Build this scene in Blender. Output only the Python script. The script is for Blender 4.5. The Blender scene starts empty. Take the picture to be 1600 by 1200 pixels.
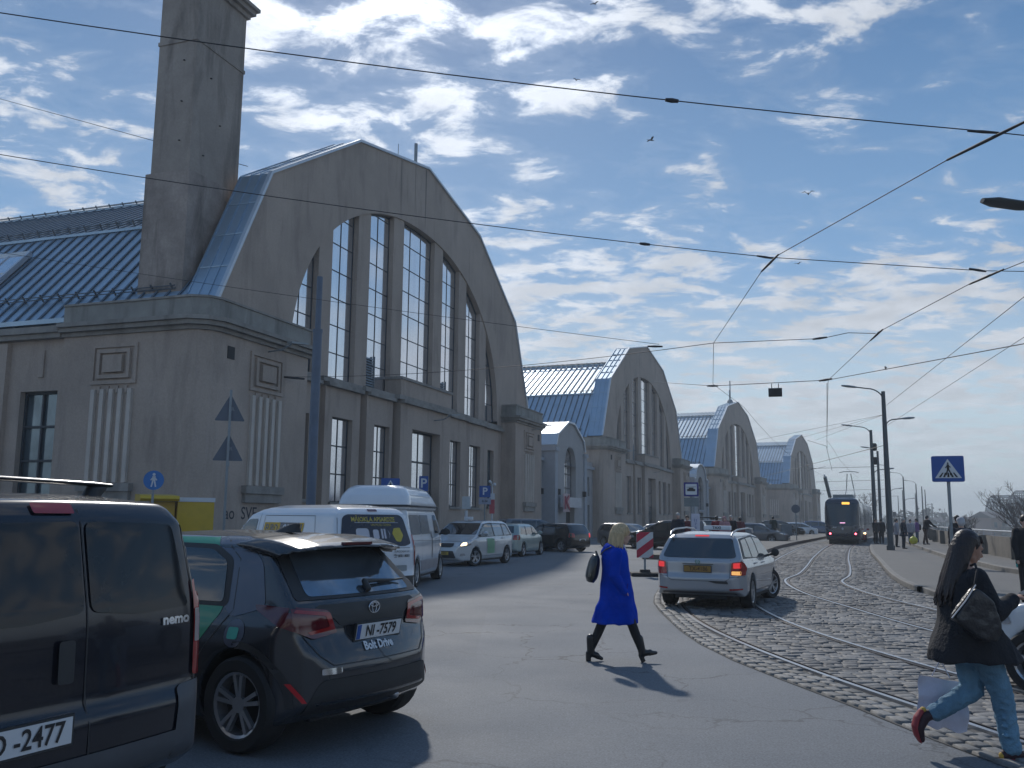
import bpy, bmesh, math, random
import numpy as np
from mathutils import Vector, Matrix
from mathutils.bvhtree import BVHTree
random.seed(7); RNG = np.random.default_rng(5)
D = bpy.data; SC = bpy.context.scene; COL = SC.collection
R = math.radians
# ---------------------------------------------------------------- camera
cd = D.cameras.new('camera'); cam = D.objects.new('camera', cd); COL.objects.link(cam)
cd.sensor_width = 36; cd.lens = 36*1430/1600; cd.clip_end = 6000; cd.clip_start = .1
pt, rl, CH = R(8.315), R(.55), 1.7
r0 = Vector((1,0,0)); fw = Vector((0, math.cos(pt), math.sin(pt))); u0 = r0.cross(fw)
rv = r0*math.cos(rl)+u0*math.sin(rl); uv = -r0*math.sin(rl)+u0*math.cos(rl)
M = Matrix((rv, uv, -fw)).transposed().to_4x4(); M.translation = (0,0,CH); cam.matrix_world = M
SC.camera = cam
def ray(x, y): return ((x-800)*rv-(y-600)*uv+1430*fw).normalized()
def gnd(x, y, z=0):                                   # where the line of sight meets the level z
    d = ray(x, y); t = (z-CH)/d.z; return Vector((d.x*t, d.y*t, z))
def far(x, y, dist):
    d = ray(x, y); t = dist/math.hypot(d.x, d.y); return Vector((d.x*t, d.y*t, CH+d.z*t))
# ---------------------------------------------------------------- world, sun, exposure
SUN_EL, SUN_AZ = R(37.5), R(-9)
W = D.worlds.new('World'); SC.world = W; W.use_nodes = True
SC.view_settings.view_transform = 'Standard'; SC.view_settings.look = 'None'
SC.view_settings.exposure = 0.12; SC.view_settings.gamma = 1
def build_sky():
    nt = W.node_tree; nt.nodes.clear(); N = nt.nodes.new; L = nt.links.new
    out = N('ShaderNodeOutputWorld'); bg = N('ShaderNodeBackground'); L(bg.outputs[0], out.inputs[0])
    sky = N('ShaderNodeTexSky'); sky.sky_type = 'NISHITA'; sky.sun_disc = False
    sky.sun_elevation = SUN_EL; sky.sun_rotation = SUN_AZ; sky.air_density = 1.0; sky.dust_density = .7; sky.ozone_density = 2.0
    bg.inputs[1].default_value = .115
    tc = N('ShaderNodeTexCoord'); sep = N('ShaderNodeSeparateXYZ'); L(tc.outputs['Generated'], sep.inputs[0])
    def m(op, a, b=None, c=None, clamp=False):
        n = N('ShaderNodeMath'); n.operation = op; n.use_clamp = clamp
        for i, v in enumerate((a, b, c)):
            if v is None: continue
            if isinstance(v, (int, float)): n.inputs[i].default_value = v
            else: L(v, n.inputs[i])
        return n.outputs[0]
    z = m('MAXIMUM', sep.outputs[2], 0.0)
    k = m('DIVIDE', 1.0, m('ADD', z, .15))
    cx = m('MULTIPLY', sep.outputs[0], k); cy = m('MULTIPLY', sep.outputs[1], k)
    cmb = N('ShaderNodeCombineXYZ'); L(cx, cmb.inputs[0]); L(cy, cmb.inputs[1])
    def noise(scale, det, rough, off, sx=1, sy=1, rot=0, dist=0):
        mp = N('ShaderNodeMapping'); mp.inputs['Location'].default_value = off; mp.inputs['Scale'].default_value = (sx, sy, 1); mp.inputs['Rotation'].default_value = (0,0,rot)
        L(cmb.outputs[0], mp.inputs[0]); n = N('ShaderNodeTexNoise'); n.inputs['Scale'].default_value = scale; n.inputs['Detail'].default_value = det
        n.inputs['Roughness'].default_value = rough; n.inputs['Distortion'].default_value = dist; L(mp.outputs[0], n.inputs[0]); return n.outputs['Fac']
    big = noise(1.5, 2, .5, (CLX, CLY, 0)); mid = noise(6.3, 10, .60, (5.1, 7.7, 0), 1, 1.35, R(-30), .3)
    # cloud cover grows towards the sun side, thins to the upper right
    sd = Vector((math.sin(SUN_AZ)*math.cos(SUN_EL), math.cos(SUN_AZ)*math.cos(SUN_EL), math.sin(SUN_EL)))
    dp = N('ShaderNodeVectorMath'); dp.operation = 'DOT_PRODUCT'; L(tc.outputs['Generated'], dp.inputs[0]); dp.inputs[1].default_value = sd
    dot = m('MAXIMUM', dp.outputs['Value'], 0.0)
    near = m('POWER', dot, 14.0)
    low = m('MULTIPLY', m('SUBTRACT', .42, z, clamp=True), .52)
    v = m('ADD', m('ADD', m('MULTIPLY', big, .50), m('MULTIPLY', mid, 1.05)), m('ADD', m('MULTIPLY', near, .095), low))
    cov = N('ShaderNodeMapRange'); cov.interpolation_type = 'SMOOTHSTEP'; cov.inputs[1].default_value = .82; cov.inputs[2].default_value = .985
    L(v, cov.inputs[0])
    thin = N('ShaderNodeMapRange'); thin.inputs[1].default_value = .74; thin.inputs[2].default_value = .95; thin.inputs[3].default_value = 0; thin.inputs[4].default_value = .16
    L(v, thin.inputs[0])
    a = m('MAXIMUM', m('MULTIPLY', cov.outputs[0], .93), thin.outputs[0])
    # fade clouds into a pale veil at the horizon
    hz = m('SUBTRACT', 1.0, m('MULTIPLY', z, 6.0), clamp=True)
    a = m('MULTIPLY', a, m('SUBTRACT', 1.0, m('MULTIPLY', hz, .55)))
    # cloud brightness: brighter round the sun, thick cores greyer
    cb = m('ADD', 5.5, m('ADD', m('MULTIPLY', near, 4.2), m('MULTIPLY', m('POWER', dot, 60.0), 3.0)))
    shade = noise(5.2, 6, .6, (9.3, 2.1, 0))
    core = N('ShaderNodeMapRange'); core.inputs[1].default_value = .40; core.inputs[2].default_value = .62; core.inputs[3].default_value = .86; core.inputs[4].default_value = 1.06
    L(shade, core.inputs[0]); cb = m('MULTIPLY', cb, core.outputs[0])
    cc = N('ShaderNodeCombineColor'); L(m('MULTIPLY', cb, .94), cc.inputs[0]); L(m('MULTIPLY', cb, 1.0), cc.inputs[1]); L(m('MULTIPLY', cb, 1.10), cc.inputs[2])
    # clear sky: the physical sky, evened out over the dome
    gr = N('ShaderNodeValToRGB'); L(z, gr.inputs[0]); e = gr.color_ramp.elements; S_ = 8.0
    cols = ((0,(.50,.62,.68)),(.12,(.47,.60,.70)),(.26,(.165,.33,.57)),(.50,(.055,.165,.36)),(1,(.07,.17,.36)))
    while len(e) < len(cols): e.new(.5)
    for q, (p_, c_) in enumerate(cols): e[q].position = p_; e[q].color = (*c_, 1)
    sc = N('ShaderNodeVectorMath'); sc.operation = 'SCALE'; L(gr.outputs[0], sc.inputs[0]); sc.inputs['Scale'].default_value = 1/.115
    veil = N('ShaderNodeMix'); veil.data_type = 'RGBA'; veil.inputs['Factor'].default_value = .86; L(sky.outputs[0], veil.inputs['A']); L(sc.outputs[0], veil.inputs['B'])
    mx = N('ShaderNodeMix'); mx.data_type = 'RGBA'; L(a, mx.inputs['Factor']); L(veil.outputs['Result'], mx.inputs['A']); L(cc.outputs[0], mx.inputs['B'])
    L(mx.outputs['Result'], bg.inputs[0])
CLX, CLY = 2.4, 5.9
build_sky()
sl = D.lights.new('sun', 'SUN'); sl.energy = 2.55; sl.angle = R(2.0); sl.color = (1, .95, .88)
so = D.objects.new('sun', sl); COL.objects.link(so)
so.rotation_euler = Vector((math.sin(SUN_AZ)*math.cos(SUN_EL), math.cos(SUN_AZ)*math.cos(SUN_EL), math.sin(SUN_EL))).to_track_quat('Z','Y').to_euler()

# ---------------------------------------------------------------- materials
MATS = {}
def mat(name, col, rough=.6, metal=0., var=.12, nscale=3., bump=0., bscale=30., coat=0., emit=None, es=1., stretch=(1,1,1), dirt=0., spec=.5, alpha=1., fine=0., fcol=None):
    if name in MATS: return MATS[name]
    m = D.materials.new(name); m.use_nodes = True; nt = m.node_tree; N = nt.nodes.new; L = nt.links.new
    p = nt.nodes['Principled BSDF']; p.inputs['Roughness'].default_value = rough; p.inputs['Metallic'].default_value = metal
    p.inputs['Specular IOR Level'].default_value = spec
    if coat: p.inputs['Coat Weight'].default_value = coat; p.inputs['Coat Roughness'].default_value = .04
    tc = N('ShaderNodeTexCoord'); mp = N('ShaderNodeMapping'); mp.inputs['Scale'].default_value = stretch; L(tc.outputs['Object'], mp.inputs[0])
    nz = N('ShaderNodeTexNoise'); nz.inputs['Scale'].default_value = nscale; nz.inputs['Detail'].default_value = 8; nz.inputs['Roughness'].default_value = .62; L(mp.outputs[0], nz.inputs[0])
    mr = N('ShaderNodeMapRange'); mr.inputs[1].default_value = .3; mr.inputs[2].default_value = .7; mr.inputs[3].default_value = 1-var; mr.inputs[4].default_value = 1+var; L(nz.outputs['Fac'], mr.inputs[0])
    val = mr.outputs[0]
    def mul(a, b):
        q = N('ShaderNodeMath'); q.operation = 'MULTIPLY'; L(a, q.inputs[0]); L(b, q.inputs[1]); return q.outputs[0]
    if fine:
        n3 = N('ShaderNodeTexNoise'); n3.inputs['Scale'].default_value = bscale; n3.inputs['Detail'].default_value = 4; L(tc.outputs['Object'], n3.inputs[0])
        m3 = N('ShaderNodeMapRange'); m3.inputs[1].default_value = .35; m3.inputs[2].default_value = .65; m3.inputs[3].default_value = 1-fine; m3.inputs[4].default_value = 1+fine; L(n3.outputs['Fac'], m3.inputs[0]); val = mul(val, m3.outputs[0])
    if dirt:   # rain streaks and soot with a shape of their own
        mp2 = N('ShaderNodeMapping'); mp2.inputs['Scale'].default_value = (.9, .9, .17); L(tc.outputs['Object'], mp2.inputs[0])
        n2 = N('ShaderNodeTexNoise'); n2.inputs['Scale'].default_value = 1.5; n2.inputs['Detail'].default_value = 10; n2.inputs['Roughness'].default_value = .62; n2.inputs['Distortion'].default_value = .5; L(mp2.outputs[0], n2.inputs[0])
        m2 = N('ShaderNodeMapRange'); m2.inputs[1].default_value = .50; m2.inputs[2].default_value = .72; m2.inputs[3].default_value = 1; m2.inputs[4].default_value = 1-dirt; L(n2.outputs['Fac'], m2.inputs[0]); val = mul(val, m2.outputs[0])
    mx = N('ShaderNodeVectorMath'); mx.operation = 'SCALE'; mx.inputs[0].default_value = col[:3]; L(val, mx.inputs['Scale']); L(mx.outputs[0], p.inputs['Base Color'])
    if bump:
        nb = N('ShaderNodeTexNoise'); nb.inputs['Scale'].default_value = bscale; nb.inputs['Detail'].default_value = 5; L(tc.outputs['Object'], nb.inputs[0])
        b = N('ShaderNodeBump'); b.inputs['Strength'].default_value = bump; b.inputs['Distance'].default_value = .02; L(nb.outputs['Fac'], b.inputs['Height']); L(b.outputs[0], p.inputs['Normal'])
    if emit: p.inputs['Emission Color'].default_value = (*emit, 1); p.inputs['Emission Strength'].default_value = es
    if alpha < 1: p.inputs['Alpha'].default_value = alpha
    MATS[name] = m; return m
stucco = mat('stucco', (.41,.335,.28), .9, var=.14, nscale=.30, bump=.3, bscale=14, dirt=.26, fine=.05)
stucco_light = mat('stucco_light', (.31,.30,.29), .9, var=.08, nscale=.6, bump=.15, bscale=14, dirt=.12, fine=.03)
ledge = mat('ledge', (.29,.27,.245), .9, var=.25, nscale=1.2, dirt=.3, bump=.2)
parapet_m = mat('parapet', (.29,.28,.255), .9, var=.22, nscale=.9, dirt=.45, bump=.2)
roof_m = mat('roof_metal', (.36,.47,.565), .42, .7, var=.14, nscale=.5, bump=.04, bscale=2.)
roof_edge = mat('roof_edge', (.55,.60,.65), .5, .5, var=.05)
frame_m = mat('window_frame', (.035,.045,.055), .5)
dark_m = mat('dark', (.02,.022,.025), .7)
pane_m = mat('pane', (.76,.77,.80), .10, .9, var=.08, nscale=.55, bump=.02, bscale=1.2, stretch=(6,1,.25))
pane_dark = mat('pane_dark', (.16,.21,.24), .10, .6, var=.3, nscale=.7)
pale_m = mat('pale_stucco', (.37,.36,.355), .85, var=.07, nscale=.7, dirt=.12, bump=.1)
asphalt_m = None
steel = mat('steel', (.42,.43,.45), .36, .85, var=.08)
galv = mat('galvanised', (.26,.29,.31), .55, .4, var=.1)
pole_m = mat('pole_paint', (.075,.09,.10), .6, .2, var=.12)
wire_m = mat('wire', (.03,.03,.035), .6)
white_paint = mat('white_paint', (.68,.71,.75), .22, coat=.8, var=.05, nscale=1.2)
silver = mat('silver_paint', (.42,.44,.46), .28, .45, coat=.7, var=.04, nscale=1.)
glass_car = mat('car_glass', (.018,.022,.026), .03, 0, var=.1, spec=.9, coat=.6)
rubber = mat('rubber', (.018,.018,.019), .8, var=.15, nscale=8)
black_plastic = mat('black_plastic', (.03,.031,.033), .55, var=.1)
red_lamp = mat('red_lamp', (.32,.012,.012), .12, coat=.9, var=.05)
red_lit = mat('red_lit', (.5,.02,.02), .2, emit=(1,.05,.06), es=.5)
amber = mat('amber_lamp', (.75,.35,.10), .2, emit=(1,.5,.15), es=.7)
head_lit = mat('head_lit', (.9,.8,.6), .2, emit=(1,.72,.35), es=4.)
clear_lamp = mat('clear_lamp', (.45,.47,.5), .1, .6, coat=.8)
plate_w = mat('plate_white', (.66,.67,.68), .4, var=.03)
ink = mat('ink', (.02,.02,.022), .5)
blue_sign = mat('sign_blue', (.02,.09,.34), .4, var=.06)
white_sign = mat('sign_white', (.62,.65,.68), .4, var=.05)

# ---------------------------------------------------------------- mesh helpers
class MB:
    def __init__(s): s.v = []; s.f = []; s.m = []
    def add(s, vs, fs, mi=0):
        o = len(s.v); s.v += [tuple(v) for v in vs]; s.f += [tuple(i+o for i in f) for f in fs]; s.m += [mi]*len(fs); return s
    def quad(s, a, b, c, d, mi=0): return s.add([a,b,c,d], [(0,1,2,3)], mi)
    def box(s, x0, x1, y0, y1, z0, z1, mi=0):
        return s.add([(x0,y0,z0),(x1,y0,z0),(x1,y1,z0),(x0,y1,z0),(x0,y0,z1),(x1,y0,z1),(x1,y1,z1),(x0,y1,z1)],
                     [(0,3,2,1),(4,5,6,7),(0,1,5,4),(1,2,6,5),(2,3,7,6),(3,0,4,7)], mi)
    def beam(s, a, b, w, h=None, up=(0,0,1), mi=0):
        a = Vector(a); b = Vector(b); h = w if h is None else h; d = (b-a).normalized(); u = Vector(up)
        if abs(d.dot(u)) > .98: u = Vector((1,0,0))
        x = d.cross(u).normalized()*w/2; z = x.cross(d).normalized()*h/2
        return s.add([a-x-z,a+x-z,a+x+z,a-x+z,b-x-z,b+x-z,b+x+z,b-x+z], [(0,1,2,3),(7,6,5,4),(0,4,5,1),(1,5,6,2),(2,6,7,3),(3,7,4,0)], mi)
    def tube(s, pts, r, n=8, mi=0, cap=True):
        pts = [Vector(p) for p in pts]; rs = r if isinstance(r, (list, tuple)) else [r]*len(pts); o = len(s.v); prev = None
        for i, p in enumerate(pts):
            d = (pts[min(i+1,len(pts)-1)]-pts[max(i-1,0)]).normalized()
            if prev is None:
                u = Vector((0,0,1)) if abs(d.z) < .9 else Vector((1,0,0)); x = d.cross(u).normalized()
            else: x = (prev-d*prev.dot(d)).normalized()
            prev = x; y = d.cross(x)
            for k in range(n):
                a = 2*math.pi*k/n; s.v.append(tuple(p+(x*math.cos(a)+y*math.sin(a))*rs[i]))
        for i in range(len(pts)-1):
            for k in range(n):
                a = o+i*n+k; b = o+i*n+(k+1)%n; s.f.append((a,b,b+n,a+n)); s.m.append(mi)
        if cap:
            s.f.append(tuple(o+k for k in range(n))[::-1]); s.m.append(mi); e = o+(len(pts)-1)*n; s.f.append(tuple(e+k for k in range(n))); s.m.append(mi)
        return s
    def prism(s, poly, axis, a, b, mi=0):
        """poly 2-D, extruded along axis ('x': poly=(y,z); 'y': (x,z); 'z': (x,y))"""
        def P(p, t): return {'x':(t,p[0],p[1]),'y':(p[0],t,p[1]),'z':(p[0],p[1],t)}[axis]
        n = len(poly); vs = [P(p,a) for p in poly]+[P(p,b) for p in poly]
        fs = [tuple(range(n)), tuple(range(2*n-1,n-1,-1))]+[(i,i+n,(i+1)%n+n,(i+1)%n) for i in range(n)]
        return s.add(vs, fs, mi)
    def disc(s, c, r, axis, n=24, mi=0, t=.01):
        pts = [(r*math.cos(2*math.pi*k/n), r*math.sin(2*math.pi*k/n)) for k in range(n)]
        if axis == 'y': return s.prism([(c[0]+p[0], c[2]+p[1]) for p in pts], 'y', c[1], c[1]+t, mi)
        if axis == 'x': return s.prism([(c[1]+p[0], c[2]+p[1]) for p in pts], 'x', c[0], c[0]+t, mi)
        return s.prism([(c[0]+p[0], c[1]+p[1]) for p in pts], 'z', c[2], c[2]+t, mi)
    def ball(s, c, r, n=10, mi=0):
        rx, ry, rz = (r,r,r) if isinstance(r,(int,float)) else r; o = len(s.v); m = n//2
        for i in range(m+1):
            t = math.pi*i/m
            for k in range(n):
                a = 2*math.pi*k/n; s.v.append((c[0]+rx*math.sin(t)*math.cos(a), c[1]+ry*math.sin(t)*math.sin(a), c[2]+rz*math.cos(t)))
        for i in range(m):
            for k in range(n):
                a = o+i*n+k; b = o+i*n+(k+1)%n; s.f.append((a,a+n,b+n,b)); s.m.append(mi)
        return s
    def cap(s, p0, r0, p1, r1, n=12):
        """tapered capsule"""
        p0 = Vector(p0); p1 = Vector(p1); d = (p1-p0); 
        if d.length < 1e-5: return s.ball(p0, r0)
        d.normalize(); u = Vector((0,0,1)) if abs(d.z)<.9 else Vector((1,0,0)); x = d.cross(u).normalized(); y = d.cross(x); rings = []
        for j in range(5):
            t = math.pi/2*(j/4) ; rings.append((p0-d*r0*math.cos(t), max(r0*math.sin(t), .001)))
        for j in range(5):
            t = math.pi/2*(j/4); rings.append((p1+d*r1*math.sin(t), max(r1*math.cos(t), .001)))
        return s.loft([(c, r, r) for c, r in rings], x, y, n)
    def loft(s, rings, x=Vector((1,0,0)), y=Vector((0,1,0)), n=20, mi=0):
        """rings (centre, rx, ry[, axes]) closed at both ends"""
        o = len(s.v)
        for g in rings:
            c = Vector(g[0]); ax, ay = (g[3], g[4]) if len(g) > 3 else (x, y)
            for k in range(n):
                a = 2*math.pi*k/n; s.v.append(tuple(c+Vector(ax)*g[1]*math.cos(a)+Vector(ay)*g[2]*math.sin(a)))
        for i in range(len(rings)-1):
            for k in range(n):
                a = o+i*n+k; b = o+i*n+(k+1)%n; s.f.append((a,b,b+n,a+n)); s.m.append(mi)
        s.f.append(tuple(o+k for k in range(n))[::-1]); e = o+(len(rings)-1)*n; s.f.append(tuple(e+k for k in range(n))); s.m += [mi, mi]
        return s
    def mesh(s, name='m', smooth=False, fix=True):
        me = D.meshes.new(name); me.from_pydata(s.v, [], s.f)
        if any(s.m): me.polygons.foreach_set('material_index', s.m)
        if fix:
            bm = bmesh.new(); bm.from_mesh(me); bmesh.ops.recalc_face_normals(bm, faces=bm.faces); bm.to_mesh(me); bm.free()
        if smooth: me.polygons.foreach_set('use_smooth', [True]*len(me.polygons))
        me.update(); return me
def smooth_angle(me, ang=35):
    me.polygons.foreach_set('use_smooth', [True]*len(me.polygons))
    bm = bmesh.new(); bm.from_mesh(me); a = R(ang)
    for e in bm.edges:
        e.smooth = len(e.link_faces) != 2 or e.calc_face_angle(0) < a
    bm.to_mesh(me); bm.free()
def obj(name, me, mats, parent=None, loc=None, smooth=None, fix=True):
    if isinstance(me, MB): me = me.mesh(name, fix=fix)
    o = D.objects.new(name, me); COL.objects.link(o)
    if not isinstance(mats, (list, tuple)): mats = [mats]
    if not me.materials:
        for m in mats: me.materials.append(m)
    if smooth: smooth_angle(me, smooth)
    if parent: o.parent = parent
    if loc: o.location = loc
    return o
def tag(o, label, cat, group=None):
    o['label'] = label; o['category'] = cat
    if group: o['group'] = group
    return o
def thing(name, label, cat, loc=(0,0,0), rz=0, group=None):
    o = D.objects.new(name, None); COL.objects.link(o); o.location = loc; o.rotation_euler = (0,0,rz); o.empty_display_size = .3
    return tag(o, label, cat, group)
def struct(name, me, mats, kind='structure', **k):
    o = obj(name, me, mats, **k); o['kind'] = kind; return o
def kids(o): return [c for c in COL.objects if c.parent == o]
def dup(root, loc, rz, label, group=None, skip=(), cache={}):
    key = root.name
    if key not in cache: cache[key] = [(c, kids(c)) for c in kids(root)]
    r = root.copy(); COL.objects.link(r); r.location = loc; r.rotation_euler = (0,0,rz); r['label'] = label
    if group: r['group'] = group
    for c, gs in cache[key]:
        if c.name.split('.')[0] in skip: continue
        q = c.copy(); COL.objects.link(q); q.parent = r
        for g in gs:
            h = g.copy(); COL.objects.link(h); h.parent = q
    return r
def apply_mods(o):
    bpy.context.view_layer.update(); dg = bpy.context.evaluated_depsgraph_get()
    me = D.meshes.new_from_object(o.evaluated_get(dg)); o.modifiers.clear(); old = o.data; o.data = me; D.meshes.remove(old); return o
def blob(mb, voxel, it=3, fac=.5):
    """one continuous smooth surface out of overlapping volumes"""
    o = obj('tmp', mb, [])
    r = o.modifiers.new('r', 'REMESH'); r.mode = 'VOXEL'; r.voxel_size = voxel; r.use_smooth_shade = True
    if it: s = o.modifiers.new('s', 'SMOOTH'); s.iterations = it; s.factor = fac
    apply_mods(o); me = o.data; D.objects.remove(o); return me
def wrinkle(me, amp, sc=9., st=(1,1,.45), ridge=True, zmax=None):
    """push a cloth surface in and out along its normals so that it falls in creases"""
    from mathutils import noise as nz
    N_ = [v.normal.copy() for v in me.vertices]
    for v in me.vertices:
        p = Vector((v.co.x*sc*st[0], v.co.y*sc*st[1], v.co.z*sc*st[2])); f = nz.noise(p); g = nz.noise(p*2.3+Vector((7,3,1)))
        h = (.5-abs(f)*2)*.8+g*.35 if ridge else f+g*.5
        if zmax: h *= min(1, max(.25, (zmax-v.co.z)*2.2))
        v.co += N_[v.index]*h*amp
    me.update(); return me
def catmull(P, n=6):
    P = [Vector(p) for p in P]; out = []
    for i in range(len(P)-1):
        a = P[max(i-1,0)]; b = P[i]; c = P[i+1]; d = P[min(i+2,len(P)-1)]
        for k in range(n):
            t = k/n; out.append(.5*((2*b)+(-a+c)*t+(2*a-5*b+4*c-d)*t*t+(-a+3*b-3*c+d)*t**3))
    out.append(P[-1]); return out
def text_mesh(txt, size, bold=0., align='CENTER', xscale=1.):
    c = D.curves.new('t', 'FONT'); c.body = txt; c.size = size; c.align_x = align; c.align_y = 'CENTER'; c.offset = bold; c.resolution_u = 3
    o = D.objects.new('t', c); COL.objects.link(o); bpy.context.view_layer.update()
    me = D.meshes.new_from_object(o.evaluated_get(bpy.context.evaluated_depsgraph_get())); D.objects.remove(o)
    for v in me.vertices: v.co.x *= xscale
    me.materials.clear(); return me
def text_part(txt, size, m, parent, loc, rot, bold=0., name='lettering', xscale=1., align='CENTER'):
    me = text_mesh(txt, size, bold, align, xscale); o = obj(name, me, m, parent); o.location = loc; o.rotation_euler = rot; return o
# ================================================================ GROUND
T1 = [(9.5,-4),(7.0,1),(5.25,5.2),(4.45,9),(4.05,11.8),(3.87,14.5),(3.95,17),(4.3,19.8),(5.0,23.5),(6.2,28.2),(8.85,35.0),(12.55,45.3),(18.95,62.3),(27.6,83.2),(41,114),(73,184),(140,330)]
T2 = [(12.5,-4),(9.9,2),(8.3,7),(7.45,12),(7.3,15),(7.4,18),(7.65,22),(8.45,26),(9.85,29.3),(11.6,34),(15.3,44.3),(21.7,61.2),(30.4,82.2),(44,113),(76,183),(143,329)]
t1 = catmull([(x,y,0) for x,y in T1], 10); t2 = catmull([(x,y,0) for x,y in T2], 10)
def offset_line(pts, d):
    out = []
    for i, p in enumerate(pts):
        t = (pts[min(i+1,len(pts)-1)]-pts[max(i-1,0)]).normalized(); out.append(p+Vector((t.y,-t.x,0))*d)
    return out
COB = [(6.9,-2),(5.6,1),(4.3,4),(3.6,6.2),(3.4,7.1),(3.2,8.6),(3.0,9.8),(2.8,10.9),(2.63,12.6),(2.62,14.5),(2.72,16.3),(2.95,19.3),(3.7,23.2),(4.8,27.2),(7.2,33),(9.5,38.2),(11.3,42.6),(17.0,58),(25.2,77.5),(38.5,108),(70,177),(136,322)]
KERB = [(13.5,-2),(11.5,4),(10.2,9),(9.6,14),(9.5,17.5),(9.63,21.2),(9.88,22.7),(10.8,26),(12.4,30.7),(15.3,38.7),(19.2,49.5),(24.7,63.7),(33.4,84.7),(47,115.5),(79,185.5),(146,331.5)]
KERB2 = [(19,-4),(17,8),(15.6,20),(15.3,25),(15.65,29.3),(16.9,33.6),(18.3,38.6),(20.6,45.2),(24.9,57),(31,73),(45,104),(80,178),(147,324)]
WALL = [(20.5,-4),(18.6,8),(17.4,20),(17.2,25),(17.6,29),(18.9,33.4),(20.2,38.2),(22.5,44.8),(26.8,56.5),(33,72.5),(47,103.5),(82,177.5),(149,323.5)]
cob = catmull([(x,y,0) for x,y in COB], 6); kerb = catmull([(x,y,0) for x,y in KERB], 8); kerb2 = catmull([(x,y,0) for x,y in KERB2], 6); wall_l = catmull([(x,y,0) for x,y in WALL], 6)
def asphalt(name, col, cracks=True):
    m = D.materials.new(name); m.use_nodes = True; nt = m.node_tree; N = nt.nodes.new; L = nt.links.new; p = nt.nodes['Principled BSDF']
    g = N('ShaderNodeNewGeometry'); pos = g.outputs['Position']
    def noise(s, d, r=.6, loc=None):
        n = N('ShaderNodeTexNoise'); n.inputs['Scale'].default_value = s; n.inputs['Detail'].default_value = d; n.inputs['Roughness'].default_value = r; L(pos, n.inputs[0]); return n
    def rng(x, a, b, c, d):
        n = N('ShaderNodeMapRange'); n.inputs[1].default_value = a; n.inputs[2].default_value = b; n.inputs[3].default_value = c; n.inputs[4].default_value = d; L(x, n.inputs[0]); return n.outputs[0]
    def mul(a, b):
        n = N('ShaderNodeMath'); n.operation = 'MULTIPLY'; L(a, n.inputs[0]); L(b, n.inputs[1]); return n.outputs[0]
    big = rng(noise(.22, 6).outputs['Fac'], .3, .7, .94, 1.06); mid = rng(noise(14, 4, .7).outputs['Fac'], .32, .7, .90, 1.10)
    grain = rng(noise(55, 3, .7).outputs['Fac'], .3, .7, .60, 1.40)
    v = mul(mul(big, mid), grain)
    if cracks:   # branching cracks, only in worn areas
        ds = noise(1.7, 4); vm = N('ShaderNodeVectorMath'); vm.operation = 'MULTIPLY_ADD'; L(ds.outputs['Color'], vm.inputs[0]); vm.inputs[1].default_value = (.9,.9,.0); L(pos, vm.inputs[2])
        vo = N('ShaderNodeTexVoronoi'); vo.feature = 'DISTANCE_TO_EDGE'; vo.inputs['Scale'].default_value = .55; L(vm.outputs[0], vo.inputs['Vector'])
        line = rng(vo.outputs['Distance'], .0, .012, 1, 0); area = rng(noise(.13, 3).outputs['Fac'], .47, .56, 0, 1); cr = mul(line, area)
        n = N('ShaderNodeMath'); n.operation = 'MULTIPLY_ADD'; L(cr, n.inputs[0]); n.inputs[1].default_value = -.6; n.inputs[2].default_value = 1; v = mul(v, n.outputs[0])
        # repair patches darker than the rest
        v2 = N('ShaderNodeTexVoronoi'); v2.inputs['Scale'].default_value = .16; v2.distance = 'CHEBYCHEV'; L(pos, v2.inputs['Vector']); sp = N('ShaderNodeSeparateColor'); L(v2.outputs['Color'], sp.inputs[0])
        v = mul(v, rng(sp.outputs[0], .74, .76, 1, .92))
    sc = N('ShaderNodeVectorMath'); sc.operation = 'SCALE'; sc.inputs[0].default_value = col; L(v, sc.inputs['Scale']); L(sc.outputs[0], p.inputs['Base Color'])
    L(rng(noise(.6, 4).outputs['Fac'], .3, .7, .76, .84), p.inputs['Roughness'])
    b = N('ShaderNodeBump'); b.inputs['Strength'].default_value = .5; b.inputs['Distance'].default_value = .006; L(noise(90, 3, .7).outputs['Fac'], b.inputs['Height']); L(b.outputs[0], p.inputs['Normal'])
    return m
asph = asphalt('asphalt', (.133,.147,.163)); walk_m = asphalt('walk_asphalt', (.135,.13,.122), False)
wl = [p for p in wall_l]
mb = MB(); n = len(wl)          # ground sheet: left of the embankment wall, out to the horizon
far_end = wl[-1]+(wl[-1]-wl[-2]).normalized()*3000
line = [Vector((22,-400,0))]+wl+[far_end]
for i in range(len(line)-1):
    a, b = line[i], line[i+1]; mb.quad((-3500,a.y,0), (a.x,a.y,0), (b.x,b.y,0), (-3500,b.y,0))
struct('ground', mb, asph)
water_m = mat('water', (.05,.075,.085), .12, var=.1, bump=.6, bscale=.6)
mb = MB().quad((-200,-400,-4),(3500,-400,-4),(3500,3200,-4),(-200,3200,-4)); struct('river', mb, water_m)
mb = MB()
for i in range(len(line)-1): a, b = line[i]+Vector((.45,0,0)), line[i+1]+Vector((.45,0,0)); mb.quad((a.x,a.y,.3),(b.x,b.y,.3),(b.x,b.y,-4.5),(a.x,a.y,-4.5))
struct('embankment', mb, ledge)
def strip(A, B, z, zb=None):
    m = MB(); m.v = [(p.x,p.y,z) for p in A]+[(p.x,p.y,z if zb is None else zb) for p in B]; n = len(A)
    m.f = [(i,i+1,n+i+1,n+i) for i in range(n-1)]; m.m = [0]*(n-1); return m
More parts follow.
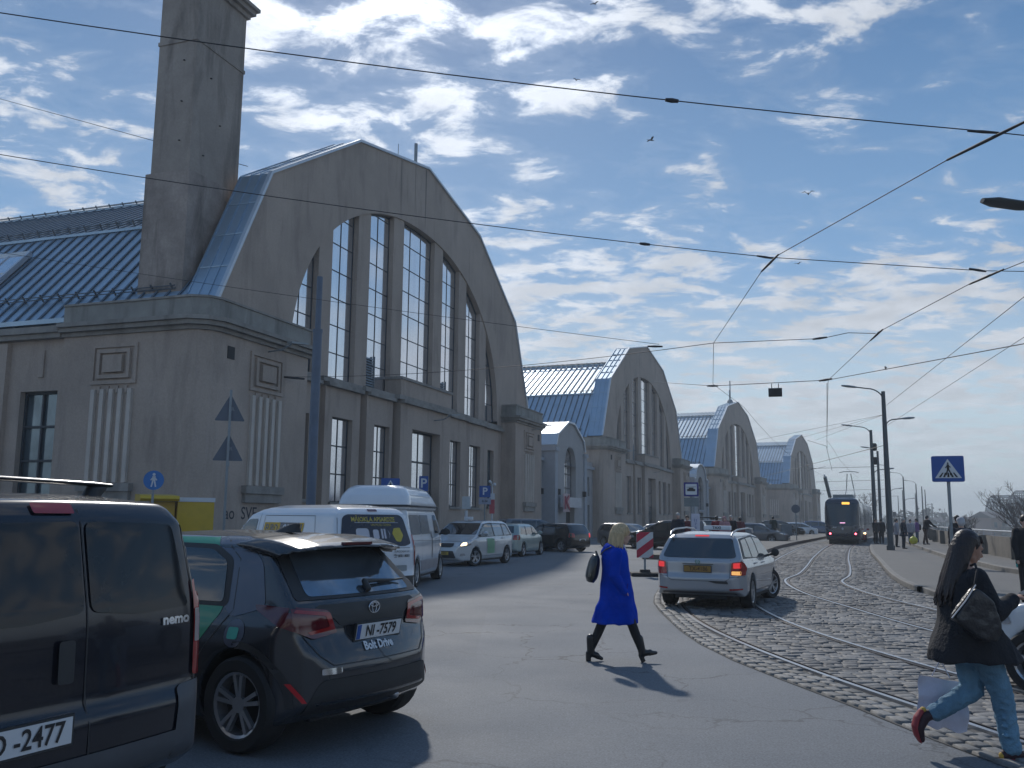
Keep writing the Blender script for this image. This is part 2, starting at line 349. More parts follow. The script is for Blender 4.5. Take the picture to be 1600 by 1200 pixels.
def resample(P, n):
    d = [0]
    for a, b in zip(P, P[1:]): d.append(d[-1]+(b-a).length)
    out = []; 
    for k in range(n):
        t = d[-1]*(k/(n-1))**1.6; i = min(max(np.searchsorted(d, t)-1, 0), len(P)-2); s = (t-d[i])/(d[i+1]-d[i]); out.append(P[i].lerp(P[i+1], s))
    return out
joint_m = mat('cobble_joint', (.10,.097,.092), .95, var=.3, nscale=2)
struct('track_bed', strip(resample(cob,120), resample(kerb,120), .006), joint_m)
# rails: polished head, dark groove beside it, both following the curve
rail_dark = mat('rail_side', (.07,.06,.055), .6, .3)
def rails(center, name, label):
    t = thing(name, label, 'tram rails', center[20], 0, 'tram tracks in the cobbles'); o = center[20]
    for s in (-1, 1):
        c = offset_line(center, s*.76)
        for pn, w0, w1, z, ma in (('rail_head', -.028, .028, .036, steel), ('groove', .028*-s, .085*-s, .016, rail_dark), ('rail_lip', .085*-s, .105*-s, .032, rail_dark)):
            if w0 > w1: w0, w1 = w1, w0
            A = offset_line(c, w0); B = offset_line(c, w1); m = strip(A, B, z); k = len(A)
            if pn != 'groove':
                for P in (A, B):
                    q = strip(P, P, z, -.02); m.add(q.v, q.f)
            m.v = [(v[0]-o.x, v[1]-o.y, v[2]) for v in m.v]; obj(pn, m, ma, t)
rails(t1, 'tram_track', 'left pair of tram rails curving through the cobbles in front of the woman')
rails(t2, 'tram_track', 'right pair of tram rails curving under the tram beside the pavement kerb')
# individual cobbles in rows across the track
def cobble_mesh():
    cl = catmull([((a[0]+b[0])/2,(a[1]+b[1])/2,0) for a, b in zip(COB[:16], COB[:16])], 1)
    P = np.array([(p.x,p.y) for p in t1]); seg = np.linalg.norm(np.diff(P,axis=0),axis=1); s = np.r_[0,np.cumsum(seg)]
    C2 = np.array([(p.x,p.y) for p in cob]); K2 = np.array([(p.x,p.y) for p in kerb])
    rail_lines = [np.array([(p.x,p.y) for p in offset_line(t,q*.76+(-q)*.03)]) for t in (t1,t2) for q in (-1,1)]
    def cross(P0, nrm, poly):       # signed distance along nrm from P0 to a polyline
        d = poly-P0; tt = d@np.array([nrm[1],-nrm[0]]); w = d@nrm; best = None
        for i in np.where(tt[:-1]*tt[1:] <= 0)[0]:
            f = tt[i]/(tt[i]-tt[i+1]+1e-9); q = w[i]*(1-f)+w[i+1]*f
            if best is None or abs(q) < abs(best): best = q
        return best
    mb = MB(); V = []; F = []; row = 4.0; rr = random.Random(3); tot = s[-1]
    while row < tot:
        i = min(np.searchsorted(s, row), len(P)-1)-1; f = (row-s[i])/(s[i+1]-s[i]); p0 = P[i]*(1-f)+P[i+1]*f; td = (P[i+1]-P[i])/seg[i]; nr = np.array([td[1],-td[0]])
        if p0[1] > 95: break
        depth = rr.uniform(.125,.165) if p0[1] < 45 else .26
        a = cross(p0, nr, C2); b = cross(p0, nr, K2)
        if a is None or b is None: row += depth; continue
        rc = sorted(q for q in (cross(p0, nr, rl_) for rl_ in rail_lines) if q is not None)
        w = a+.42 + rr.uniform(0,.1)
        while w < b-.02:
            L_ = rr.uniform(.12,.28)*(1 if p0[1] < 45 else 1.5); w1 = min(w+L_, b)
            for q in rc:
                if w < q-.065 < w1+.06 and w < q-.09: w1 = q-.065
            skip = any(w > q-.08 and w < q+.08 for q in rc)
            if skip:
                w += .03; continue
            if w1-w > .05:
                g = .006; z = .023+rr.uniform(-.009,.009); tl = rr.uniform(-.004,.004); tk = rr.uniform(-.004,.004); wob = .14*math.sin(w*1.7+row*.3)*.2
                j = lambda: rr.uniform(-.014,.014)
                base = [(w+g+j(), g+j()),(w1-g+j(), g+j()),(w1-g+j(), depth-g+j()),(w+g+j(), depth-g+j())]
                cxm = (w+w1)/2; cym = depth/2; o = len(V)
                for u, t in base: q = p0+nr*u+td*(t+wob); V.append((q[0],q[1],.004))
                for k, (u, t) in enumerate(base):
                    u2 = cxm+(u-cxm)*.96; t2_ = cym+(t-cym)*.93; q = p0+nr*u2+td*(t2_+wob); V.append((q[0],q[1],z-.006+(tl if k in (0,3) else -tl)+(tk if k < 2 else -tk)))
                for k, (u, t) in enumerate(base):
                    u2 = cxm+(u-cxm)*.82; t2_ = cym+(t-cym)*.78; q = p0+nr*u2+td*(t2_+wob); V.append((q[0],q[1],z+.001+(tl if k in (0,3) else -tl)+(tk if k < 2 else -tk)))
                for k in range(4): n_ = (k+1)%4; F.append((o+k,o+n_,o+4+n_,o+4+k)); F.append((o+4+k,o+4+n_,o+8+n_,o+8+k))
                F.append((o+8,o+9,o+10,o+11))
            w = w1
        row += depth
    mb.v = V; mb.f = F; mb.m = [0]*len(F); return mb
def stone_mat(name, c0, c1, rough):
    m = D.materials.new(name); m.use_nodes = True; nt = m.node_tree; N = nt.nodes.new; L = nt.links.new; p = nt.nodes['Principled BSDF']
    g = N('ShaderNodeNewGeometry'); cr = N('ShaderNodeValToRGB'); cr.color_ramp.elements[0].color = (*c0,1); cr.color_ramp.elements[1].color = (*c1,1)
    L(g.outputs['Random Per Island'], cr.inputs[0]); nz = N('ShaderNodeTexNoise'); nz.inputs['Scale'].default_value = 22; nz.inputs['Detail'].default_value = 5; L(g.outputs['Position'], nz.inputs[0])
    mr = N('ShaderNodeMapRange'); mr.inputs[1].default_value = .3; mr.inputs[2].default_value = .7; mr.inputs[3].default_value = .75; mr.inputs[4].default_value = 1.2; L(nz.outputs['Fac'], mr.inputs[0])
    nz2 = N('ShaderNodeTexNoise'); nz2.inputs['Scale'].default_value = .9; nz2.inputs['Detail'].default_value = 6; L(g.outputs['Position'], nz2.inputs[0]); mr2 = N('ShaderNodeMapRange'); mr2.inputs[1].default_value = .35; mr2.inputs[2].default_value = .65; mr2.inputs[3].default_value = .72; mr2.inputs[4].default_value = 1.2; L(nz2.outputs['Fac'], mr2.inputs[0]); mm = N('ShaderNodeMath'); mm.operation = 'MULTIPLY'; L(mr.outputs[0], mm.inputs[0]); L(mr2.outputs[0], mm.inputs[1]); sc = N('ShaderNodeVectorMath'); sc.operation = 'SCALE'; L(cr.outputs[0], sc.inputs[0]); L(mm.outputs[0], sc.inputs['Scale']); L(sc.outputs[0], p.inputs['Base Color']); p.inputs['Roughness'].default_value = rough
    b = N('ShaderNodeBump'); b.inputs['Strength'].default_value = .3; b.inputs['Distance'].default_value = .01; L(nz.outputs['Fac'], b.inputs['Height']); L(b.outputs[0], p.inputs['Normal']); return m
cobm = cobble_mesh().mesh('cobblestones', fix=False)
o = obj('cobblestones', cobm, stone_mat('stone', (.10,.10,.102), (.195,.192,.187), .72), smooth=None); cobm.polygons.foreach_set('use_smooth', [True]*len(cobm.polygons)); o['kind'] = 'stuff'
tag(o, 'grey cobblestones laid in rows between and beside the tram rails', 'cobblestones')
# border of lighter setts laid along the edge of the asphalt
V = []; F = []; rr = random.Random(9); edge = [p for p in cob if p.y < 60]
for row in range(3):
    c = offset_line(edge, .02+row*.14); d = [0]
    for a, b in zip(c, c[1:]): d.append(d[-1]+(b-a).length)
    t = rr.uniform(0,.2)
    def at(t):
        i = min(max(np.searchsorted(d, t)-1,0), len(c)-2); f = (t-d[i])/(d[i+1]-d[i]); dr = (c[i+1]-c[i]).normalized(); return c[i].lerp(c[i+1], f), dr
    while t < d[-1]-.4:
        L_ = rr.uniform(.18,.30); p, dr = at(t); q, dr2 = at(t+L_); nr = Vector((dr.y,-dr.x,0)); n2 = Vector((dr2.y,-dr2.x,0)); o_ = len(V); z = .030+rr.uniform(-.004,.006)
        g = .008; j = lambda: rr.uniform(-.008,.008)
        b4 = [p+dr*(g+j())+nr*(g+j()), q-dr2*(g+j())+n2*(g+j()), q-dr2*(g+j())+n2*(.13-g+j()), p+dr*(g+j())+nr*(.13-g+j())]; cm = sum(b4, Vector())/4
        V += [(b.x,b.y,.004) for b in b4]+[(cm.x+(b.x-cm.x)*.93,cm.y+(b.y-cm.y)*.93,z-.004) for b in b4]+[(cm.x+(b.x-cm.x)*.7,cm.y+(b.y-cm.y)*.7,z+.002) for b in b4]
        for k in range(4): n_ = (k+1)%4; F += [(o_+k,o_+n_,o_+4+n_,o_+4+k),(o_+4+k,o_+4+n_,o_+8+n_,o_+8+k)]
        F.append((o_+8,o_+9,o_+10,o_+11)); t += L_
m = MB(); m.v = V; m.f = F; m.m = [0]*len(F); me = m.mesh('border_setts', fix=False); me.polygons.foreach_set('use_smooth', [True]*len(me.polygons))
o = obj('border_setts', me, stone_mat('stone_light', (.13,.128,.122), (.20,.197,.19), .7)); o['kind'] = 'stuff'; tag(o, 'rows of lighter setts edging the cobbles along the asphalt', 'setts')
# kerbs and raised pavements
kerb_m = mat('kerb_stone', (.20,.19,.175), .85, var=.25, nscale=2.5, bump=.3, bscale=20)
def kerb_mesh(line, w, z0, z1):
    m = MB(); A = line; B = offset_line(line, w)
    for P, Q, za, zb in ((A,A,z0,z1-.02),(A,offset_line(line,.02),z1-.02,z1),(offset_line(line,.02),B,z1,z1)):
        q = strip(P, Q, za, zb); m.add(q.v, q.f)
    return m
ks = [p for p in kerb]
gap0, gap1 = 21.6, 22.5
struct('kerb', kerb_mesh([p for p in ks if p.y < gap0], .16, -.02, .15), kerb_m); struct('kerb', kerb_mesh([p for p in ks if p.y > gap1], .16, -.02, .15), kerb_m)
struct('kerb', kerb_mesh([p for p in offset_line(kerb,.12) if 21.2 < p.y < 23], .1, -.02, .14), kerb_m); k1 = offset_line(kerb, .15); struct('pavement', strip(resample(k1,100), resample(kerb2,100), .145), walk_m)
k2 = kerb2; struct('kerb', kerb_mesh(k2, .16, .1, .30), kerb_m)
struct('footway', strip(offset_line(k2,.15), offset_line(wall_l,.1), .297), walk_m)
# stop platform left of the tracks (rises from the cobbles)
isl = [p for p in cob if p.y > 37.5]; iw = offset_line(isl, -4.2); ih = .2
brick_kerb = mat('platform_edge', (.14,.10,.085), .9, var=.3, nscale=3)
m = strip(isl, iw, ih); q = strip(isl, isl, ih-.004, -.02); m.add(q.v, q.f, 1); q = strip(iw, iw, ih-.004, -.02); m.add(q.v, q.f, 1)
m.quad(isl[0]+Vector((0,0,-.02)), isl[0]+Vector((0,0,ih)), iw[0]+Vector((0,0,ih)), iw[0]+Vector((0,0,-.02)), 1)
struct('stop_platform', m, [walk_m, brick_kerb])
# embankment wall with handrail
wall_conc = mat('wall_concrete', (.18,.165,.145), .9, var=.22, nscale=1.4, dirt=.5, bump=.3)
t = thing('embankment_wall', 'stained concrete parapet wall with metal handrail along the footway', 'wall', wall_l[20]); o_ = wall_l[20]
m = MB(); A = wall_l; B = offset_line(A, .3)
for P, Q, za, zb in ((A,A,.28,1.12),(A,B,1.12,1.12),(B,B,-.1,1.12)): q = strip(P, Q, za, zb); m.add(q.v, q.f)
def spaced(P, step):
    acc = 0; out = []
    for a, b in zip(P, P[1:]):
        L_ = (b-a).length; t = (step-acc) if acc else 0
        while t < L_: out.append((a.lerp(b, t/L_), (b-a).normalized())); t += step
        acc = (acc+L_) % step
    return out
for p, dr in spaced(A[4:], 6.5): a = p-Vector((dr.y,-dr.x,0))*.04; m.beam(a+Vector((0,0,.3)), a+Vector((0,0,1.14)), .45, .12, dr)
m.v = [(v[0]-o_.x, v[1]-o_.y, v[2]) for v in m.v]; obj('wall', m, wall_conc, t)
m = MB(); c = offset_line(A, .12); m.tube([(p.x-o_.x,p.y-o_.y,1.34) for p in c], .035, 8)
for p, dr in spaced(c, 3.2): p = p-o_; m.tube([(p.x,p.y,1.1),(p.x,p.y,1.33)], .02, 6)
obj('handrail', m, mat('handrail', (.5,.52,.54), .4, .6), t, smooth=40)

# ================================================================ MARKET HALLS
HL = [(-4.83,49.31,19.5),(15.3,102.55,22.35),(37.6,151.14,25.67),(66.32,208.82,26.68)]
GP = [(-18.15,8.0),(-17.84,9.45),(-14.9,15.35),(-7.86,19.55),(0,21.1),(7.86,19.55),(14.9,15.35),(17.84,9.45),(18.15,8.0)]   # gable outline
RP = [(-18.5,8.95),(-13.9,14.05),(-6.9,18.15),(0,19.6),(6.9,18.15),(13.9,14.05),(18.5,8.95)]                               # main roof
OX, WX = -.7, -.35      # the window group sits slightly left of the gable's middle
def archz(x, a=12.3, b=9.3, z0=8.0, n=2.15): return z0+b*max(0,(1-(abs(x-OX)/a)**n))**(1/n)
def grid_wall(m, x0, x1, z0, z1, holes, y, depth, mi=0):
    xs = sorted({x0,x1,*[h[0] for h in holes],*[h[1] for h in holes]}); zs = sorted({z0,z1,*[h[2] for h in holes],*[h[3] for h in holes]})
    for i in range(len(xs)-1):
        for j in range(len(zs)-1):
            cx = (xs[i]+xs[i+1])/2; cz = (zs[j]+zs[j+1])/2
            if any(h[0]<cx<h[1] and h[2]<cz<h[3] for h in holes): continue
            m.quad((xs[i],y,zs[j]),(xs[i+1],y,zs[j]),(xs[i+1],y,zs[j+1]),(xs[i],y,zs[j+1]),mi)
    for a,b,c,d in holes:
        m.quad((a,y,c),(a,y+depth,c),(a,y+depth,d),(a,y,d),mi); m.quad((b,y,c),(b,y,d),(b,y+depth,d),(b,y+depth,c),mi)
        m.quad((a,y,d),(a,y+depth,d),(b,y+depth,d),(b,y,d),mi); m.quad((a,y,c),(b,y,c),(b,y+depth,c),(a,y+depth,c),mi)
def win(parent, x0, x1, z0, z1, y, nx, nz, top=None, glass=None, bar=.07, name='window', ztop2=None):
    """frame with bars, pane behind; top(x) bounds an arched head"""
    f = MB(); g = MB(); T = (lambda x: min(z1, top(x))) if top else (lambda x: z1)
    N = 10; xs = [x0+(x1-x0)*i/N for i in range(N+1)]
    for i in range(N): g.quad((xs[i],y,z0),(xs[i+1],y,z0),(xs[i+1],y,T(xs[i+1])),(xs[i],y,T(xs[i])))
    for i in range(nx+1):
        x = x0+(x1-x0)*i/nx; w = bar*1.3 if i in (0,nx) else bar; xx = min(max(x, x0+w/2), x1-w/2); zt = T(xx)
        if zt > z0+.1: f.box(xx-w/2, xx+w/2, y-.022, y+.03, z0, zt)
    zt = max(T(x) for x in xs)
    for j in range(nz+1):
        z = z0+(z1-z0)*j/nz if not top else z0+j*(z1-z0)/nz
        z = min(max(z, z0+bar/2), z1-bar/2); ok = [x for x in np.linspace(x0,x1,40) if T(x) > z]
        if len(ok) > 1: f.box(min(ok), max(ok), y-.018, y+.024, z-bar/2, z+bar/2)
    if top:
        for i in range(N):
            if T(xs[i]) > z0 and T(xs[i+1]) > z0: f.beam((xs[i],y,T(xs[i])-.04),(xs[i+1],y,T(xs[i+1])-.04), .08)
    fo = obj(name, f, frame_m, parent); obj('pane', g, glass or pane_m, fo); return fo
def add_frieze(m, cx, w, y, ax='x', zt=7.65):
    """framed panel with nested rectangles over a fluted panel"""
    def B(a0,a1,p0,p1,z0,z1,mi=0):   # p: protrusion range outward from y
        if ax == 'x': m.box(a0,a1,y-p1,y-p0,z0,z1,mi)
        else: m.box(y-p1,y-p0,a0,a1,z0,z1,mi)
    h = w/2
    for k, (s, p) in enumerate(((1,.07),(.72,.11),(.42,.15))):
        a = h*s; zc = zt-.72; hz = .72*s; t = .13 if k < 2 else .5*hz
        if k < 2:
            B(cx-a,cx+a,0,p,zc+hz-t,zc+hz); B(cx-a,cx+a,0,p,zc-hz,zc-hz+t); B(cx-a,cx-a+t,0,p-.003,zc-hz+t,zc+hz-t); B(cx+a-t,cx+a,0,p-.003,zc-hz+t,zc+hz-t)
        else: B(cx-a,cx+a,0,p,zc-hz,zc+hz)
    n = 5; zb = 2.75
    for k in range(n):
        a = cx-h+2*h*(k+.5)/n; B(a-.085,a+.085,0,.11,zb+.02,zt-1.62,3)
        if k < n-1: a2 = cx-h+2*h*(k+1)/n; B(a2-.05,a2+.05,0,.06,zt-1.75,zt-1.5)
    B(cx-h-.15,cx+h+.15,0,.22,zb-.28,zb,1); B(cx-h-.08,cx+h+.08,0,.14,zb-.6,zb-.284,1)
def build_hall(root):
    # --- lower front wall, stepping forward towards the middle, grooves between the bays
    m = MB(); led = MB()
    bays = [(-12.8,-9.75,0.,[(-11.7,-10.6,2.4,6.0)]),(-9.75,-6.3,-.15,[(-8.95,-7.15,2.3,6.05)]),(-6.3,-3.3,-.32,[(-5.35,-3.75,2.3,6.05)]),(-3.3,3.3,-.6,[(-1.75,1.75,0,6.15)]),
            (3.3,6.3,-.32,[(3.75,5.35,2.3,6.05)]),(6.3,9.75,-.15,[(7.15,8.95,2.3,6.05)]),(9.75,12.8,0.,[(10.6,11.7,2.4,6.0)])]
    bays = [(a+OX if i else a+OX, (b+OX) if i < 6 else 12.6, y, [(h[0]+OX,h[1]+OX,h[2],h[3]) for h in hs]) for i, (a,b,y,hs) in enumerate(bays)]
    for i, (a, b, y, hs) in enumerate(bays):
        g = .16
        a2 = a+g if i else a; b2 = b-g if i < 6 else b
        grid_wall(m, a2, b2, 0, 7.35, hs, y, .62 if i == 3 else .35)
        m.quad((a2,y,0),(a2,y,7.35),(a2,y+.5,7.35),(a2,y+.5,0)); m.quad((b2,y,0),(b2,y+.5,0),(b2,y+.5,7.35),(b2,y,7.35))
        if i: m.quad((a-g,.12,0),(a+g,.12,0),(a+g,.12,7.35),(a-g,.12,7.35))
        led.box(a2-.02,b2+.02,y-.22,.5,7.355,7.52,0); led.box(a-(g if i else 0),b+(g if i < 6 else 0),y-.10+.002*i,.5,7.52,7.74,0)
        for h in hs:
            if h[2] > 1: led.box(h[0]-.1,h[1]+.1,y-.12,y+.4,h[2]-.14,h[2]-.002,0)
    m.box(-3.2+OX,3.2+OX,-.62,.3,7.745,8.55)              # balcony parapet in front of the middle window
    led.box(-3.28+OX,3.28+OX,-.70,.38,8.55,8.68)
    # --- gable wall with the big arch
    ang = sorted({math.atan2(z-8.0, x) if z > 8.0 else (0 if x > 0 else math.pi) for x, z in GP} | {math.pi*k/72 for k in range(73)})
    def outer(a):
        dx, dz = math.cos(a), math.sin(a)
        for (x0,z0),(x1,z1) in zip(GP, GP[1:]):
            ex, ez = x1-x0, z1-z0; den = dx*ez-dz*ex
            if abs(den) < 1e-9: continue
            t = (x0*ez-(z0-8)*ex)/den; u = (x0*dz-(z0-8)*dx)/den
            if t > 0 and -1e-6 <= u <= 1+1e-6: return (t*dx, 8+t*dz)
    def inner(a):
        c, s = abs(math.cos(a)), abs(math.sin(a)); n = 2.15; r = ((c/12.3)**n+(s/9.3)**n)**(-1/n); return (r*math.cos(a)+OX, 8+r*math.sin(a))
    O = [outer(a) for a in ang]; I = [inner(a) for a in ang]
    for k in range(len(ang)-1):
        m.quad((I[k][0],0,I[k][1]),(O[k][0],0,O[k][1]),(O[k+1][0],0,O[k+1][1]),(I[k+1][0],0,I[k+1][1]))
        m.quad((I[k][0],0,I[k][1]),(I[k+1][0],0,I[k+1][1]),(I[k+1][0],.5,I[k+1][1]),(I[k][0],.5,I[k][1]))
        # raised moulding round the arch
        r0, r1 = 1.0, 1.045
        a0 = [(I[k][0]*q, 8+(I[k][1]-8)*q) for q in (r0,r1)]; a1 = [(I[k+1][0]*q, 8+(I[k+1][1]-8)*q) for q in (r0,r1)]
    m.quad((-13.4,0,7.35),(12.7,0,7.35),(12.7,0,7.75),(-13.4,0,7.75)); m.quad((-13.4,0,7.75),(-13.0,0,7.75),(-13.0,0,8.0),(-13.4,0,8.0)); m.quad((11.6,0,7.75),(12.7,0,7.75),(12.7,0,8.0),(11.6,0,8.0))
    m.quad((-13.3,.0,7.73),(12.6,.0,7.73),(12.6,.6,7.76),(-13.3,.6,7.76))
    P = [(2.55,.58),(6.2,.58),(9.65,.55)]
    for px, hw in P:
        for s in (-1,1):
            a, b = sorted((s*px-hw+OX, s*px+hw+OX)); za, zb = archz(a)+.12, archz(b)+.12; m.add([(a,.07,7.74),(b,.07,7.74),(b,.07,zb),(a,.07,za),(a,.5,7.74),(b,.5,7.74),(b,.5,zb),(a,.5,za)], [(0,1,2,3),(4,7,6,5),(0,3,7,4),(1,5,6,2)])
    # --- corner wings
    for s in (-1, 1):
        X = lambda a: a*s+WX; c = .75; x1, x0 = 19.2, 12.8; yf, yb = -1.0, 5.2
        poly = [(X(x0),yf),(X(x1-c),yf),(X(x1-c*.55),yf+c*.12),(X(x1-c*.12),yf+c*.55),(X(x1),yf+c),(X(x1),yb),(X(x0),yb)]
        if s > 0: poly = poly[::-1]
        m.prism(poly, 'z', 0, 8.0)
        def ring(off, yy=0):   # outline pushed outward by off
            p = [(X(x0-off*.6),yf-off),(X(x1-c*.9+off*.3),yf-off),(X(x1-c*.35+off*.6),yf+c*.2-off*.62),(X(x1+off),yf+c*.9-off*.3),(X(x1+off),yb+off*0+.02),(X(x0-off*.6),yb)]
            return p[::-1] if s > 0 else p
        for off, z0, z1 in ((.10,8.0,8.14),(.28,8.145,8.3),(.40,8.305,8.45)): led.prism(ring(off), 'z', z0, z1, 0)
        led.prism(ring(.06), 'z', 8.455, 9.12, 1); led.prism(ring(.11), 'z', 9.125, 9.2, 0)
        add_frieze(m, s*15.6+WX, 2.1, yf)
        m.box(*sorted((X(18.0),X(17.6))), -1.02, -.9, 7.15, 7.6, 2)     # ventilation grille
        if s < 0: add_frieze(m, 2.8, 2.0, -x1+WX, 'y')
    # --- side walls and back
    for s in (-1, 1):
        y0, y1 = 5.2, 70
        nb = 16; bl = (y1-y0)/nb
        if s < 0:
            ww = MB(); holes = [(y0+.2+bl*k+.0, y0+.2+bl*k+1.75, 2.3, 6.1) for k in range(nb)]
            grid_wall(ww, y0, y1, 0, 8.0, holes, 0, .35)
            m.add([(-19.1+WX+v[1], v[0], v[2]) for v in ww.v], ww.f)
            for k in range(nb):
                yy = y0+.2+bl*k; m.box(-19.16+WX,-19.05+WX,yy+.7,yy+.95,6.6,7.6); m.box(-19.3+WX,-19.05+WX,yy+2.35,yy+2.75,0,7.9); led.box(-19.22+WX,-18.9+WX,yy-.1,yy+1.85,2.16,2.298)
        else: m.quad((19.1,y0,0),(19.1,y1,0),(19.1,y1,8),(19.1,y0,8))
        a, b = sorted((s*19.1, s*18.2)); led.box(min(s*19.38,s*18.2)+WX,max(s*19.38,s*18.2),y0+.02,y1,8.0,8.18); led.box(min(s*19.5,s*18.2)+WX,max(s*19.5,s*18.2),y0+.02,y1,8.185,8.42)
    m.add([(x,70,z) for x, z in [(-19.4,0),(19.1,0)]+[(19.1,8.4)]+RP[::-1]+[(-19.4,8.4)]], [tuple(range(11))])
    # back of the gable, rising over the main roof
    m.add([(x,1.45,z) for x, z in GP], [tuple(range(len(GP)))[::-1]])
    o = obj('wall', m, [stucco, ledge, dark_m, mat('flute_plaster', (.56,.50,.44), .9, var=.12, nscale=1.)], root)
    obj('cornice', led, [ledge, parapet_m], root)
    # --- metal covering of the gable (side strips) and main roof with standing seams
    m = MB()
    for (x0,z0),(x1,z1) in zip(GP[1:-1], GP[2:-1]):
        m.quad((x0,0,z0),(x0,1.5,z0),(x1,1.5,z1),(x1,0,z1))
        for y in (.45,.9,1.4): m.beam((x0,y,z0+.02),(x1,y,z1+.02), .04, .06)
        d = math.hypot(x1-x0, z1-z0); k = int(d/1.9)
        for q in range(1,k+1):
            f = q/(k+1); x = x0+(x1-x0)*f; z = z0+(z1-z0)*f; m.beam((x,.02,z+.015),(x,1.48,z+.015), .05, .04)
        m.beam((x0,-.03,z0+.03),(x1,-.03,z1+.03), .16, .12, mi=1)
    obj('gable_cladding', m, [roof_m, roof_edge], root)
    m = MB(); g = MB()
    for (x0,z0),(x1,z1) in zip(RP, RP[1:]):
        m.quad((x0,1.4,z0),(x0,70.2,z0),(x1,70.2,z1),(x1,1.4,z1)); nx_, nz_ = -(z1-z0), (x1-x0); l = math.hypot(nx_,nz_); nx_, nz_ = nx_/l*.035, nz_/l*.035
        for k in range(115): y = 1.7+k*.6; m.beam((x0+nx_,y,z0+nz_),(x1+nx_,y,z1+nz_), .045, .09, (0,1,0), 1)
    for (xa,za) in (RP[1],RP[2],RP[4],RP[5]):
        m.box(xa-.12,xa+.12,1.5,70,za-.05,za+.07)
    for s in (-1,1): m.box(min(s*18.3,s*18.75),max(s*18.3,s*18.75),5.3,70,8.8,8.98)
    obj('roof', m, [roof_m, mat('roof_seam', (.10,.14,.18), .6, .3)], root)
    for xa, za, dx, dz in ((-14.0,14.2,-.04,.2),(-17.6,10.0,-.14,.2),(-7.1,18.2,-.03,.10)):
        s_ = MB()
        for q in (.12,.26): s_.tube([(xa+dx*q/.3,2,za+dz*q/.3),(xa+dx*q/.3,69,za+dz*q/.3)], .022, 5)
        for k in range(75): y = 2.2+k*.9; s_.beam((xa+.2,y,za-.1),(xa+dx,y,za+dz+.06), .05,.05)
        obj('snow_guard', s_, mat('snow_guard_metal', (.10,.12,.14), .6, .3), root)
    for k in range(3):   # roof lights in the lower slope
        y = 12.2+k*18; f = MB(); g = MB(); (xa,za),(xb,zb) = (-17.0,10.6),(-14.9,12.95); n_ = Vector((-(zb-za),0,xb-xa)).normalized()*.16
        P4 = [Vector((xa,y,za))+n_,Vector((xa,y+7,za))+n_,Vector((xb,y+7,zb))+n_,Vector((xb,y,zb))+n_]; g.quad(*P4)
        for a, b in zip(P4, P4[1:]+P4[:1]): f.beam(a,b,.14,.2)
        for q in range(1,6): f.beam(P4[0].lerp(P4[1],q/6),P4[3].lerp(P4[2],q/6),.07,.08)
        f.beam(P4[0].lerp(P4[3],.5),P4[1].lerp(P4[2],.5),.07,.08)
        r_ = obj('roof_light', f, roof_edge, root); obj('pane', g, pane_m, r_)
    # --- windows
    E = [(-12.3,-10.2,2),(-9.1,-6.78,2),(-5.62,-3.13,2),(-1.97,1.97,3),(3.13,5.62,2),(6.78,9.1,2),(10.2,12.3,2)]
    for i, (a, b, nx) in enumerate(E):
        a += OX; b += OX; z0 = 7.75 if i != 3 else 8.5; win(root, a, b, z0, z0+10.2, .36, nx, 8, top=lambda x: archz(x)-.02, bar=.045)
    for i, (a, b, y, hs) in enumerate(bays):
        h = hs[0]
        if i == 3:
            win(root, h[0], h[1], 2.95, 6.15, y+.52, 2, 2, glass=pane_m, bar=.1)
            dm = MB(); dm.box(h[0],h[1],y+.46,y+.56,2.6,2.95); dm.box(h[0],-1.05+OX,y+.47,y+.55,0,2.6); dm.box(1.05+OX,h[1],y+.47,y+.55,0,2.6); dm.box(-.05+OX,.05+OX,y+.46,y+.5,0,2.6)
            d_ = obj('door', dm, frame_m, root); g = MB(); g.quad((-1.05+OX,y+.51,.1),(1.05+OX,y+.51,.1),(1.05+OX,y+.51,2.6),(-1.05+OX,y+.51,2.6)); obj('door_pane', g, pane_dark, d_)
        else: win(root, h[0], h[1], h[2], h[3], y+.26, 2, 3, glass=pane_m if i in (1,2,4,5) else pane_dark, bar=.06)
    for k in range(4):
        yy = 5.4+(70-5.2)/16*k; w_ = MB(); g = MB(); g.quad((-19.13,yy,2.3),(-19.13,yy+1.75,2.3),(-19.13,yy+1.75,6.1),(-19.13,yy,6.1))
        for q in range(3): w_.box(-19.23,-19.15,yy+q*.835,yy+q*.835+.08,2.3,6.1)
        for q in range(4): w_.box(-19.226,-19.154,yy,yy+1.75,2.3+q*1.24,2.3+q*1.24+.08)
        r_ = obj('side_window', w_, frame_m, root); obj('pane', g, pane_dark, r_)
    # louvre grilles at the foot of two windows, floodlights on brackets
    for x in (-6.25, 2.5):
        m = MB()
        for k in range(12): m.add([(x,.24,7.85+k*.13),(x+1.05,.24,7.85+k*.13),(x+1.05,.30,7.94+k*.13),(x,.30,7.94+k*.13)], [(0,1,2,3)])
        m.box(x-.04,x,.22,.34,7.8,9.5); m.box(x+1.05,x+1.09,.22,.34,7.8,9.5); obj('louvre', m, galv, root)
    for x, y in ((-15.9,-1.35),(15.9,-1.35),(.2,-.9)):
        z = 8.2 if abs(x) > 5 else 7.25; m = MB(); m.tube([(x,y+.4,z-.4),(x,y-.25,z-.35),(x+.05,y-.6,z-.15)], .03, 6); m.beam((x-.3,y-.75,z-.15),(x+.75,y-.8,z-.02), .22, .07); obj('floodlight', m, galv, root)
hall = thing('market_hall', 'nearest market hall, grey stucco gable with tall arched window and square chimney tower', 'market hall', (HL[0][0],HL[0][1],0), R(90-HL[0][2]), 'arched market halls along the street')
build_hall(hall)
labels = ['', 'second market hall, behind the first past the pale gabled connecting building', 'third market hall from the camera, with an antenna on top of its gable', 'farthest market hall, smallest in view, just left of the tram']
halls = [hall]
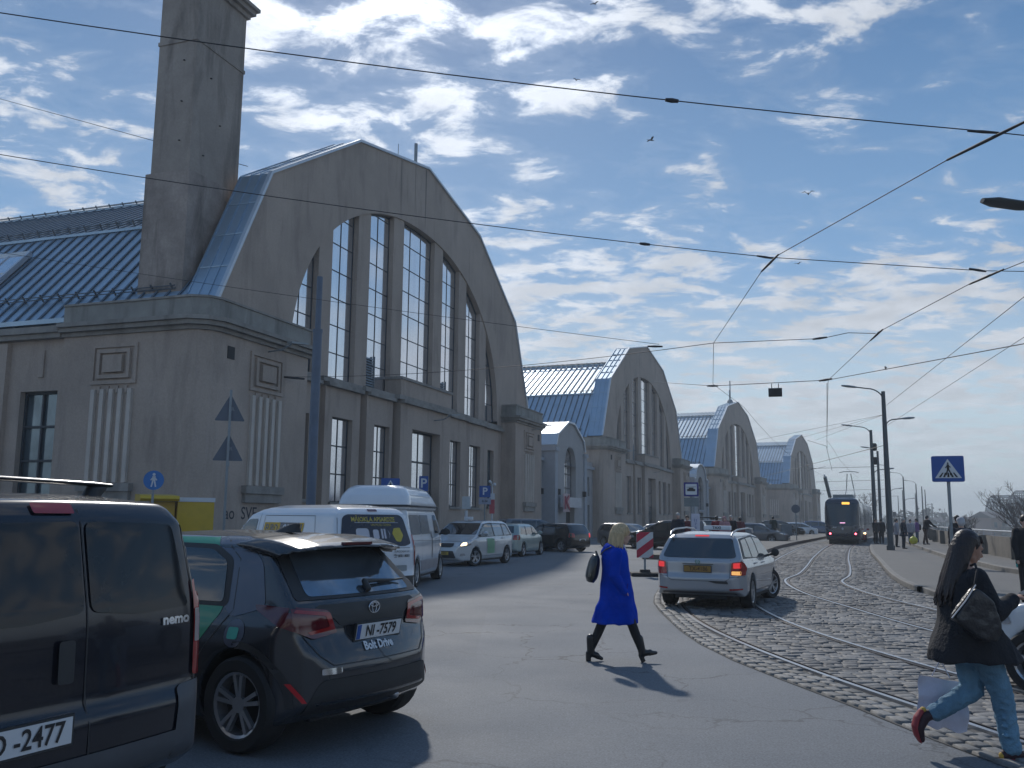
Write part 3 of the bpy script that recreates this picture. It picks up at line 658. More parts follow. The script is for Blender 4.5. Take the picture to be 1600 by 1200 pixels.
for i in (1,2,3):
    h = dup(hall, (HL[i][0],HL[i][1],0), R(90-HL[i][2]), labels[i]); halls.append(h)
def hframe(i):
    a = R(HL[i][2]); return Vector((HL[i][0],HL[i][1],0)), Vector((math.sin(a),math.cos(a),0)), Vector((math.cos(a),-math.sin(a),0))
def hpt(i, u, v, z): O, F, N_ = hframe(i); return O+F*u+N_*v+Vector((0,0,z))
# chimney tower of the nearest hall
chim_m = mat('chimney_stucco', (.34,.29,.25), .9, var=.2, nscale=.4, bump=.3, bscale=10, dirt=.45, fine=.05)
m = MB(); x0,x1,y0,y1 = -17.45,-14.45,1.9,3.7
m.box(x0-.13,x1+.13,y0-.13,y1+.13,8.8,14.75,2); m.box(x0,x1,y0,y1,14.755,20.1); m.box(x0-.04,x1+.04,y0-.04,y1+.04,20.104,20.25); m.box(x0,x1,y0,y1,20.254,22.6)
m.box(x0-.12,x1+.12,y0-.12,y1+.12,22.604,22.8); m.box(x0-.28,x1+.28,y0-.28,y1+.28,22.804,23.0); m.box(x0-.4,x1+.4,y0-.4,y1+.4,23.004,23.15); m.box(x0-.05,x1+.05,y0-.05,y1+.05,23.154,23.8)
for x,z in ((.9,18.9),(1.6,17.2),(.7,15.6)): m.box(x0+x,x0+x+.07,y0-.06,y0,z,z+.03,1); m.box(x0-.06,x0,y0+.5,y0+.56,z+.4,z+.43,1)
obj('chimney', m, [chim_m, dark_m, mat('chimney_stained', (.33,.275,.24), .9, var=.28, nscale=.9, bump=.3, bscale=10, dirt=.6, fine=.06)], hall)
sm = mat('water_stain', (.19,.165,.15), .95, var=.2)
for x_, w_, z0_ in ((-3.3,.10,17.4),(-.25,.16,17.5),(-1.6,.07,17.9)):
    zt_ = 21.1-abs(x_)*.197-.1; obj('water_stain', MB().add([(x_-w_/2,-.004,zt_),(x_+w_/2,-.004,zt_),(x_+w_*.3,-.004,z0_+.8),(x_+.02,-.004,z0_),(x_-w_*.25,-.004,z0_+.9)], [(0,1,2,3,4)]), sm, hall)
for i, dx in ((0,4.6),(2,1.2)):
    m = MB()
    if i == 0: m.tube([(-1.8,1,20.6),(-1.8,1,22.0)], .02, 6); m.tube([(.4,1.0,20.9),(.4,1.0,22.9)], .10, 8)
    else: m.tube([(-1,1,20.5),(-1,1,24.6)], .09, 6); m.tube([(-1.6,1,20.5),(-1.6,1,23.0)], .07, 6); m.ball((-1.2,1,21.0), .5)
    obj('antenna', m, galv, halls[i])
# ---------------------------------------------------------------- connecting buildings
def connector(i, label, arch_top, sign):
    A = hpt(i, 19.35, -.4, 0); B = hpt(i+1, -19.35, -.4, 0); d = B-A; Lg = d.length; t = thing('connecting_building', label, 'building', A, math.atan2(d.y, d.x), 'pale buildings between the halls')
    m = MB(); c0, c1 = (Lg*.20, Lg*.66); led = MB(); wins = MB()
    side = [(.2,c0),(c1,Lg-.1)]
    holes = []
    for a, b in side:
        n = 2 if b-a > 3.5 else 1
        for k in range(n): cx = a+(b-a)*(k+.5)/n; holes += [(cx-.35,cx+.35,.3,2.9),(cx-.35,cx+.35,3.7,5.4)]
    ca = (c0+c1)/2; hw = (c1-c0)/2
    grid_wall(m, 0, c0, 0, 6.2, [h for h in holes if h[1] < c0], 0, .3); grid_wall(m, c1, Lg, 0, 6.2, [h for h in holes if h[0] > c1], 0, .3)
    led.box(0,c0,-.22,.3,6.1,6.35); led.box(c1,Lg,-.22,.3,6.1,6.35); m.box(.01,c0,.0,12,6.35,6.8); m.box(c1,Lg-.01,.0,12,6.35,6.8)
    # projecting middle with gable / round top and tall arched window
    y = -.9; zb, zs = 3.0, 5.9; r = 1.6
    def arc(n=16): return [(ca-r*math.cos(math.pi*k/n), zs+r*math.sin(math.pi*k/n)) for k in range(n+1)]
    if arch_top: top = [(c1,7.2)]+[(ca+hw*.80*math.cos(math.pi*k/12), 7.2+2.0*math.sin(math.pi*k/12)) for k in range(13)]+[(c0,7.2)]
    else: top = [(c1,7.3),(c1-.5,8.2),(ca+.2*hw,9.4),(ca-.2*hw,9.4),(c0+.5,8.2),(c0,7.3)]
    # wall left and right of the opening, below, and the head between arch and outline
    dz = 2.6
    grid_wall(m, c0, c1, 0, zs, [(ca-r,ca+r,zb,zs),(ca-1.2,ca+1.2,0,dz)], y, .5)
    head = [(c0,zs)]+arc()+[(c1,zs)]+top; nn = len(head)
    bm = bmesh.new(); vs = [bm.verts.new((a,y,b)) for a, b in head]; f = bm.faces.new(vs); bmesh.ops.triangulate(bm, faces=[f]); tm = D.meshes.new('h'); bm.to_mesh(tm); bm.free()
    m.add([v.co[:] for v in tm.vertices], [tuple(p.vertices) for p in tm.polygons])
    a_ = arc()
    for (p,q),(p2,q2) in zip(a_, a_[1:]): m.quad((p,y,q),(p,y+.5,q),(p2,y+.5,q2),(p2,y,q2))
    prof = [(c0,0),(c0,7.3)]+top[::-1]+[(c1,7.3),(c1,0)]
    for (p,q),(p2,q2) in zip(prof, prof[1:]): m.quad((p,y,q),(p,10,q),(p2,10,q2),(p2,y,q2))
    for x in (c0, c1): led.box(x-.35,x+.35,y-.15,0,0,6.85); led.box(x-.45,x+.45,y-.25,.1,6.85,7.15)
    led.box(ca-1.5,ca+1.5,y-.16,y+.2,zb-.22,zb-.004)
    obj('wall', m, pale_m, t); obj('trim', led, mat('pale_trim', (.36,.38,.41), .85, var=.08), t)
    rf = MB()
    for (p,q),(p2,q2) in zip(top, top[1:]): rf.quad((p,y-.1,q+.06),(p,10,q+.06),(p2,10,q2+.06),(p2,y-.1,q2+.06)); rf.beam((p,y-.1,q+.02),(p2,y-.1,q2+.02), .14)
    obj('roof', rf, roof_edge, t)
    f = win(t, ca-r, ca+r, zb, zs+r, y+.42, 2, 4, top=lambda x: zs+math.sqrt(max(r*r-(x-ca)**2, 0)), bar=.12)
    for h in holes: win(t, h[0], h[1], h[2], h[3], .25, 1, 2, glass=pane_dark)
    dm = MB().box(ca-1.2,ca+1.2,y+.4,y+.5,0,dz); obj('door', dm, dark_m, t)
    for x in (c0-1.0, c0+.5, c1-.5, c1+1.2, c1+2.6):
        if x < Lg-.3: obj('wall_lamp', MB().box(x-.13,x+.13,(y if c0<x<c1 else 0)-.3,(y if c0<x<c1 else 0)-.02,3.5,3.95), dark_m, t)
    if sign:
        s = obj('shop_sign', MB().box(c0+.55,ca+1.6,y-.5,y-.3,2.55,3.35), mat('sign_pale', (.45,.46,.48), .5), t)
        k = obj('red_panel', MB().box(c0+.5,c0+2.2,y-.56,y-.52,2.2,3.6), mat('panel_pink', (.45,.33,.35), .5), t)
        x = c0+.75; q = MB()
        q.beam((x+.15,y-.60,2.4),(x+.15,y-.60,3.4), .26, .04, (0,1,0)); q.beam((x+.25,y-.62,2.95),(x+1.1,y-.62,3.42), .26, .04, (0,1,0)); q.beam((x+.35,y-.64,2.95),(x+1.15,y-.64,2.42), .26, .04, (0,1,0)); obj('emblem', q, mat('emblem_red', (.30,.02,.06), .5), t)
connector(0, 'pale gabled building with tall arched window between the first and second market halls', False, True)
connector(1, 'pale round-topped building partly hidden behind the second market hall', True, False)
# ================================================================ VEHICLES
def rpoly(P, r=.05, n=4):
    """round the corners of a polygon; r may be a list"""
    out = []; N_ = len(P)
    for i in range(N_):
        p = Vector(P[i]); a = Vector(P[i-1])-p; b = Vector(P[(i+1)%N_])-p; rr = r[i] if isinstance(r,(list,tuple)) else r
        q = min(rr, a.length*.48, b.length*.48)
        if q < .004: out.append(tuple(p)); continue
        A = p+a.normalized()*q; B = p+b.normalized()*q
        for k in range(n+1): t = k/n; out.append(tuple((1-t)**2*A+2*t*(1-t)*p+t*t*B))
    return out
class Body:
    """car shell: side outline x front section x plan outline, wheel arches cut, then rounded into one skin. x forward, y left"""
    def __init__(s, side, sec, plan, axles, rw, w, voxel=.03, it=6, bowr=.10, bowf=.16, crown=.03, archr=None, floor=.2):
        def pr(poly, ax, a, b): return obj('t', MB().prism(poly, ax, a, b), [])
        A = pr(side, 'y', -w, w); B = pr(sec+[(-y,z) for y,z in sec[::-1]], 'x', -6 if w < 1.4 else -20, 6 if w < 1.4 else 20); C = pr(plan+[(x,-y) for x,y in plan[::-1]], 'z', -.5, 5)
        rem = [B, C]
        for o in (B, C): m = A.modifiers.new('b','BOOLEAN'); m.operation = 'INTERSECT'; m.object = o; m.solver = 'EXACT'
        ar = archr or rw+.045
        for x in axles:
            for sd in (-1,1):
                pts = [(x+ar*math.cos(2*math.pi*k/28), rw+ar*math.sin(2*math.pi*k/28)) for k in range(28)]
                y0, y1 = sorted((sd*(w-.42-(.2 if w>1.15 else 0)), sd*(w+.4))); o = pr(pts, 'y', y0, y1); rem.append(o); m = A.modifiers.new('b','BOOLEAN'); m.operation = 'DIFFERENCE'; m.object = o; m.solver = 'EXACT'
        r = A.modifiers.new('r','REMESH'); r.mode = 'VOXEL'; r.voxel_size = voxel; r.use_smooth_shade = True
        q = A.modifiers.new('s','SMOOTH'); q.iterations = it; q.factor = .5
        apply_mods(A); me = A.data
        for o in rem+[A]: D.objects.remove(o)
        co = np.empty(len(me.vertices)*3); me.vertices.foreach_get('co', co); co = co.reshape(-1,3); xm, xM = co[:,0].min(), co[:,0].max(); yy = (co[:,1]/w)**2
        tr = np.clip((xm+.9-co[:,0])/.9,0,1); tf = np.clip((co[:,0]-xM+1.5)/1.5,0,1)
        co[:,0] += yy*bowr*tr-yy*bowf*tf
        zM = co[:,2].max(); co[:,2] -= yy*crown*np.clip((co[:,2]-.6)/(zM-.6),0,1)
        me.vertices.foreach_set('co', co.reshape(-1)); me.update()
        s.me = me; s.w = w; s.xm, s.xM = xm, xM
        s.bvh = BVHTree.FromPolygons([v.co for v in me.vertices], [tuple(p.vertices) for p in me.polygons])
    def hit(s, ax, a, b):
        if ax == 'L': o, d = (a, 5, b), (0,-1,0)
        elif ax == 'R': o, d = (a, -5, b), (0,1,0)
        elif ax == 'B': o, d = (-25, a, b), (1,0,0)
        elif ax == 'F': o, d = (25, a, b), (-1,0,0)
        else: o, d = (a, b, 8), (0,0,-1)
        h, n, i, _ = s.bvh.ray_cast(Vector(o), Vector(d))
        return (h, n, -Vector(d)) if h else (None, None, None)
    def project(s, me, ax, eps):
        bad = []; last = None; vb = []
        for v in me.vertices:
            h, n, d = s.hit(ax, v.co.x, v.co.y)
            if h is not None and n.dot(d) < .22 and ax in 'LRBF': h = None
            if h is None: bad.append(v.index); v.co = (0,0,-9); continue
            v.co = h+n*eps*.6+d*eps*.5
        if bad:
            b = set(bad); bm = bmesh.new(); bm.from_mesh(me); bm.verts.ensure_lookup_table(); bmesh.ops.delete(bm, geom=[bm.verts[i] for i in b], context='VERTS'); bm.to_mesh(me); bm.free()
        return me
    def patch(s, ax, poly, eps=.006, cell=.06, thick=0):
        bm = bmesh.new(); vs = [bm.verts.new((p[0],p[1],0)) for p in poly]; f = bm.faces.new(vs)
        if f.normal.z < 0: f.normal_flip()
        for i in (0,1):
            lo = min(p[i] for p in poly); hi = max(p[i] for p in poly); k = lo+cell
            while k < hi:
                g = bm.verts[:]+bm.edges[:]+bm.faces[:]; co = [0,0,0]; no = [0,0,0]; co[i] = k; no[i] = 1
                bmesh.ops.bisect_plane(bm, geom=g, plane_co=co, plane_no=no, dist=1e-5); k += cell
        bmesh.ops.triangulate(bm, faces=[f for f in bm.faces if len(f.verts) > 4])
        me = D.meshes.new('p'); bm.to_mesh(me); bm.free(); s.project(me, ax, eps)
        if ax in ('L','B'): me.flip_normals()
        me.polygons.foreach_set('use_smooth', [True]*len(me.polygons)); return me
    def decal(s, name, ax, poly, m, parent, eps=.006, cell=.06, r=.03):
        if r: poly = rpoly(poly, r)
        return obj(name, s.patch(ax, poly, eps, cell), m, parent)
    def line(s, ax, pts, w=.008, eps=.004):
        """thin strip (panel gap) as quads for merging"""
        m = MB(); P = []
        for a, b in zip(pts, pts[1:]):
            k = max(2, int(math.dist(a,b)/.07))
            for j in range(k): P.append((a[0]+(b[0]-a[0])*j/k, a[1]+(b[1]-a[1])*j/k))
        P.append(pts[-1]); Q = []
        for i, p in enumerate(P):
            a = P[max(i-1,0)]; b = P[min(i+1,len(P)-1)]; dx, dy = b[0]-a[0], b[1]-a[1]; l = math.hypot(dx,dy) or 1; nx, ny = -dy/l*w/2, dx/l*w/2; row = []
            for sg in (-1,1):
                h, n, d = s.hit(ax, p[0]+nx*sg, p[1]+ny*sg); row.append(tuple(h+n*eps) if h else None)
            Q.append(row)
        runs = []
        for a, b in zip(Q, Q[1:]):
            if None in a or None in b or math.dist(a[0],b[0]) > .3: runs.append(m); m = MB(); continue
            m.quad(a[0],a[1],b[1],b[0])
        return max(runs+[m], key=lambda q: len(q.f))
    def text(s, txt, size, ax, c, m, parent, bold=0, xscale=1, eps=.009, name='lettering', slant=0):
        me = text_mesh(txt, size, bold, 'CENTER', xscale); fl = -1 if ax in ('B','L') else 1
        for v in me.vertices: v.co = ((v.co.x+slant*v.co.y)*fl+c[0], v.co.y+c[1], 0)
        s.project(me, ax, eps); return obj(name, me, m, parent)
def wheel(parent, x, y, r, rim_m, wd=.2, spokes=5, steer=0, name='wheel', dark=False, double=True):
    sd = 1 if y > 0 else -1; m = MB(); n = 32; prof = [(r*.68,0),(r*.72,-.012),(r*.93,-.015),(r*.985,.01),(r,.04),(r,wd-.04),(r*.95,wd),(r*.6,wd)]
    for (ra,ya),(rb,yb) in zip(prof, prof[1:]):
        for k in range(n):
            a, b = 2*math.pi*k/n, 2*math.pi*(k+1)/n; m.quad((ra*math.cos(a),-ya*sd,ra*math.sin(a)),(ra*math.cos(b),-ya*sd,ra*math.sin(b)),(rb*math.cos(b),-yb*sd,rb*math.sin(b)),(rb*math.cos(a),-yb*sd,rb*math.sin(a)))
    o = obj(name, m, rubber, parent, smooth=40); o.location = (x, y, r); o.rotation_euler = (0,0,steer)
    g = MB(); R0 = r*.69
    g.disc((0,-.10*sd,0), R0*.98, 'y', 28, 1, -.01*sd)
    for k in range(28):
        a, b = 2*math.pi*k/28, 2*math.pi*(k+1)/28
        for (ra,ya),(rb,yb) in (((R0,-.0),(R0*.9,-.012)),((R0*.9,-.012),(R0*.86,-.10))): g.quad((ra*math.cos(a),ya*sd,ra*math.sin(a)),(ra*math.cos(b),ya*sd,ra*math.sin(b)),(rb*math.cos(b),yb*sd,rb*math.sin(b)),(rb*math.cos(a),yb*sd,rb*math.sin(a)))
    for k in range(spokes):
        for da in ((-.17,.17) if double else (0,)):
            a = 2*math.pi*k/spokes+.3; ww = .028 if double else .05
            p0 = (.04*math.cos(a+da),-.035*sd,.04*math.sin(a+da)); p1 = (R0*.9*math.cos(a+da),-.018*sd,R0*.9*math.sin(a+da)); g.beam(p0, p1, ww, .035, (0,1,0))
    g.disc((0,-.045*sd,0), .055, 'y', 16, 0, .03*sd)
    obj('rim', g, [rim_m, black_plastic], o); return o
def plate(parent, x, y, z, txt, rx=0, rz=0, w=.52, h=.11, m=None, blue=True, ts=.098, x_off=.02, size=1, up=0, front=False, ink_m=None):
    """number plate facing -x (rear)"""
    p = obj('number_plate', MB().box(-.006,0,-w/2,w/2,-h/2,h/2), m or plate_w, parent); p.location = (x,y,z); p.rotation_euler = (0, up, rz+(math.pi if front else 0))
    obj('plate_frame', MB().box(-.003,.012,-w/2-.012,w/2+.012,-h/2-.012,h/2+.012), black_plastic, p)
    if blue: obj('plate_band', MB().box(-.0085,-.006,w/2-.045,w/2-.003,-h/2+.003,h/2-.003), blue_sign, p)
    t = text_mesh(txt, ts*1.15, .002, 'CENTER', .88); o = obj('plate_text', t, ink_m or ink, p); o.rotation_euler = (math.pi/2,0,-math.pi/2); o.location = (-.0105,-x_off,-.002); return p
def mirror(b, parent, x, z, mat_, sd, w=.20):
    h, n, d = b.hit('L' if sd > 0 else 'R', x, z); y = (h.y if h else .75*sd)
    m = MB().cap((x,y,z-.03),.025,(x+.02,y+.1*sd,z),.03,8); m2 = m.loft([((x-.02+dx,y+.17*sd,z+.03), ry*w*.55, rz*.085) for dx,ry,rz in ((-.05,.8,.8),(-.04,1,1),(.02,.95,.95),(.07,.6,.6),(.085,.2,.2))], Vector((0,1,0)), Vector((0,0,1)), 14)
    return obj('mirror', m2, mat_, parent, smooth=60)
def handle(b, parent, x, z, sd, m, L_=.17):
    h, n, d = b.hit('L' if sd > 0 else 'R', x, z)
    if h: obj('handle', MB().cap((x-L_/2,h.y+.022*sd,z),.014,(x+L_/2,h.y+.022*sd,z),.014,8), m, parent, smooth=60)
def body_obj(b, parent, m): return obj('body', b.me, m, parent)
def gaps(b, parent, L_):
    for ax, pts in L_:
        q = b.line(ax, pts)
        if q.f: obj('panel_gap', q, black_plastic, parent, fix=False)
def interior(b, parent, x0, x1, z0, z1, w): obj('underbody', MB().box(x0,x1,-w,w,z0,z1), dark_m, parent)
def place(t, axle_c, az, x_axle, sc=1):
    """put the thing so that its rear axle centre stands on axle_c, heading az degrees (0 = away, + right)"""
    a = math.pi/2-R(az); d = Vector((math.cos(a),math.sin(a),0)); p = Vector((axle_c[0],axle_c[1],axle_c[2] if len(axle_c)>2 else 0))-d*x_axle*sc; t.scale = (sc,)*3; t.location = p; t.rotation_euler = (0,0,a)

# ---------------------------------------------------------------- generic car used for the parked rows
def windows_side(b, parent, P, pillars, eps=.007, m=None):
    for sd in ('L','R'):
        b.decal('side_window', sd, P, m or glass_car, parent, eps, r=.04)
    return
def hatch_shape(L=4.0, H=1.47, hood=.95, base=.3, rear=.55):
    h = L/2
    return [(-h,.32),(-h,.62),(-h+.04,.92),(-h+.12,1.0),(-h+.38,H-.09),(-h+.55,H-.02),(-h+1.3,H),(-h+2.1,H-.03),(-h+2.35,H-.10),(h-1.12,1.0),(h-.95,.955),(h-.25,.80),(h-.05,.68),(h,.5),(h,.30),(h-.12,.2),(-h+.15,.22)]
def std_sec(w, H, belt=.93, tum=.19): return [(w-.06,.15),(w,.35),(w,.70),(w-.015,.86),(w-.04,belt),(w-tum*.75,H-.14),(w-tum-.05,H-.03),(w-tum-.2,H+.005),(0,H+.02)]
def std_plan(L, w): h = L/2; return [(-h-.01,0),(-h-.01,w-.26),(-h+.06,w-.10),(-h+.32,w-.01),(-h+.8,w),(h-1.1,w),(h-.55,w-.05),(h-.18,w-.2),(h+.01,w-.45),(h+.01,0)]
def parked_proto(kind, name, paint, label, cat, L=4.2, H=1.48, w=.88, voxel=.045, wb=2.58, group='cars parked along the halls'):
    h = L/2; t = thing(name, label, cat, group=group); xr = -h+.75; xf = xr+wb; rw = .31
    if kind == 'hatch': side = hatch_shape(L, H)
    elif kind == 'sedan': side = [(-h,.32),(-h,.75),(-h+.05,.98),(-h+.5,1.02),(-h+1.15,H-.06),(-h+1.6,H),(-h+2.3,H-.01),(-h+2.6,H-.08),(h-1.22,.98),(h-.3,.82),(h-.05,.68),(h,.5),(h,.3),(h-.12,.2),(-h+.15,.22)]
    elif kind == 'suv': side = [(-h,.38),(-h,.7),(-h+.03,1.05),(-h+.28,H-.12),(-h+.45,H-.02),(-h+1.4,H),(-h+2.3,H-.03),(-h+2.6,H-.12),(h-1.15,1.12),(h-1.0,1.07),(h-.2,.92),(h-.03,.75),(h,.55),(h,.36),(h-.12,.26),(-h+.15,.28)]; rw = .35
    elif kind == 'wagon': side = [(-h,.32),(-h,.66),(-h+.04,.95),(-h+.10,1.02),(-h+.30,H-.10),(-h+.45,H-.02),(-h+1.6,H),(-h+2.4,H-.03),(-h+2.7,H-.10),(h-1.15,1.0),(h-.95,.96),(h-.25,.82),(h-.05,.68),(h,.5),(h,.3),(h-.12,.2),(-h+.15,.22)]
    belt = 1.02 if kind == 'suv' else .93
    b = Body(side, std_sec(w, H, belt), std_plan(L, w), (xr,xf), rw, w, voxel, 4); body_obj(b, t, paint)
    zt = H-.13; rear_x = -h+(.95 if kind == 'sedan' else .55)
    P = [(rear_x-.12,belt+.06),(rear_x+.14,zt),(-h+2.2,zt-.01),(h-1.32,belt+.08),(h-1.4,belt+.03)]
    for sd in ('L','R'):
        b.decal('side_window', sd, P, glass_car, t, .008, .09)
        m = MB()
        for x in (-h+1.15+(.3 if kind=='sedan' else 0), -h+2.02): m2 = b.line(sd, [(x,belt),(x+.03,zt)], .07, .013); m.add(m2.v, m2.f)
        obj('pillar', m, paint if kind == 'suv' else black_plastic, t, fix=False)
    zb = belt+.10
    b.decal('rear_window', 'B', [(-w+.30,zb),(w-.30,zb),(w-.36,zt),(-w+.36,zt)], glass_car, t, .008, .09)
    b.decal('windscreen', 'F', [(-w+.16,belt+.10),(w-.16,belt+.10),(w-.30,zt),(-w+.30,zt)], glass_car, t, .008, .09)
    for sd in (-1,1):
        b.decal('tail_lamp', 'B', sorted_poly([(sd*(w-.30),.74),(sd*(w-.04),.74),(sd*(w-.06),.96),(sd*(w-.28),.94)]), red_lamp, t, .01, .08)
        b.decal('headlight', 'F', sorted_poly([(sd*(w-.36),.62),(sd*(w-.07),.66),(sd*(w-.10),.80),(sd*(w-.34),.74)]), clear_lamp, t, .01, .08)
        mirror(b, t, h-1.35, belt+.08, paint, sd)
    b.decal('grille', 'F', [(-.36,.40),(.36,.40),(.40,.56),(-.40,.56)], black_plastic, t, .01, .08)
    h1, n1, _ = b.hit('B', 0, .80)
    plate(t, h1.x-.012, 0, .62 if kind != 'suv' else .8, '', blue=False); h2, _, _ = b.hit('F', 0, .45); plate(t, h2.x+.01, 0, .45, '', blue=False, front=True)
    for x in (xr,xf):
        for sd in (-1,1): wheel(t, x, sd*(w-.03), rw, silver if kind != 'hatch' else clear_lamp, .2, 5, double=False)
    gaps(b, t, [(sd, [(x,.35),(x,belt)]) for sd in ('L','R') for x in (-h+1.2,-h+2.05,h-1.25)]); interior(b, t, xr-.2, xf+.2, .16, .5, w-.45)
    return t, xr
def sorted_poly(P):
    a = sum(P[i][0]*P[(i+1)%len(P)][1]-P[(i+1)%len(P)][0]*P[i][1] for i in range(len(P))); return P if a > 0 else P[::-1]
GV = 'vehicles around the junction'
# ---------------------------------------------------------------- dark hatchback with green wrap
grey_paint = mat('graphite_paint', (.040,.043,.050), .22, .35, coat=.9, var=.06, nscale=1.5)
green_wrap = mat('green_wrap', (.010,.26,.12), .3, coat=.6, var=.05)
grey_wrap = mat('grey_wrap', (.085,.095,.13), .3, .2, coat=.6, var=.05)
chrome = mat('chrome', (.7,.72,.75), .12, 1., var=.03)
rim_dark = mat('rim_grey', (.42,.43,.45), .32, .7, var=.05)
lamp_dark = mat('lamp_dark_red', (.10,.006,.012), .08, coat=1., var=.05)
def yaris():
    t = thing('hatchback_car', 'dark grey hatchback with green wrapped doors and plate NI-7579, rear towards us', 'car', group=GV)
    h, w, H = 1.97, .872, 1.50; xr, xf = -1.37, 1.19
    side = [(-h,.34),(-h-.01,.56),(-h+.03,.66),(-h+.10,.80),(-h+.11,.93),(-h+.14,1.01),(-h+.52,1.36),(-h+.60,1.44),(-h+1.0,1.485),(-h+1.6,H),(-h+2.15,H-.03),(-h+2.4,1.41),(.98,1.03),(1.15,.98),(1.72,.83),(1.90,.70),(h,.5),(h,.28),(h-.15,.18),(-h+.22,.20)]
    sec = [(w-.08,.15),(w-.01,.32),(w,.62),(w-.005,.72),(w-.045,.86),(w-.09,.96),(w-.20,1.28),(w-.26,1.41),(w-.36,1.47),(0,1.52)]
    plan = [(-h-.02,0),(-h-.02,w-.36),(-h+.05,w-.16),(-h+.22,w-.03),(-h+.55,w),(h-1.1,w-.01),(h-.5,w-.06),(h-.15,w-.22),(h+.02,w-.48),(h+.02,0)]
    b = Body(side, sec, plan, (xr,xf), .33, w, .022, 5, bowr=.13); body_obj(b, t, grey_paint)
    D_ = b.decal
    # side: wrap fields under the windows
    D_('green_panel','L',[(-.98,.30),(-.88,.60),(-1.02,.80),(-1.12,.95),(-1.0,1.30),(-.75,1.47),(.8,1.47),(1.7,.9),(1.9,.5),(1.5,.3)], green_wrap, t, .003, .05, .06)
    D_('grey_panel','L',[(-1.52,.98),(-1.22,.90),(-1.10,.98),(-.98,1.30),(-.80,1.46),(-1.1,1.46),(-1.38,1.28)], grey_wrap, t, .0035, .05, .06)
    D_('green_panel','R',[(-.98,.30),(-.55,.55),(-.62,.85),(-.30,1.36),(.8,1.40),(1.7,.9),(1.5,.3)], green_wrap, t, .003, .07, .08)
    for s in ('L','R'):
        D_('window_rubber',s,[(-1.16,.97),(-1.08,1.30),(-.85,1.40),(.10,1.41),(.84,1.03),(.80,.96)], black_plastic, t, .005, .05, .06)
        D_('side_window',s,[(-1.10,1.00),(-1.02,1.28),(-.82,1.365),(-.02,1.38),(-.02,.99)], glass_car, t, .008, .05, .04)
        D_('side_window',s,[(.06,.99),(.06,1.375),(.12,1.372),(.74,1.03),(.72,.99)], glass_car, t, .008, .05, .04)
    g = gaps(b, t, [('L',[(-.90,.42),(-.98,.62),(-1.22,.95),(-1.14,1.30),(-.92,1.43)]),('L',[(.02,.34),(.0,.7),(.02,.98)]),('L',[(1.02,.4),(.95,.96)]),('L',[(-.92,.34),(.98,.32)]),('R',[(-.90,.42),(-1.02,.62),(-.92,.95)]),('R',[(.02,.34),(.02,.98)]),
        ('B',[(-.60,.66),(-.50,.59),(.50,.59),(.60,.66)]),('B',[(-.60,.66),(-.70,.80)]),('B',[(.60,.66),(.70,.80)])])
    # rear: dark band with lamps reaching round the corners
    D_('rear_window','B',[(-.60,1.05),(.60,1.05),(.50,1.36),(-.50,1.36)], mat('rear_glass', (.22,.27,.32), .06, .75, var=.35, nscale=2.5), t, .008, .04, .05)
    D_('window_surround','B',[(-.71,1.03),(.71,1.03),(.60,1.39),(-.60,1.39)], black_plastic, t, .005, .04, .04)
    D_('lamp_band','B',[(-.62,.93),(-.55,.995),(.55,.995),(.62,.93),(.42,.90),(.36,.84),(-.36,.84),(-.42,.90)], black_plastic, t, .005, .04, .03)
    for s in (-1,1):
        D_('tail_lamp','B',sorted_poly([(s*.40,.80),(s*.47,.96),(s*.60,.975),(s*.80,1.0),(s*.86,.95),(s*.78,.84),(s*.62,.77)]), lamp_dark, t, .010, .03, .02)
        D_('lamp_strip','B',sorted_poly([(s*.42,.825),(s*.46,.94),(s*.74,.975),(s*.76,.955),(s*.50,.92),(s*.47,.845),(s*.66,.82),(s*.64,.80)]), red_lamp, t, .013, .03, .012)
        D_('tail_lamp','L' if s > 0 else 'R',[(-1.86,.80),(-1.45,.96),(-1.42,1.0),(-1.84,.985)], lamp_dark, t, .010, .03, .02)
        D_('reflector','B',sorted_poly([(s*.69,.36),(s*.715,.36),(s*.79,.49),(s*.765,.49)]), mat('reflector_red', (.55,.02,.03), .3), t, .012, .03, 0)
    D_('bumper_trim','B',[(-.72,.27),(-.60,.50),(.60,.50),(.72,.27)], black_plastic, t, .006, .05, .06)
    # spoiler lip overhanging the rear window
    m = MB(); P = [(-h+.33,1.425,.60),(-h+.36,1.44,.50),(-h+.30,1.455,0)]
    ring = []
    for y, dx, dz in ((-.66,.30,-.055),(-.60,.08,-.02),(-.40,.02,.0),(0,0,.012),(.40,.02,.0),(.60,.08,-.02),(.66,.30,-.055)):
        c = Vector((-h+.50+dx*.6, y, 1.425+dz)); ring.append((c, .24, .028))
    m.loft(ring, Vector((1,0,.17)), Vector((0,0,1)), 14); obj('spoiler', blob(m, .016, 2), grey_paint, t)
    obj('brake_lamp', MB().box(-h+.27,-h+.31,-.16,.16,1.405,1.425), lamp_dark, t)
    m = MB().loft([((-.95,0,1.485),.16,.035),((-.99,0,1.52),.10,.022),((-1.05,0,1.555),.045,.010)], n=12); obj('antenna_fin', m, black_plastic, t, smooth=50)
    # wiper, emblem, writing
    h1,n1,_ = b.hit('B',0,1.06); h2,_,_ = b.hit('B',-.42,1.10); h3,_,_ = b.hit('B',0,1.1); m = MB().cap(h1+n1*.03,.028,h3+n1*.045,.022).cap(h3+n1*.045,.018,h2+n1*.03,.008).cap(h2+n1*.02+Vector((0,.2,.0)),.010,h2+n1*.02+Vector((0,-.12,.01)),.007); obj('wiper', m, black_plastic, t, smooth=60)
    h4,n4,_ = b.hit('B',0,.945); m = MB()
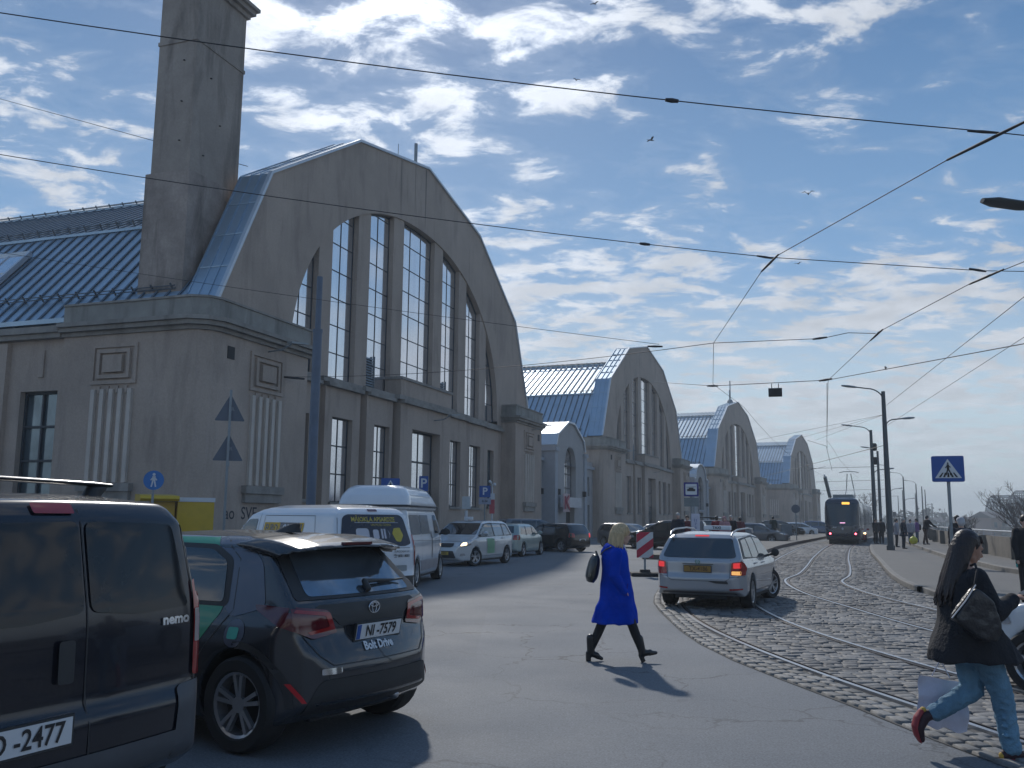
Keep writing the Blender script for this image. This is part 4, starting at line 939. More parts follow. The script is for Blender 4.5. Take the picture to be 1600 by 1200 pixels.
    for rx, rz, dz in ((.062,.042,0),(.024,.040,0),(.045,.014,.018)):
        P = [tuple(h4+n4*.012+Vector((0,rx*math.cos(a),dz+rz*math.sin(a)))) for a in np.linspace(0,2*math.pi,25)]; m.tube(P, .0055, 6, cap=False)
    obj('emblem', m, chrome, t, smooth=60)
    hp_,np_,_ = b.hit('B',0,.79); plate(t, hp_.x-.035, 0, .79, 'NI -7579', up=-.18)
    b.text('Bolt Drive', .078, 'B', (.02,.685), white_sign, t, .003)
    b.text('YARIS', .036, 'B', (.52,.905), chrome, t, .001, 1.5, name='badge'); b.text('HYBRID', .03, 'B', (-.60,.905), chrome, t, .001, 1.3, name='badge'); D_('badge','B',[(.44,.535),(.60,.535),(.60,.575),(.44,.575)], chrome, t, .008, .04, .01)
    D_('fuel_flap','L',[(-1.30+.095*math.cos(a),.80+.095*math.sin(a)) for a in np.linspace(0,2*math.pi,20)[:-1]], grey_wrap, t, .004, .05, 0); D_('sticker','L',[(-1.34,.76),(-1.24,.76),(-1.24,.84),(-1.34,.84)], mat('teal', (.05,.42,.32), .4), t, .008, .05, .02)
    for s in ('L','R'):
        for xc in (xr, xf):      # unpainted wheel-arch lips
            m = MB(); best = []
            for k in range(20):
                a0, a1 = math.pi*k/20, math.pi*(k+1)/20; row = []
                for a in (a0,a1):
                    for r_ in (.375,.42):
                        hh,nn,_ = b.hit(s, xc+r_*math.cos(a), .33+r_*math.sin(a)); row.append(tuple(hh+nn*.006) if hh else None)
                if None not in row and max(math.dist(row[i],row[j]) for i in range(4) for j in range(4)) < .2: m.quad(row[0],row[1],row[3],row[2])
                elif m.f: best.append(m); m = MB()
            obj('arch_trim', max(best+[m], key=lambda q: len(q.f)), black_plastic, t, fix=False)
    handle(b, t, -.62, .87, 1, grey_paint, .2); handle(b, t, .25, .86, 1, grey_paint, .2); mirror(b, t, .72, 1.03, grey_paint, 1); mirror(b, t, .72, 1.03, grey_paint, -1)
    for x in (xr,xf):
        for s in (-1,1): wheel(t, x, s*(w-.015), .325, rim_dark, .21, 5)
    interior(b, t, xr+.38, xf-.38, .17, .6, w-.1); interior(b, t, -h+.25, h-.3, .19, .5, .5)
    m = MB().cap((-h+.12,-.30,.27),.035,(-h+.35,-.30,.27),.035); obj('exhaust', m, steel, t, smooth=60)
    D_('windscreen','F',[(-.66,1.06),(.66,1.06),(.56,1.39),(-.56,1.39)], glass_car, t, .008, .06, .05)
    place(t, (-1.52,7.66,0), -60, xr, 1.05); return t
yaris()
# ---------------------------------------------------------------- black van with roof bars, close on the left
navy = mat('black_paint', (.010,.012,.020), .2, .1, coat=.55, var=.1, nscale=2)
def nemo():
    t = thing('black_van', 'black van with roof bars and plate ending 2477, cut off by the left edge', 'van', group=GV)
    h, w, H = 1.93, .858, 1.71; xr, xf = -1.36, 1.15
    side = [(-h-.02,.34),(-h-.02,.62),(-h+.03,.68),(-h+.04,1.02),(-h+.05,1.12),(-h+.15,1.58),(-h+.22,1.67),(-h+.6,H),(-h+2.3,H-.02),(.62,1.58),(1.1,1.12),(1.25,1.05),(1.75,.9),(h-.03,.7),(h,.5),(h,.28),(h-.2,.2),(-h+.15,.22)]
    sec = [(w-.08,.15),(w-.01,.35),(w,.6),(w,.80),(w-.03,1.02),(w-.10,1.40),(w-.14,1.58),(w-.22,1.68),(w-.40,1.715),(0,1.73)]
    plan = [(-h-.03,0),(-h-.03,w-.16),(-h+.04,w-.05),(-h+.25,w),(h-.9,w-.01),(h-.4,w-.1),(h-.1,w-.3),(h+.01,w-.5),(h+.01,0)]
    b = Body(side, sec, plan, (xr,xf), .31, w, .022, 10, bowr=.05, crown=.02); body_obj(b, t, navy); D_ = b.decal
    vg = mat('van_glass', (.012,.015,.019), .05, var=.1, spec=.45)
    D_('rear_window','B',[(-.70,1.10),(-.68,1.16),(-.62,1.55),(-.02,1.565),(-.02,1.12),(-.35,1.085)], vg, t, .008, .04, .05)
    D_('rear_window','B',[(.70,1.10),(.68,1.16),(.62,1.55),(.02,1.565),(.02,1.12),(.35,1.085)], vg, t, .008, .04, .05)
    gaps(b, t, [('B',[(0,.45),(0,1.70)]),('B',[(-.76,.45),(-.76,1.05),(-.70,1.62)]),('B',[(.76,.45),(.76,1.05),(.70,1.62)]),('B',[(-.78,.45),(.78,.45)]),('R',[(-.9,.4),(-.9,1.6)]),('R',[(.2,.4),(.2,1.6)])])
    D_('brake_lamp','B',[(.03,1.60),(.26,1.60),(.26,1.65),(.03,1.65)], red_lamp, t, .012, .03, .012)
    for s in (-1,1):
        D_('tail_lamp','B',sorted_poly([(s*.74,.72),(s*.74,1.24),(s*.84,1.24),(s*.852,.72)]), red_lamp, t, .012, .03, .02); sd = 'L' if s > 0 else 'R'
        D_('tail_lamp',sd,[(-1.98,.70),(-1.98,1.24),(-1.90,1.26),(-1.80,1.20),(-1.79,.72)], red_lamp, t, .012, .03, .03)
        D_('reversing_lamp','B',sorted_poly([(s*.745,.90),(s*.745,1.08),(s*.835,1.08),(s*.84,.90)]), mat('lamp_smoke', (.42,.34,.32), .15, coat=.8), t, .016, .03, .01)
        D_('side_window',sd,[(-1.62,1.14),(-1.52,1.52),(-.98,1.55),(-.98,1.10)], glass_car, t, .008, .06, .05); D_('side_window',sd,[(.3,1.12),(.3,1.55),(.55,1.53),(.95,1.14)], glass_car, t, .008, .06, .04)
        D_('bumper_corner','B',sorted_poly([(s*.56,.30),(s*.60,.68),(s*.86,.70),(s*.87,.32)]), mat('bumper_grey', (.075,.08,.09), .5, var=.1), t, .010, .04, .05)
        D_('bumper_corner',sd,[(-1.95,.32),(-1.95,.68),(-1.70,.64),(-1.68,.36)], MATS['bumper_grey'], t, .010, .05, .05)
    D_('bumper_trim','B',[(-.7,.32),(-.7,.46),(.7,.46),(.7,.32)], MATS['bumper_grey'], t, .010, .05, .03)
    D_('door_handle','B',[(.08,.80),(.08,1.0),(.17,1.0),(.17,.80)], black_plastic, t, .02, .03, .02)
    b.text('nemo', .072, 'B', (-.60,1.035), chrome, t, .003, 1.25, name='badge'); h1,n1,_ = b.hit('B',.30,.62)
    plate(t, h1.x-.035, .40, .60, 'LD -2477', blue=False, w=.56, h=.12, ts=.112)
    m = MB().loft([((-1.12,-.63,1.70),.05,.035),((-1.12,-.66,1.76),.045,.03),((-1.12,-.64,1.83),.055,.028)], n=12); m.loft([((-1.12,.63,1.70),.05,.035),((-1.12,.66,1.76),.045,.03),((-1.12,.64,1.83),.055,.028)], n=12)
    for x in (-1.12,.05):
        obj('roof_bar', MB().loft([((x,-.74,1.775),.045,.013),((x,-.6,1.78),.045,.016),((x,0,1.79),.045,.016),((x,.6,1.78),.045,.016),((x,.74,1.775),.045,.013)], Vector((1,0,0)), Vector((0,0,1)), 12), mat('bar_dark', (.035,.037,.042), .3, .3, coat=.5), t, smooth=50)
        for s in (-1,1): obj('roof_bar_foot', blob(MB().loft([((x,s*.58,1.66),.07,.09),((x,s*.62,1.71),.05,.06),((x,s*.66,1.765),.05,.07)], n=14), .012, 2), black_plastic, t)
    for x in (xr,xf):
        for s in (-1,1): wheel(t, x, s*(w-.02), .31, rim_dark, .19, 5)
    interior(b, t, xr+.36, xf-.36, .17, .6, w-.1); interior(b, t, -h+.25, h-.3, .2, .5, .5); D_('windscreen','F',[(-.66,1.14),(.66,1.14),(.58,1.54),(-.58,1.54)], glass_car, t, .008, .08, .05)
    # rear right corner stands 5.8 m off, heading 66 degrees left
    az = -65; a = math.pi/2-R(az); dv = Vector((math.cos(a),math.sin(a),0)); lf = Vector((-dv.y,dv.x,0)); corner = Vector((-1.78,5.72,0)); t.scale = (1.06,)*3; t.location = corner+dv*h*1.06+lf*w*1.06; t.rotation_euler = (0,0,a)
nemo()
# ---------------------------------------------------------------- small white delivery van with advertising
def caddy():
    t = thing('delivery_van', 'small white delivery van with black rear window advertising gold and cash loans', 'van', group=GV)
    h, w, H = 2.2, .897, 1.82; xr, xf = -1.42, 1.26
    side = [(-h,.34),(-h,.62),(-h+.04,.70),(-h+.04,1.08),(-h+.07,1.16),(-h+.24,1.68),(-h+.34,1.76),(-h+.9,H),(-h+2.2,H-.01),(.45,1.74),(.72,1.64),(1.28,1.14),(1.45,1.08),(2.0,.9),(h-.02,.7),(h,.5),(h,.28),(h-.2,.2),(-h+.15,.24)]
    sec = [(w-.08,.15),(w-.01,.35),(w,.6),(w,.95),(w-.04,1.14),(w-.12,1.50),(w-.16,1.66),(w-.26,1.77),(w-.45,1.815),(0,1.83)]
    plan = [(-h-.01,0),(-h-.01,w-.18),(-h+.05,w-.06),(-h+.28,w),(h-1.,w-.01),(h-.45,w-.08),(h-.12,w-.3),(h+.01,w-.5),(h+.01,0)]
    b = Body(side, sec, plan, (xr,xf), .32, w, .028, 4, bowr=.07, crown=.03); body_obj(b, t, white_paint); D_ = b.decal
    D_('rear_window','B',[(-.74,1.16),(-.64,1.60),(-.55,1.65),(.55,1.65),(.64,1.60),(.74,1.16),(.60,1.12),(-.60,1.12)], mat('black_film', (.022,.018,.028), .2, coat=.4), t, .008, .05, .05)
    D_('brake_lamp','B',[(-.10,1.70),(.10,1.70),(.10,1.735),(-.10,1.735)], lamp_dark, t, .012, .04, .01)
    gaps(b, t, [('B',[(-.80,.55),(-.80,1.15),(-.70,1.74),(.70,1.74),(.80,1.15),(.80,.55),(-.80,.55)]),('B',[(-.7,1.09),(.7,1.09)]),('L',[(.35,.4),(.35,1.65)]),('L',[(1.35,.5),(1.33,1.1),(.72,1.66)]),('L',[(-1.1,.95),(.2,.95),(.2,1.62),(-1.35,1.62),(-1.5,1.2),(-1.1,.95)]),('L',[(-2.0,1.25),(-.6,1.3)]),('R',[(.35,.4),(.35,1.65)]),('R',[(-.75,.4),(-.75,1.65)])])
    for s in (-1,1):
        sd = 'L' if s > 0 else 'R'; D_('tail_lamp','B',sorted_poly([(s*.80,.78),(s*.78,1.32),(s*.86,1.30),(s*.89,.80)]), red_lamp, t, .012, .04, .02); D_('tail_lamp',sd,[(-2.2,.78),(-2.13,1.32),(-2.02,1.30),(-2.0,.82)], red_lamp, t, .012, .04, .02)
        D_('side_window',sd,[(.42,1.16),(.42,1.56),(.70,1.55),(1.20,1.18)], glass_car, t, .008, .06, .04)
    gold = mat('gold_print', (.50,.40,.05), .5); pale = mat('pale_print', (.50,.50,.55), .5)
    b.text('MĀJOKĻA APSARDZE', .105, 'B', (0.02,1.565), gold, t, .002, .92); b.text('UN MŪSU ŪDENS', .055, 'B', (-.12,1.475), gold, t)
    D_('print_line','B',[(-.5,1.51),(.42,1.51),(.42,1.518),(-.5,1.518)], pale, t, .011, .06, 0)
    D_('print_shape','B',[(.42,1.22),(.42,1.42),(.16,1.42),(.16,1.22)], pale, t, .011, .05, .06); D_('print_shape','B',[(.08,1.24),(.08,1.40),(-.04,1.40),(-.04,1.24)], pale, t, .011, .05, .04)
    for y in (-.11,-.17): D_('print_shape','B',[(y-.02,1.25),(y-.02,1.41),(y+.02,1.41),(y+.02,1.25)], pale, t, .011, .05, 0)
    D_('print_shape','B',[(-.25,1.24),(-.27,1.31),(-.24,1.40),(-.28,1.32)], pale, t, .011, .05, 0)
    D_('print_tag','B',[(-.40,1.20),(-.33,1.33),(-.38,1.42),(-.52,1.43),(-.58,1.30),(-.50,1.19)], gold, t, .011, .05, .02); b.text('GOLD', .07, 'B', (-.455,1.315), MATS['black_film'], t, .002, .8)
    yel = mat('yellow_print', (.62,.38,.03), .5); blk = MATS['black_film']
    D_('print_box','B',[(.33,.93),(.62,.93),(.62,1.03),(.33,1.03)], yel, t, .008, .05, 0); D_('print_box','B',[(.05,.93),(.33,.93),(.33,1.03),(.05,1.03)], blk, t, .009, .05, 0); b.text('EURO', .08, 'B', (.47,.98), blk, t, .003, .85); b.text('CASH1', .08, 'B', (.19,.98), white_sign, t, .003, .85)
    b.text('♛', .10, 'B', (-.08,.98), ink, t); b.text('EUROCASH1.LV', .05, 'B', (-.50,1.03), ink, t); b.text('☎ 8001 8001', .065, 'B', (-.50,.955), ink, t, .001)
    # side sign
    D_('print_box','L',[(-.35,1.28),(.16,1.28),(.16,1.50),(-.35,1.50)], yel, t, .007, .06, 0); D_('print_box','L',[(-.95,1.28),(-.35,1.28),(-.35,1.50),(-.95,1.50)], blk, t, .008, .06, 0); D_('print_box','L',[(-1.08,1.28),(-.95,1.28),(-.95,1.50),(-1.08,1.50)], yel, t, .007, .06, 0)
    b.text('EURO', .19, 'L', (-.09,1.39), blk, t, .006, .80); b.text('CASH', .19, 'L', (-.64,1.39), white_sign, t, .006, .80); b.text('1', .22, 'L', (-1.015,1.39), blk, t, .008)
    D_('step_trim','B',[(-.6,.70),(-.6,.80),(.6,.80),(.6,.70)], galv, t, .03, .06, .02); D_('bumper_trim','B',[(-.85,.28),(-.85,.62),(.85,.62),(.85,.28)], black_plastic, t, .006, .07, .04)
    h1,_,_ = b.hit('B',0,.70); plate(t, h1.x-.05, -.05, .72, 'LR-8510', blue=True)
    handle(b, t, .52, 1.02, 1, white_paint); mirror(b, t, 1.0, 1.16, black_plastic, 1, .22); mirror(b, t, 1.0, 1.16, black_plastic, -1, .22); D_('windscreen','F',[(-.72,1.18),(.72,1.18),(.6,1.62),(-.6,1.62)], glass_car, t, .008, .09, .05)
    for x in (xr,xf):
        for s in (-1,1): wheel(t, x, s*(w-.02), .32, rim_dark, .2, 5)
    interior(b, t, xr+.38, xf-.38, .17, .6, w-.1); interior(b, t, -h+.25, h-.3, .2, .5, .5)
    az = -46; a = math.pi/2-R(az); dv = Vector((math.cos(a),math.sin(a),0)); lf = Vector((-dv.y,dv.x,0)); corner = Vector((-1.62,17.0,0)); t.scale = (1.05,)*3; t.location = corner+dv*h*1.05+lf*w*1.05; t.rotation_euler = (0,0,a)
caddy()
# ---------------------------------------------------------------- white van with raised roof
def hightop():
    t = thing('high_roof_van', 'white passenger van with raised roof standing behind the small delivery van', 'van', group=GV)
    h, w, H = 2.42, .95, 1.93; xr, xf = -1.52, 1.52
    side = [(-h,.36),(-h,1.0),(-h+.05,1.2),(-h+.2,1.84),(-h+.35,H),(1.0,H),(1.3,1.78),(1.75,1.2),(1.9,1.12),(2.3,.95),(h-.02,.75),(h,.5),(h,.3),(h-.2,.22),(-h+.15,.26)]
    sec = [(w-.08,.18),(w-.01,.38),(w,.7),(w,1.05),(w-.04,1.18),(w-.12,1.6),(w-.16,1.78),(w-.24,1.87),(w-.4,1.92),(0,1.94)]
    plan = [(-h-.01,0),(-h-.01,w-.16),(-h+.05,w-.05),(-h+.25,w),(h-1.,w-.01),(h-.4,w-.08),(h-.12,w-.3),(h+.01,w-.5),(h+.01,0)]
    b = Body(side, sec, plan, (xr,xf), .335, w, .035, 4, bowr=.07, crown=.02); body_obj(b, t, white_paint); D_ = b.decal
    capm = MB().loft([((-.42,0,1.84),1.98,.80),((-.42,0,1.93),1.97,.79),((-.45,0,2.10),1.90,.74),((-.55,0,2.28),1.70,.62),((-.62,0,2.34),1.50,.48)], n=4)
    capm = MB(); R_ = []
    for z, x0, x1, y in ((1.80,-2.32,1.44,.845),(1.94,-2.31,1.42,.85),(2.12,-2.24,1.16,.80),(2.28,-2.10,.86,.70),(2.36,-1.94,.64,.58)):
        P = rpoly([(x0,-y),(x1,-y),(x1,y),(x0,y)], .3, 5); R_.append([(p[0],p[1],z) for p in P])
    n = len(R_[0]); vs = [v for r in R_ for v in r]; fs = [(i*n+k,i*n+(k+1)%n,(i+1)*n+(k+1)%n,(i+1)*n+k) for i in range(len(R_)-1) for k in range(n)]+[tuple(range(n))[::-1], tuple(range((len(R_)-1)*n,len(R_)*n))]; capm.add(vs, fs)
    obj('raised_roof', blob(capm, .04, 3), white_paint, t); m = MB(); P = R_[0]
    m.tube([(p[0]*1.005,p[1]*1.02,1.885) for p in P]+[(P[0][0]*1.005,P[0][1]*1.02,1.885)], .028, 6); obj('roof_seal', m, black_plastic, t, smooth=50)
    for sd in ('L','R'):
        for a, c in ((-2.1,-1.05),(-.98,.10),(.75,1.45)):
            D_('side_window',sd,[(a,1.22),(a+.03,1.68),(c-(.35 if c > 1 else .02),1.68),(c,1.22)], mat('pale_glass', (.30,.33,.36), .06, .5) if c < .5 else glass_car, t, .008, .08, .06)
        D_('arch_stripe',sd,[(.24,.62),(.24,1.28),(.30,1.28),(.30,.62)], ink, t, .007, .08, 0)
    gaps(b, t, [(s,[(x,.4),(x,1.75)]) for s in ('L','R') for x in (-1.0,.15,.66)]+[('R',[(-2.3,1.1),(2.0,1.0)])])
    lower = mat('grey_sill', (.30,.28,.29), .6); D_('sill','R',[(-2.3,.36),(-2.3,.62),(2.2,.58),(2.2,.36)], lower, t, .007, .1, .04); D_('sill','L',[(-2.3,.36),(-2.3,.62),(2.2,.58),(2.2,.36)], lower, t, .007, .1, .04)
    D_('rear_window','B',[(-.70,1.22),(.70,1.22),(.60,1.72),(-.60,1.72)], glass_car, t, .008, .09, .06); D_('windscreen','F',[(-.76,1.24),(.76,1.24),(.62,1.74),(-.62,1.74)], glass_car, t, .008, .09, .05)
    for s in (-1,1): D_('tail_lamp','B',sorted_poly([(s*.84,.8),(s*.84,1.3),(s*.90,1.3),(s*.93,.8)]), red_lamp, t, .012, .05, .02); D_('headlight','F',sorted_poly([(s*.5,.68),(s*.85,.72),(s*.82,.92),(s*.55,.84)]), clear_lamp, t, .012, .05, .02)
    mirror(b, t, 1.45, 1.22, black_plastic, -1, .24); mirror(b, t, 1.45, 1.22, black_plastic, 1, .24)
    for x in (xr,xf):
        for s in (-1,1): wheel(t, x, s*(w-.02), .335, silver, .22, 5)
    interior(b, t, xr+.4, xf-.4, .2, .7, w-.1)
    az = 6; a = math.pi/2-R(az); dv = Vector((math.cos(a),math.sin(a),0)); lf = Vector((-dv.y,dv.x,0)); corner = Vector((-2.35,21.8,0)); t.scale = (1.04,)*3; t.location = corner+dv*h*1.04+lf*w*1.04; t.rotation_euler = (0,0,a)
hightop()
# ---------------------------------------------------------------- silver people carrier with lit headlight, facing us
def cmax():
    t = thing('people_carrier', 'silver taxi people carrier with one headlight lit, coming towards us', 'car', group=GV)
    h, w, H = 2.23, .91, 1.60; xr, xf = -1.42, 1.37
    side = [(-h,.34),(-h,.7),(-h+.05,1.0),(-h+.12,1.08),(-h+.42,H-.10),(-h+.6,H-.02),(-h+1.5,H),(-h+2.3,H-.02),(-h+2.6,H-.09),(1.18,1.06),(1.35,1.02),(1.95,.84),(h-.06,.72),(h,.5),(h,.3),(h-.15,.2),(-h+.15,.24)]
    sec = [(w-.08,.15),(w-.01,.35),(w,.7),(w-.01,.88),(w-.05,1.0),(w-.16,1.35),(w-.21,1.48),(w-.30,1.56),(w-.45,1.60),(0,1.62)]
    b = Body(side, sec, std_plan(2*h, w), (xr,xf), .32, w, .03, 4); body_obj(b, t, mat('cab_paint', (.52,.54,.55), .26, .2, coat=.8, var=.04)); D_ = b.decal
    for s in ('L','R'):
        D_('window_rubber',s,[(-1.95,1.04),(-1.62,1.47),(-.2,1.51),(.42,1.46),(1.10,1.07),(1.0,1.0)], black_plastic, t, .005, .06, .05)
        for P in ([(-1.80,1.07),(-1.55,1.42),(-1.22,1.45),(-1.22,1.05)],[(-1.13,1.05),(-1.13,1.455),(-.35,1.475),(-.35,1.03)],[(-.25,1.03),(-.25,1.475),(.40,1.43),(.98,1.09),(.95,1.04)]): D_('side_window',s,P, MATS['pale_glass'] if P[0][0] < -.3 else glass_car, t, .008, .06, .04)
    D_('windscreen','F',[(-.76,1.09),(.76,1.09),(.62,1.49),(-.62,1.49)], glass_car, t, .008, .06, .05); D_('rear_window','B',[(-.66,1.10),(.66,1.10),(.56,1.46),(-.56,1.46)], glass_car, t, .008, .08, .05)
    D_('grille','F',[(-.40,.70),(-.36,.80),(.36,.80),(.40,.70),(.30,.66),(-.30,.66)], black_plastic, t, .010, .05, .02); D_('air_intake','F',[(-.50,.30),(-.40,.54),(.40,.54),(.50,.30)], black_plastic, t, .010, .05, .03)
    for s in (-1,1):
        D_('headlight','F',sorted_poly([(s*.50,.64),(s*.84,.74),(s*.84,.92),(s*.60,.82)]), clear_lamp, t, .012, .04, .02); D_('headlight','L' if s > 0 else 'R',[(1.72,.72),(2.12,.66),(2.05,.78),(1.70,.90)], clear_lamp, t, .012, .04, .02)
        D_('headlight_bulb','F',sorted_poly([(s*.62,.71),(s*.76,.74),(s*.76,.83),(s*.66,.81)]), head_lit if s > 0 else clear_lamp, t, .02, .04, .02); D_('tail_lamp','B',sorted_poly([(s*.68,.85),(s*.86,.85),(s*.82,1.2),(s*.74,1.2)]), red_lamp, t, .012, .05, .02)
        D_('fog_lamp','F',sorted_poly([(s*.60,.36),(s*.74,.38),(s*.72,.46),(s*.62,.45)]), clear_lamp, t, .012, .05, .01); mirror(b, t, .85, 1.10, silver, s)
    h1,_,_ = b.hit('F',0,.45); plate(t, h1.x+.03, 0, .46, 'EX-3302', m=mat('plate_yellow', (.45,.33,.06), .5), blue=False, front=True); D_('door_sticker','L',[(-.22,.42),(-.22,.95),(.42,.95),(.42,.42)], mat('sticker_green', (.16,.34,.20), .5), t, .008, .06, .03)
    gaps(b, t, [('L',[(.48,.35),(.46,1.0)]),('L',[(-.3,.35),(-.3,1.0)]),('L',[(-1.15,.6),(-1.2,1.0)]),('L',[(1.05,.4),(1.1,1.0)]),('F',[(-.55,.86),(.55,.86)]),('L',[(-1.0,.36),(1.0,.34)])]); handle(b, t, -.15, .92, 1, silver); handle(b, t, -1.0, .95, 1, silver)
    obj('taxi_sign', blob(MB().box(.05,.20,-.16,.16,1.61,1.72), .012, 2), white_sign, t)
    for x in (xr,xf):
        for s in (-1,1): wheel(t, x, s*(w-.02), .32, rim_dark, .2, 5, steer=-.35 if x > 0 else 0)
    interior(b, t, xr+.38, xf-.38, .17, .6, w-.1)
    place(t, (-.95,35.7,0), 203, xr)
cmax()
# ---------------------------------------------------------------- silver estate taxi crossing the rails
taxi_paint = mat('taxi_paint', (.37,.385,.41), .25, .35, coat=.8, var=.04, nscale=1.)
def golf():
    t = thing('estate_taxi', 'silver estate taxi with lit brake lights turning over the tram rails', 'car', group=GV)
    h, w, H = 2.28, .89, 1.48; xr, xf = -1.36, 1.22
    side = [(-h,.36),(-h-.02,.60),(-h+.03,.68),(-h+.04,.92),(-h+.09,.98),(-h+.40,1.36),(-h+.52,1.43),(-h+1.2,H),(-h+2.3,H-.02),(-h+2.65,H-.09),(.98,.98),(1.12,.95),(1.95,.78),(h-.06,.66),(h,.5),(h,.3),(h-.15,.2),(-h+.2,.26)]
    sec = [(w-.08,.15),(w-.01,.35),(w,.62),(w-.01,.80),(w-.05,.93),(w-.16,1.25),(w-.21,1.36),(w-.29,1.43),(w-.42,1.475),(0,1.495)]
    plan = [(-h-.02,0),(-h-.02,w-.26),(-h+.05,w-.11),(-h+.28,w-.015),(-h+.6,w),(h-1.1,w),(h-.55,w-.05),(h-.18,w-.2),(h+.01,w-.45),(h+.01,0)]
    b = Body(side, sec, plan, (xr,xf), .32, w, .022, 5, bowr=.10); body_obj(b, t, taxi_paint); D_ = b.decal
    D_('rear_window','B',[(-.72,1.00),(-.60,1.35),(.60,1.35),(.72,1.00),(.62,.98),(-.62,.98)], glass_car, t, .008, .04, .05); D_('brake_lamp','B',[(-.14,1.385),(.14,1.385),(.14,1.408),(-.14,1.408)], red_lit, t, .012, .03, .008)
    for s in ('L','R'):
        D_('window_rubber',s,[(-1.98,.97),(-1.72,1.345),(-.2,1.39),(.36,1.35),(.98,.985),(.9,.93)], black_plastic, t, .005, .05, .05)
        for P in ([(-1.80,1.0),(-1.62,1.31),(-1.12,1.34),(-1.14,.975)],[(-1.05,.97),(-1.03,1.345),(-.36,1.36),(-.36,.965)],[(-.27,.965),(-.27,1.36),(.34,1.32),(.86,1.0),(.84,.965)]): D_('side_window',s,P, mat('tint_glass', (.10,.12,.13), .05, .3), t, .008, .05, .03)
    for s in (-1,1):
        sd = 'L' if s > 0 else 'R'
        D_('tail_lamp','B',sorted_poly([(s*.62,.66),(s*.64,.90),(s*.82,.93),(s*.87,.80),(s*.86,.66)]), red_lamp, t, .010, .03, .02); D_('tail_lamp',sd,[(-2.32,.66),(-2.30,.93),(-2.02,.90),(-1.92,.80),(-2.0,.68)], red_lamp, t, .010, .03, .02)
        D_('brake_light','B',sorted_poly([(s*.67,.79),(s*.67,.89),(s*.80,.90),(s*.80,.80)]), red_lit, t, .014, .03, .02)
        if s < 0: D_('indicator','B',sorted_poly([(s*.64,.67),(s*.64,.74),(s*.80,.74),(s*.80,.67)]), amber, t, .014, .03, .015)
        m = MB().tube([(-1.95,s*.60,1.40),(-1.85,s*.615,1.47),(-1.5,s*.63,1.52),(-.5,s*.645,1.545),(.05,s*.63,1.52),(.25,s*.61,1.45)], .018, 8); obj('roof_rail', m, steel, t, smooth=50); mirror(b, t, .82, .99, taxi_paint if s > 0 else black_plastic, s, .15)
        D_('reflector','B',sorted_poly([(s*.60,.38),(s*.60,.41),(s*.82,.42),(s*.82,.39)]), red_lamp, t, .010, .04, 0); handle(b, t, -.9, .86, s, taxi_paint); handle(b, t, -.1, .85, s, taxi_paint)
    gaps(b, t, [('B',[(-.62,.95),(-.60,.60),(-.52,.55),(.52,.55),(.60,.60),(.62,.95)]),('B',[(-.85,.64),(-.60,.62)]),('B',[(.85,.64),(.60,.62)])]+[(s,P) for s in ('L','R') for P in ([(-.32,.34),(-.31,.96)],[(-1.0,.62),(-1.12,.76),(-1.10,.96)],[(.78,.36),(.88,.95)],[(-.95,.33),(.85,.32)])])
    D_('handle_strip','B',[(-.30,.855),(.30,.855),(.30,.87),(-.30,.87)], black_plastic, t, .010, .04, 0)
    h1,n1,_ = b.hit('B',0,.78); plate(t, h1.x-.03, 0, .775, 'TX-4186', m=mat('plate_ochre', (.30,.17,.04), .5), blue=False, ink_m=mat('plate_ink', (.10,.05,.02), .5))
    h4,n4,_ = b.hit('B',.0,.91); m = MB().tube([tuple(h4+n4*.012+Vector((0,.045*math.cos(a),.045*math.sin(a)))) for a in np.linspace(0,2*math.pi,25)], .005, 6, cap=False)
    for P in (((-.028,.03),(-.008,-.0),(0,.02),(.008,-.0),(.028,.03)),((-.036,.008),(-.014,-.036),(0,-.008),(.014,-.036),(.036,.008))): m.tube([tuple(h4+n4*.012+Vector((0,y,z))) for y, z in P], .004, 5)
    obj('emblem', m, chrome, t, smooth=50); D_('scuff','B',[(-.58,.50),(-.56,.555),(-.20,.545),(-.34,.51)], black_plastic, t, .008, .04, .01)
    m = blob(MB().box(-.50,-.34,-.28,.28,1.50,1.59), .012, 3); sg = obj('taxi_sign', m, white_sign, t); tm = text_mesh('TAXI', .08, .002); q = obj('lettering', tm, ink, sg); q.location = (-.507,0,1.545); q.rotation_euler = (math.pi/2,0,-math.pi/2)
    D_('windscreen','F',[(-.7,1.02),(.7,1.02),(.6,1.38),(-.6,1.38)], glass_car, t, .008, .07, .05); D_('bumper_trim','B',[(-.72,.26),(-.72,.33),(.72,.33),(.72,.26)], black_plastic, t, .006, .05, .02)
    for x in (xr,xf):
        for s in (-1,1): wheel(t, x, s*(w-(.05 if x > 0 else .015)), .32, rim_dark, .21, 5, steer=-.38 if x > 0 else 0)
    interior(b, t, xr+.38, xf-.38, .17, .6, w-.1); interior(b, t, -h+.25, h-.4, .2, .5, .5)
    place(t, (3.92,18.45,.02), 25, xr, .98)
golf()
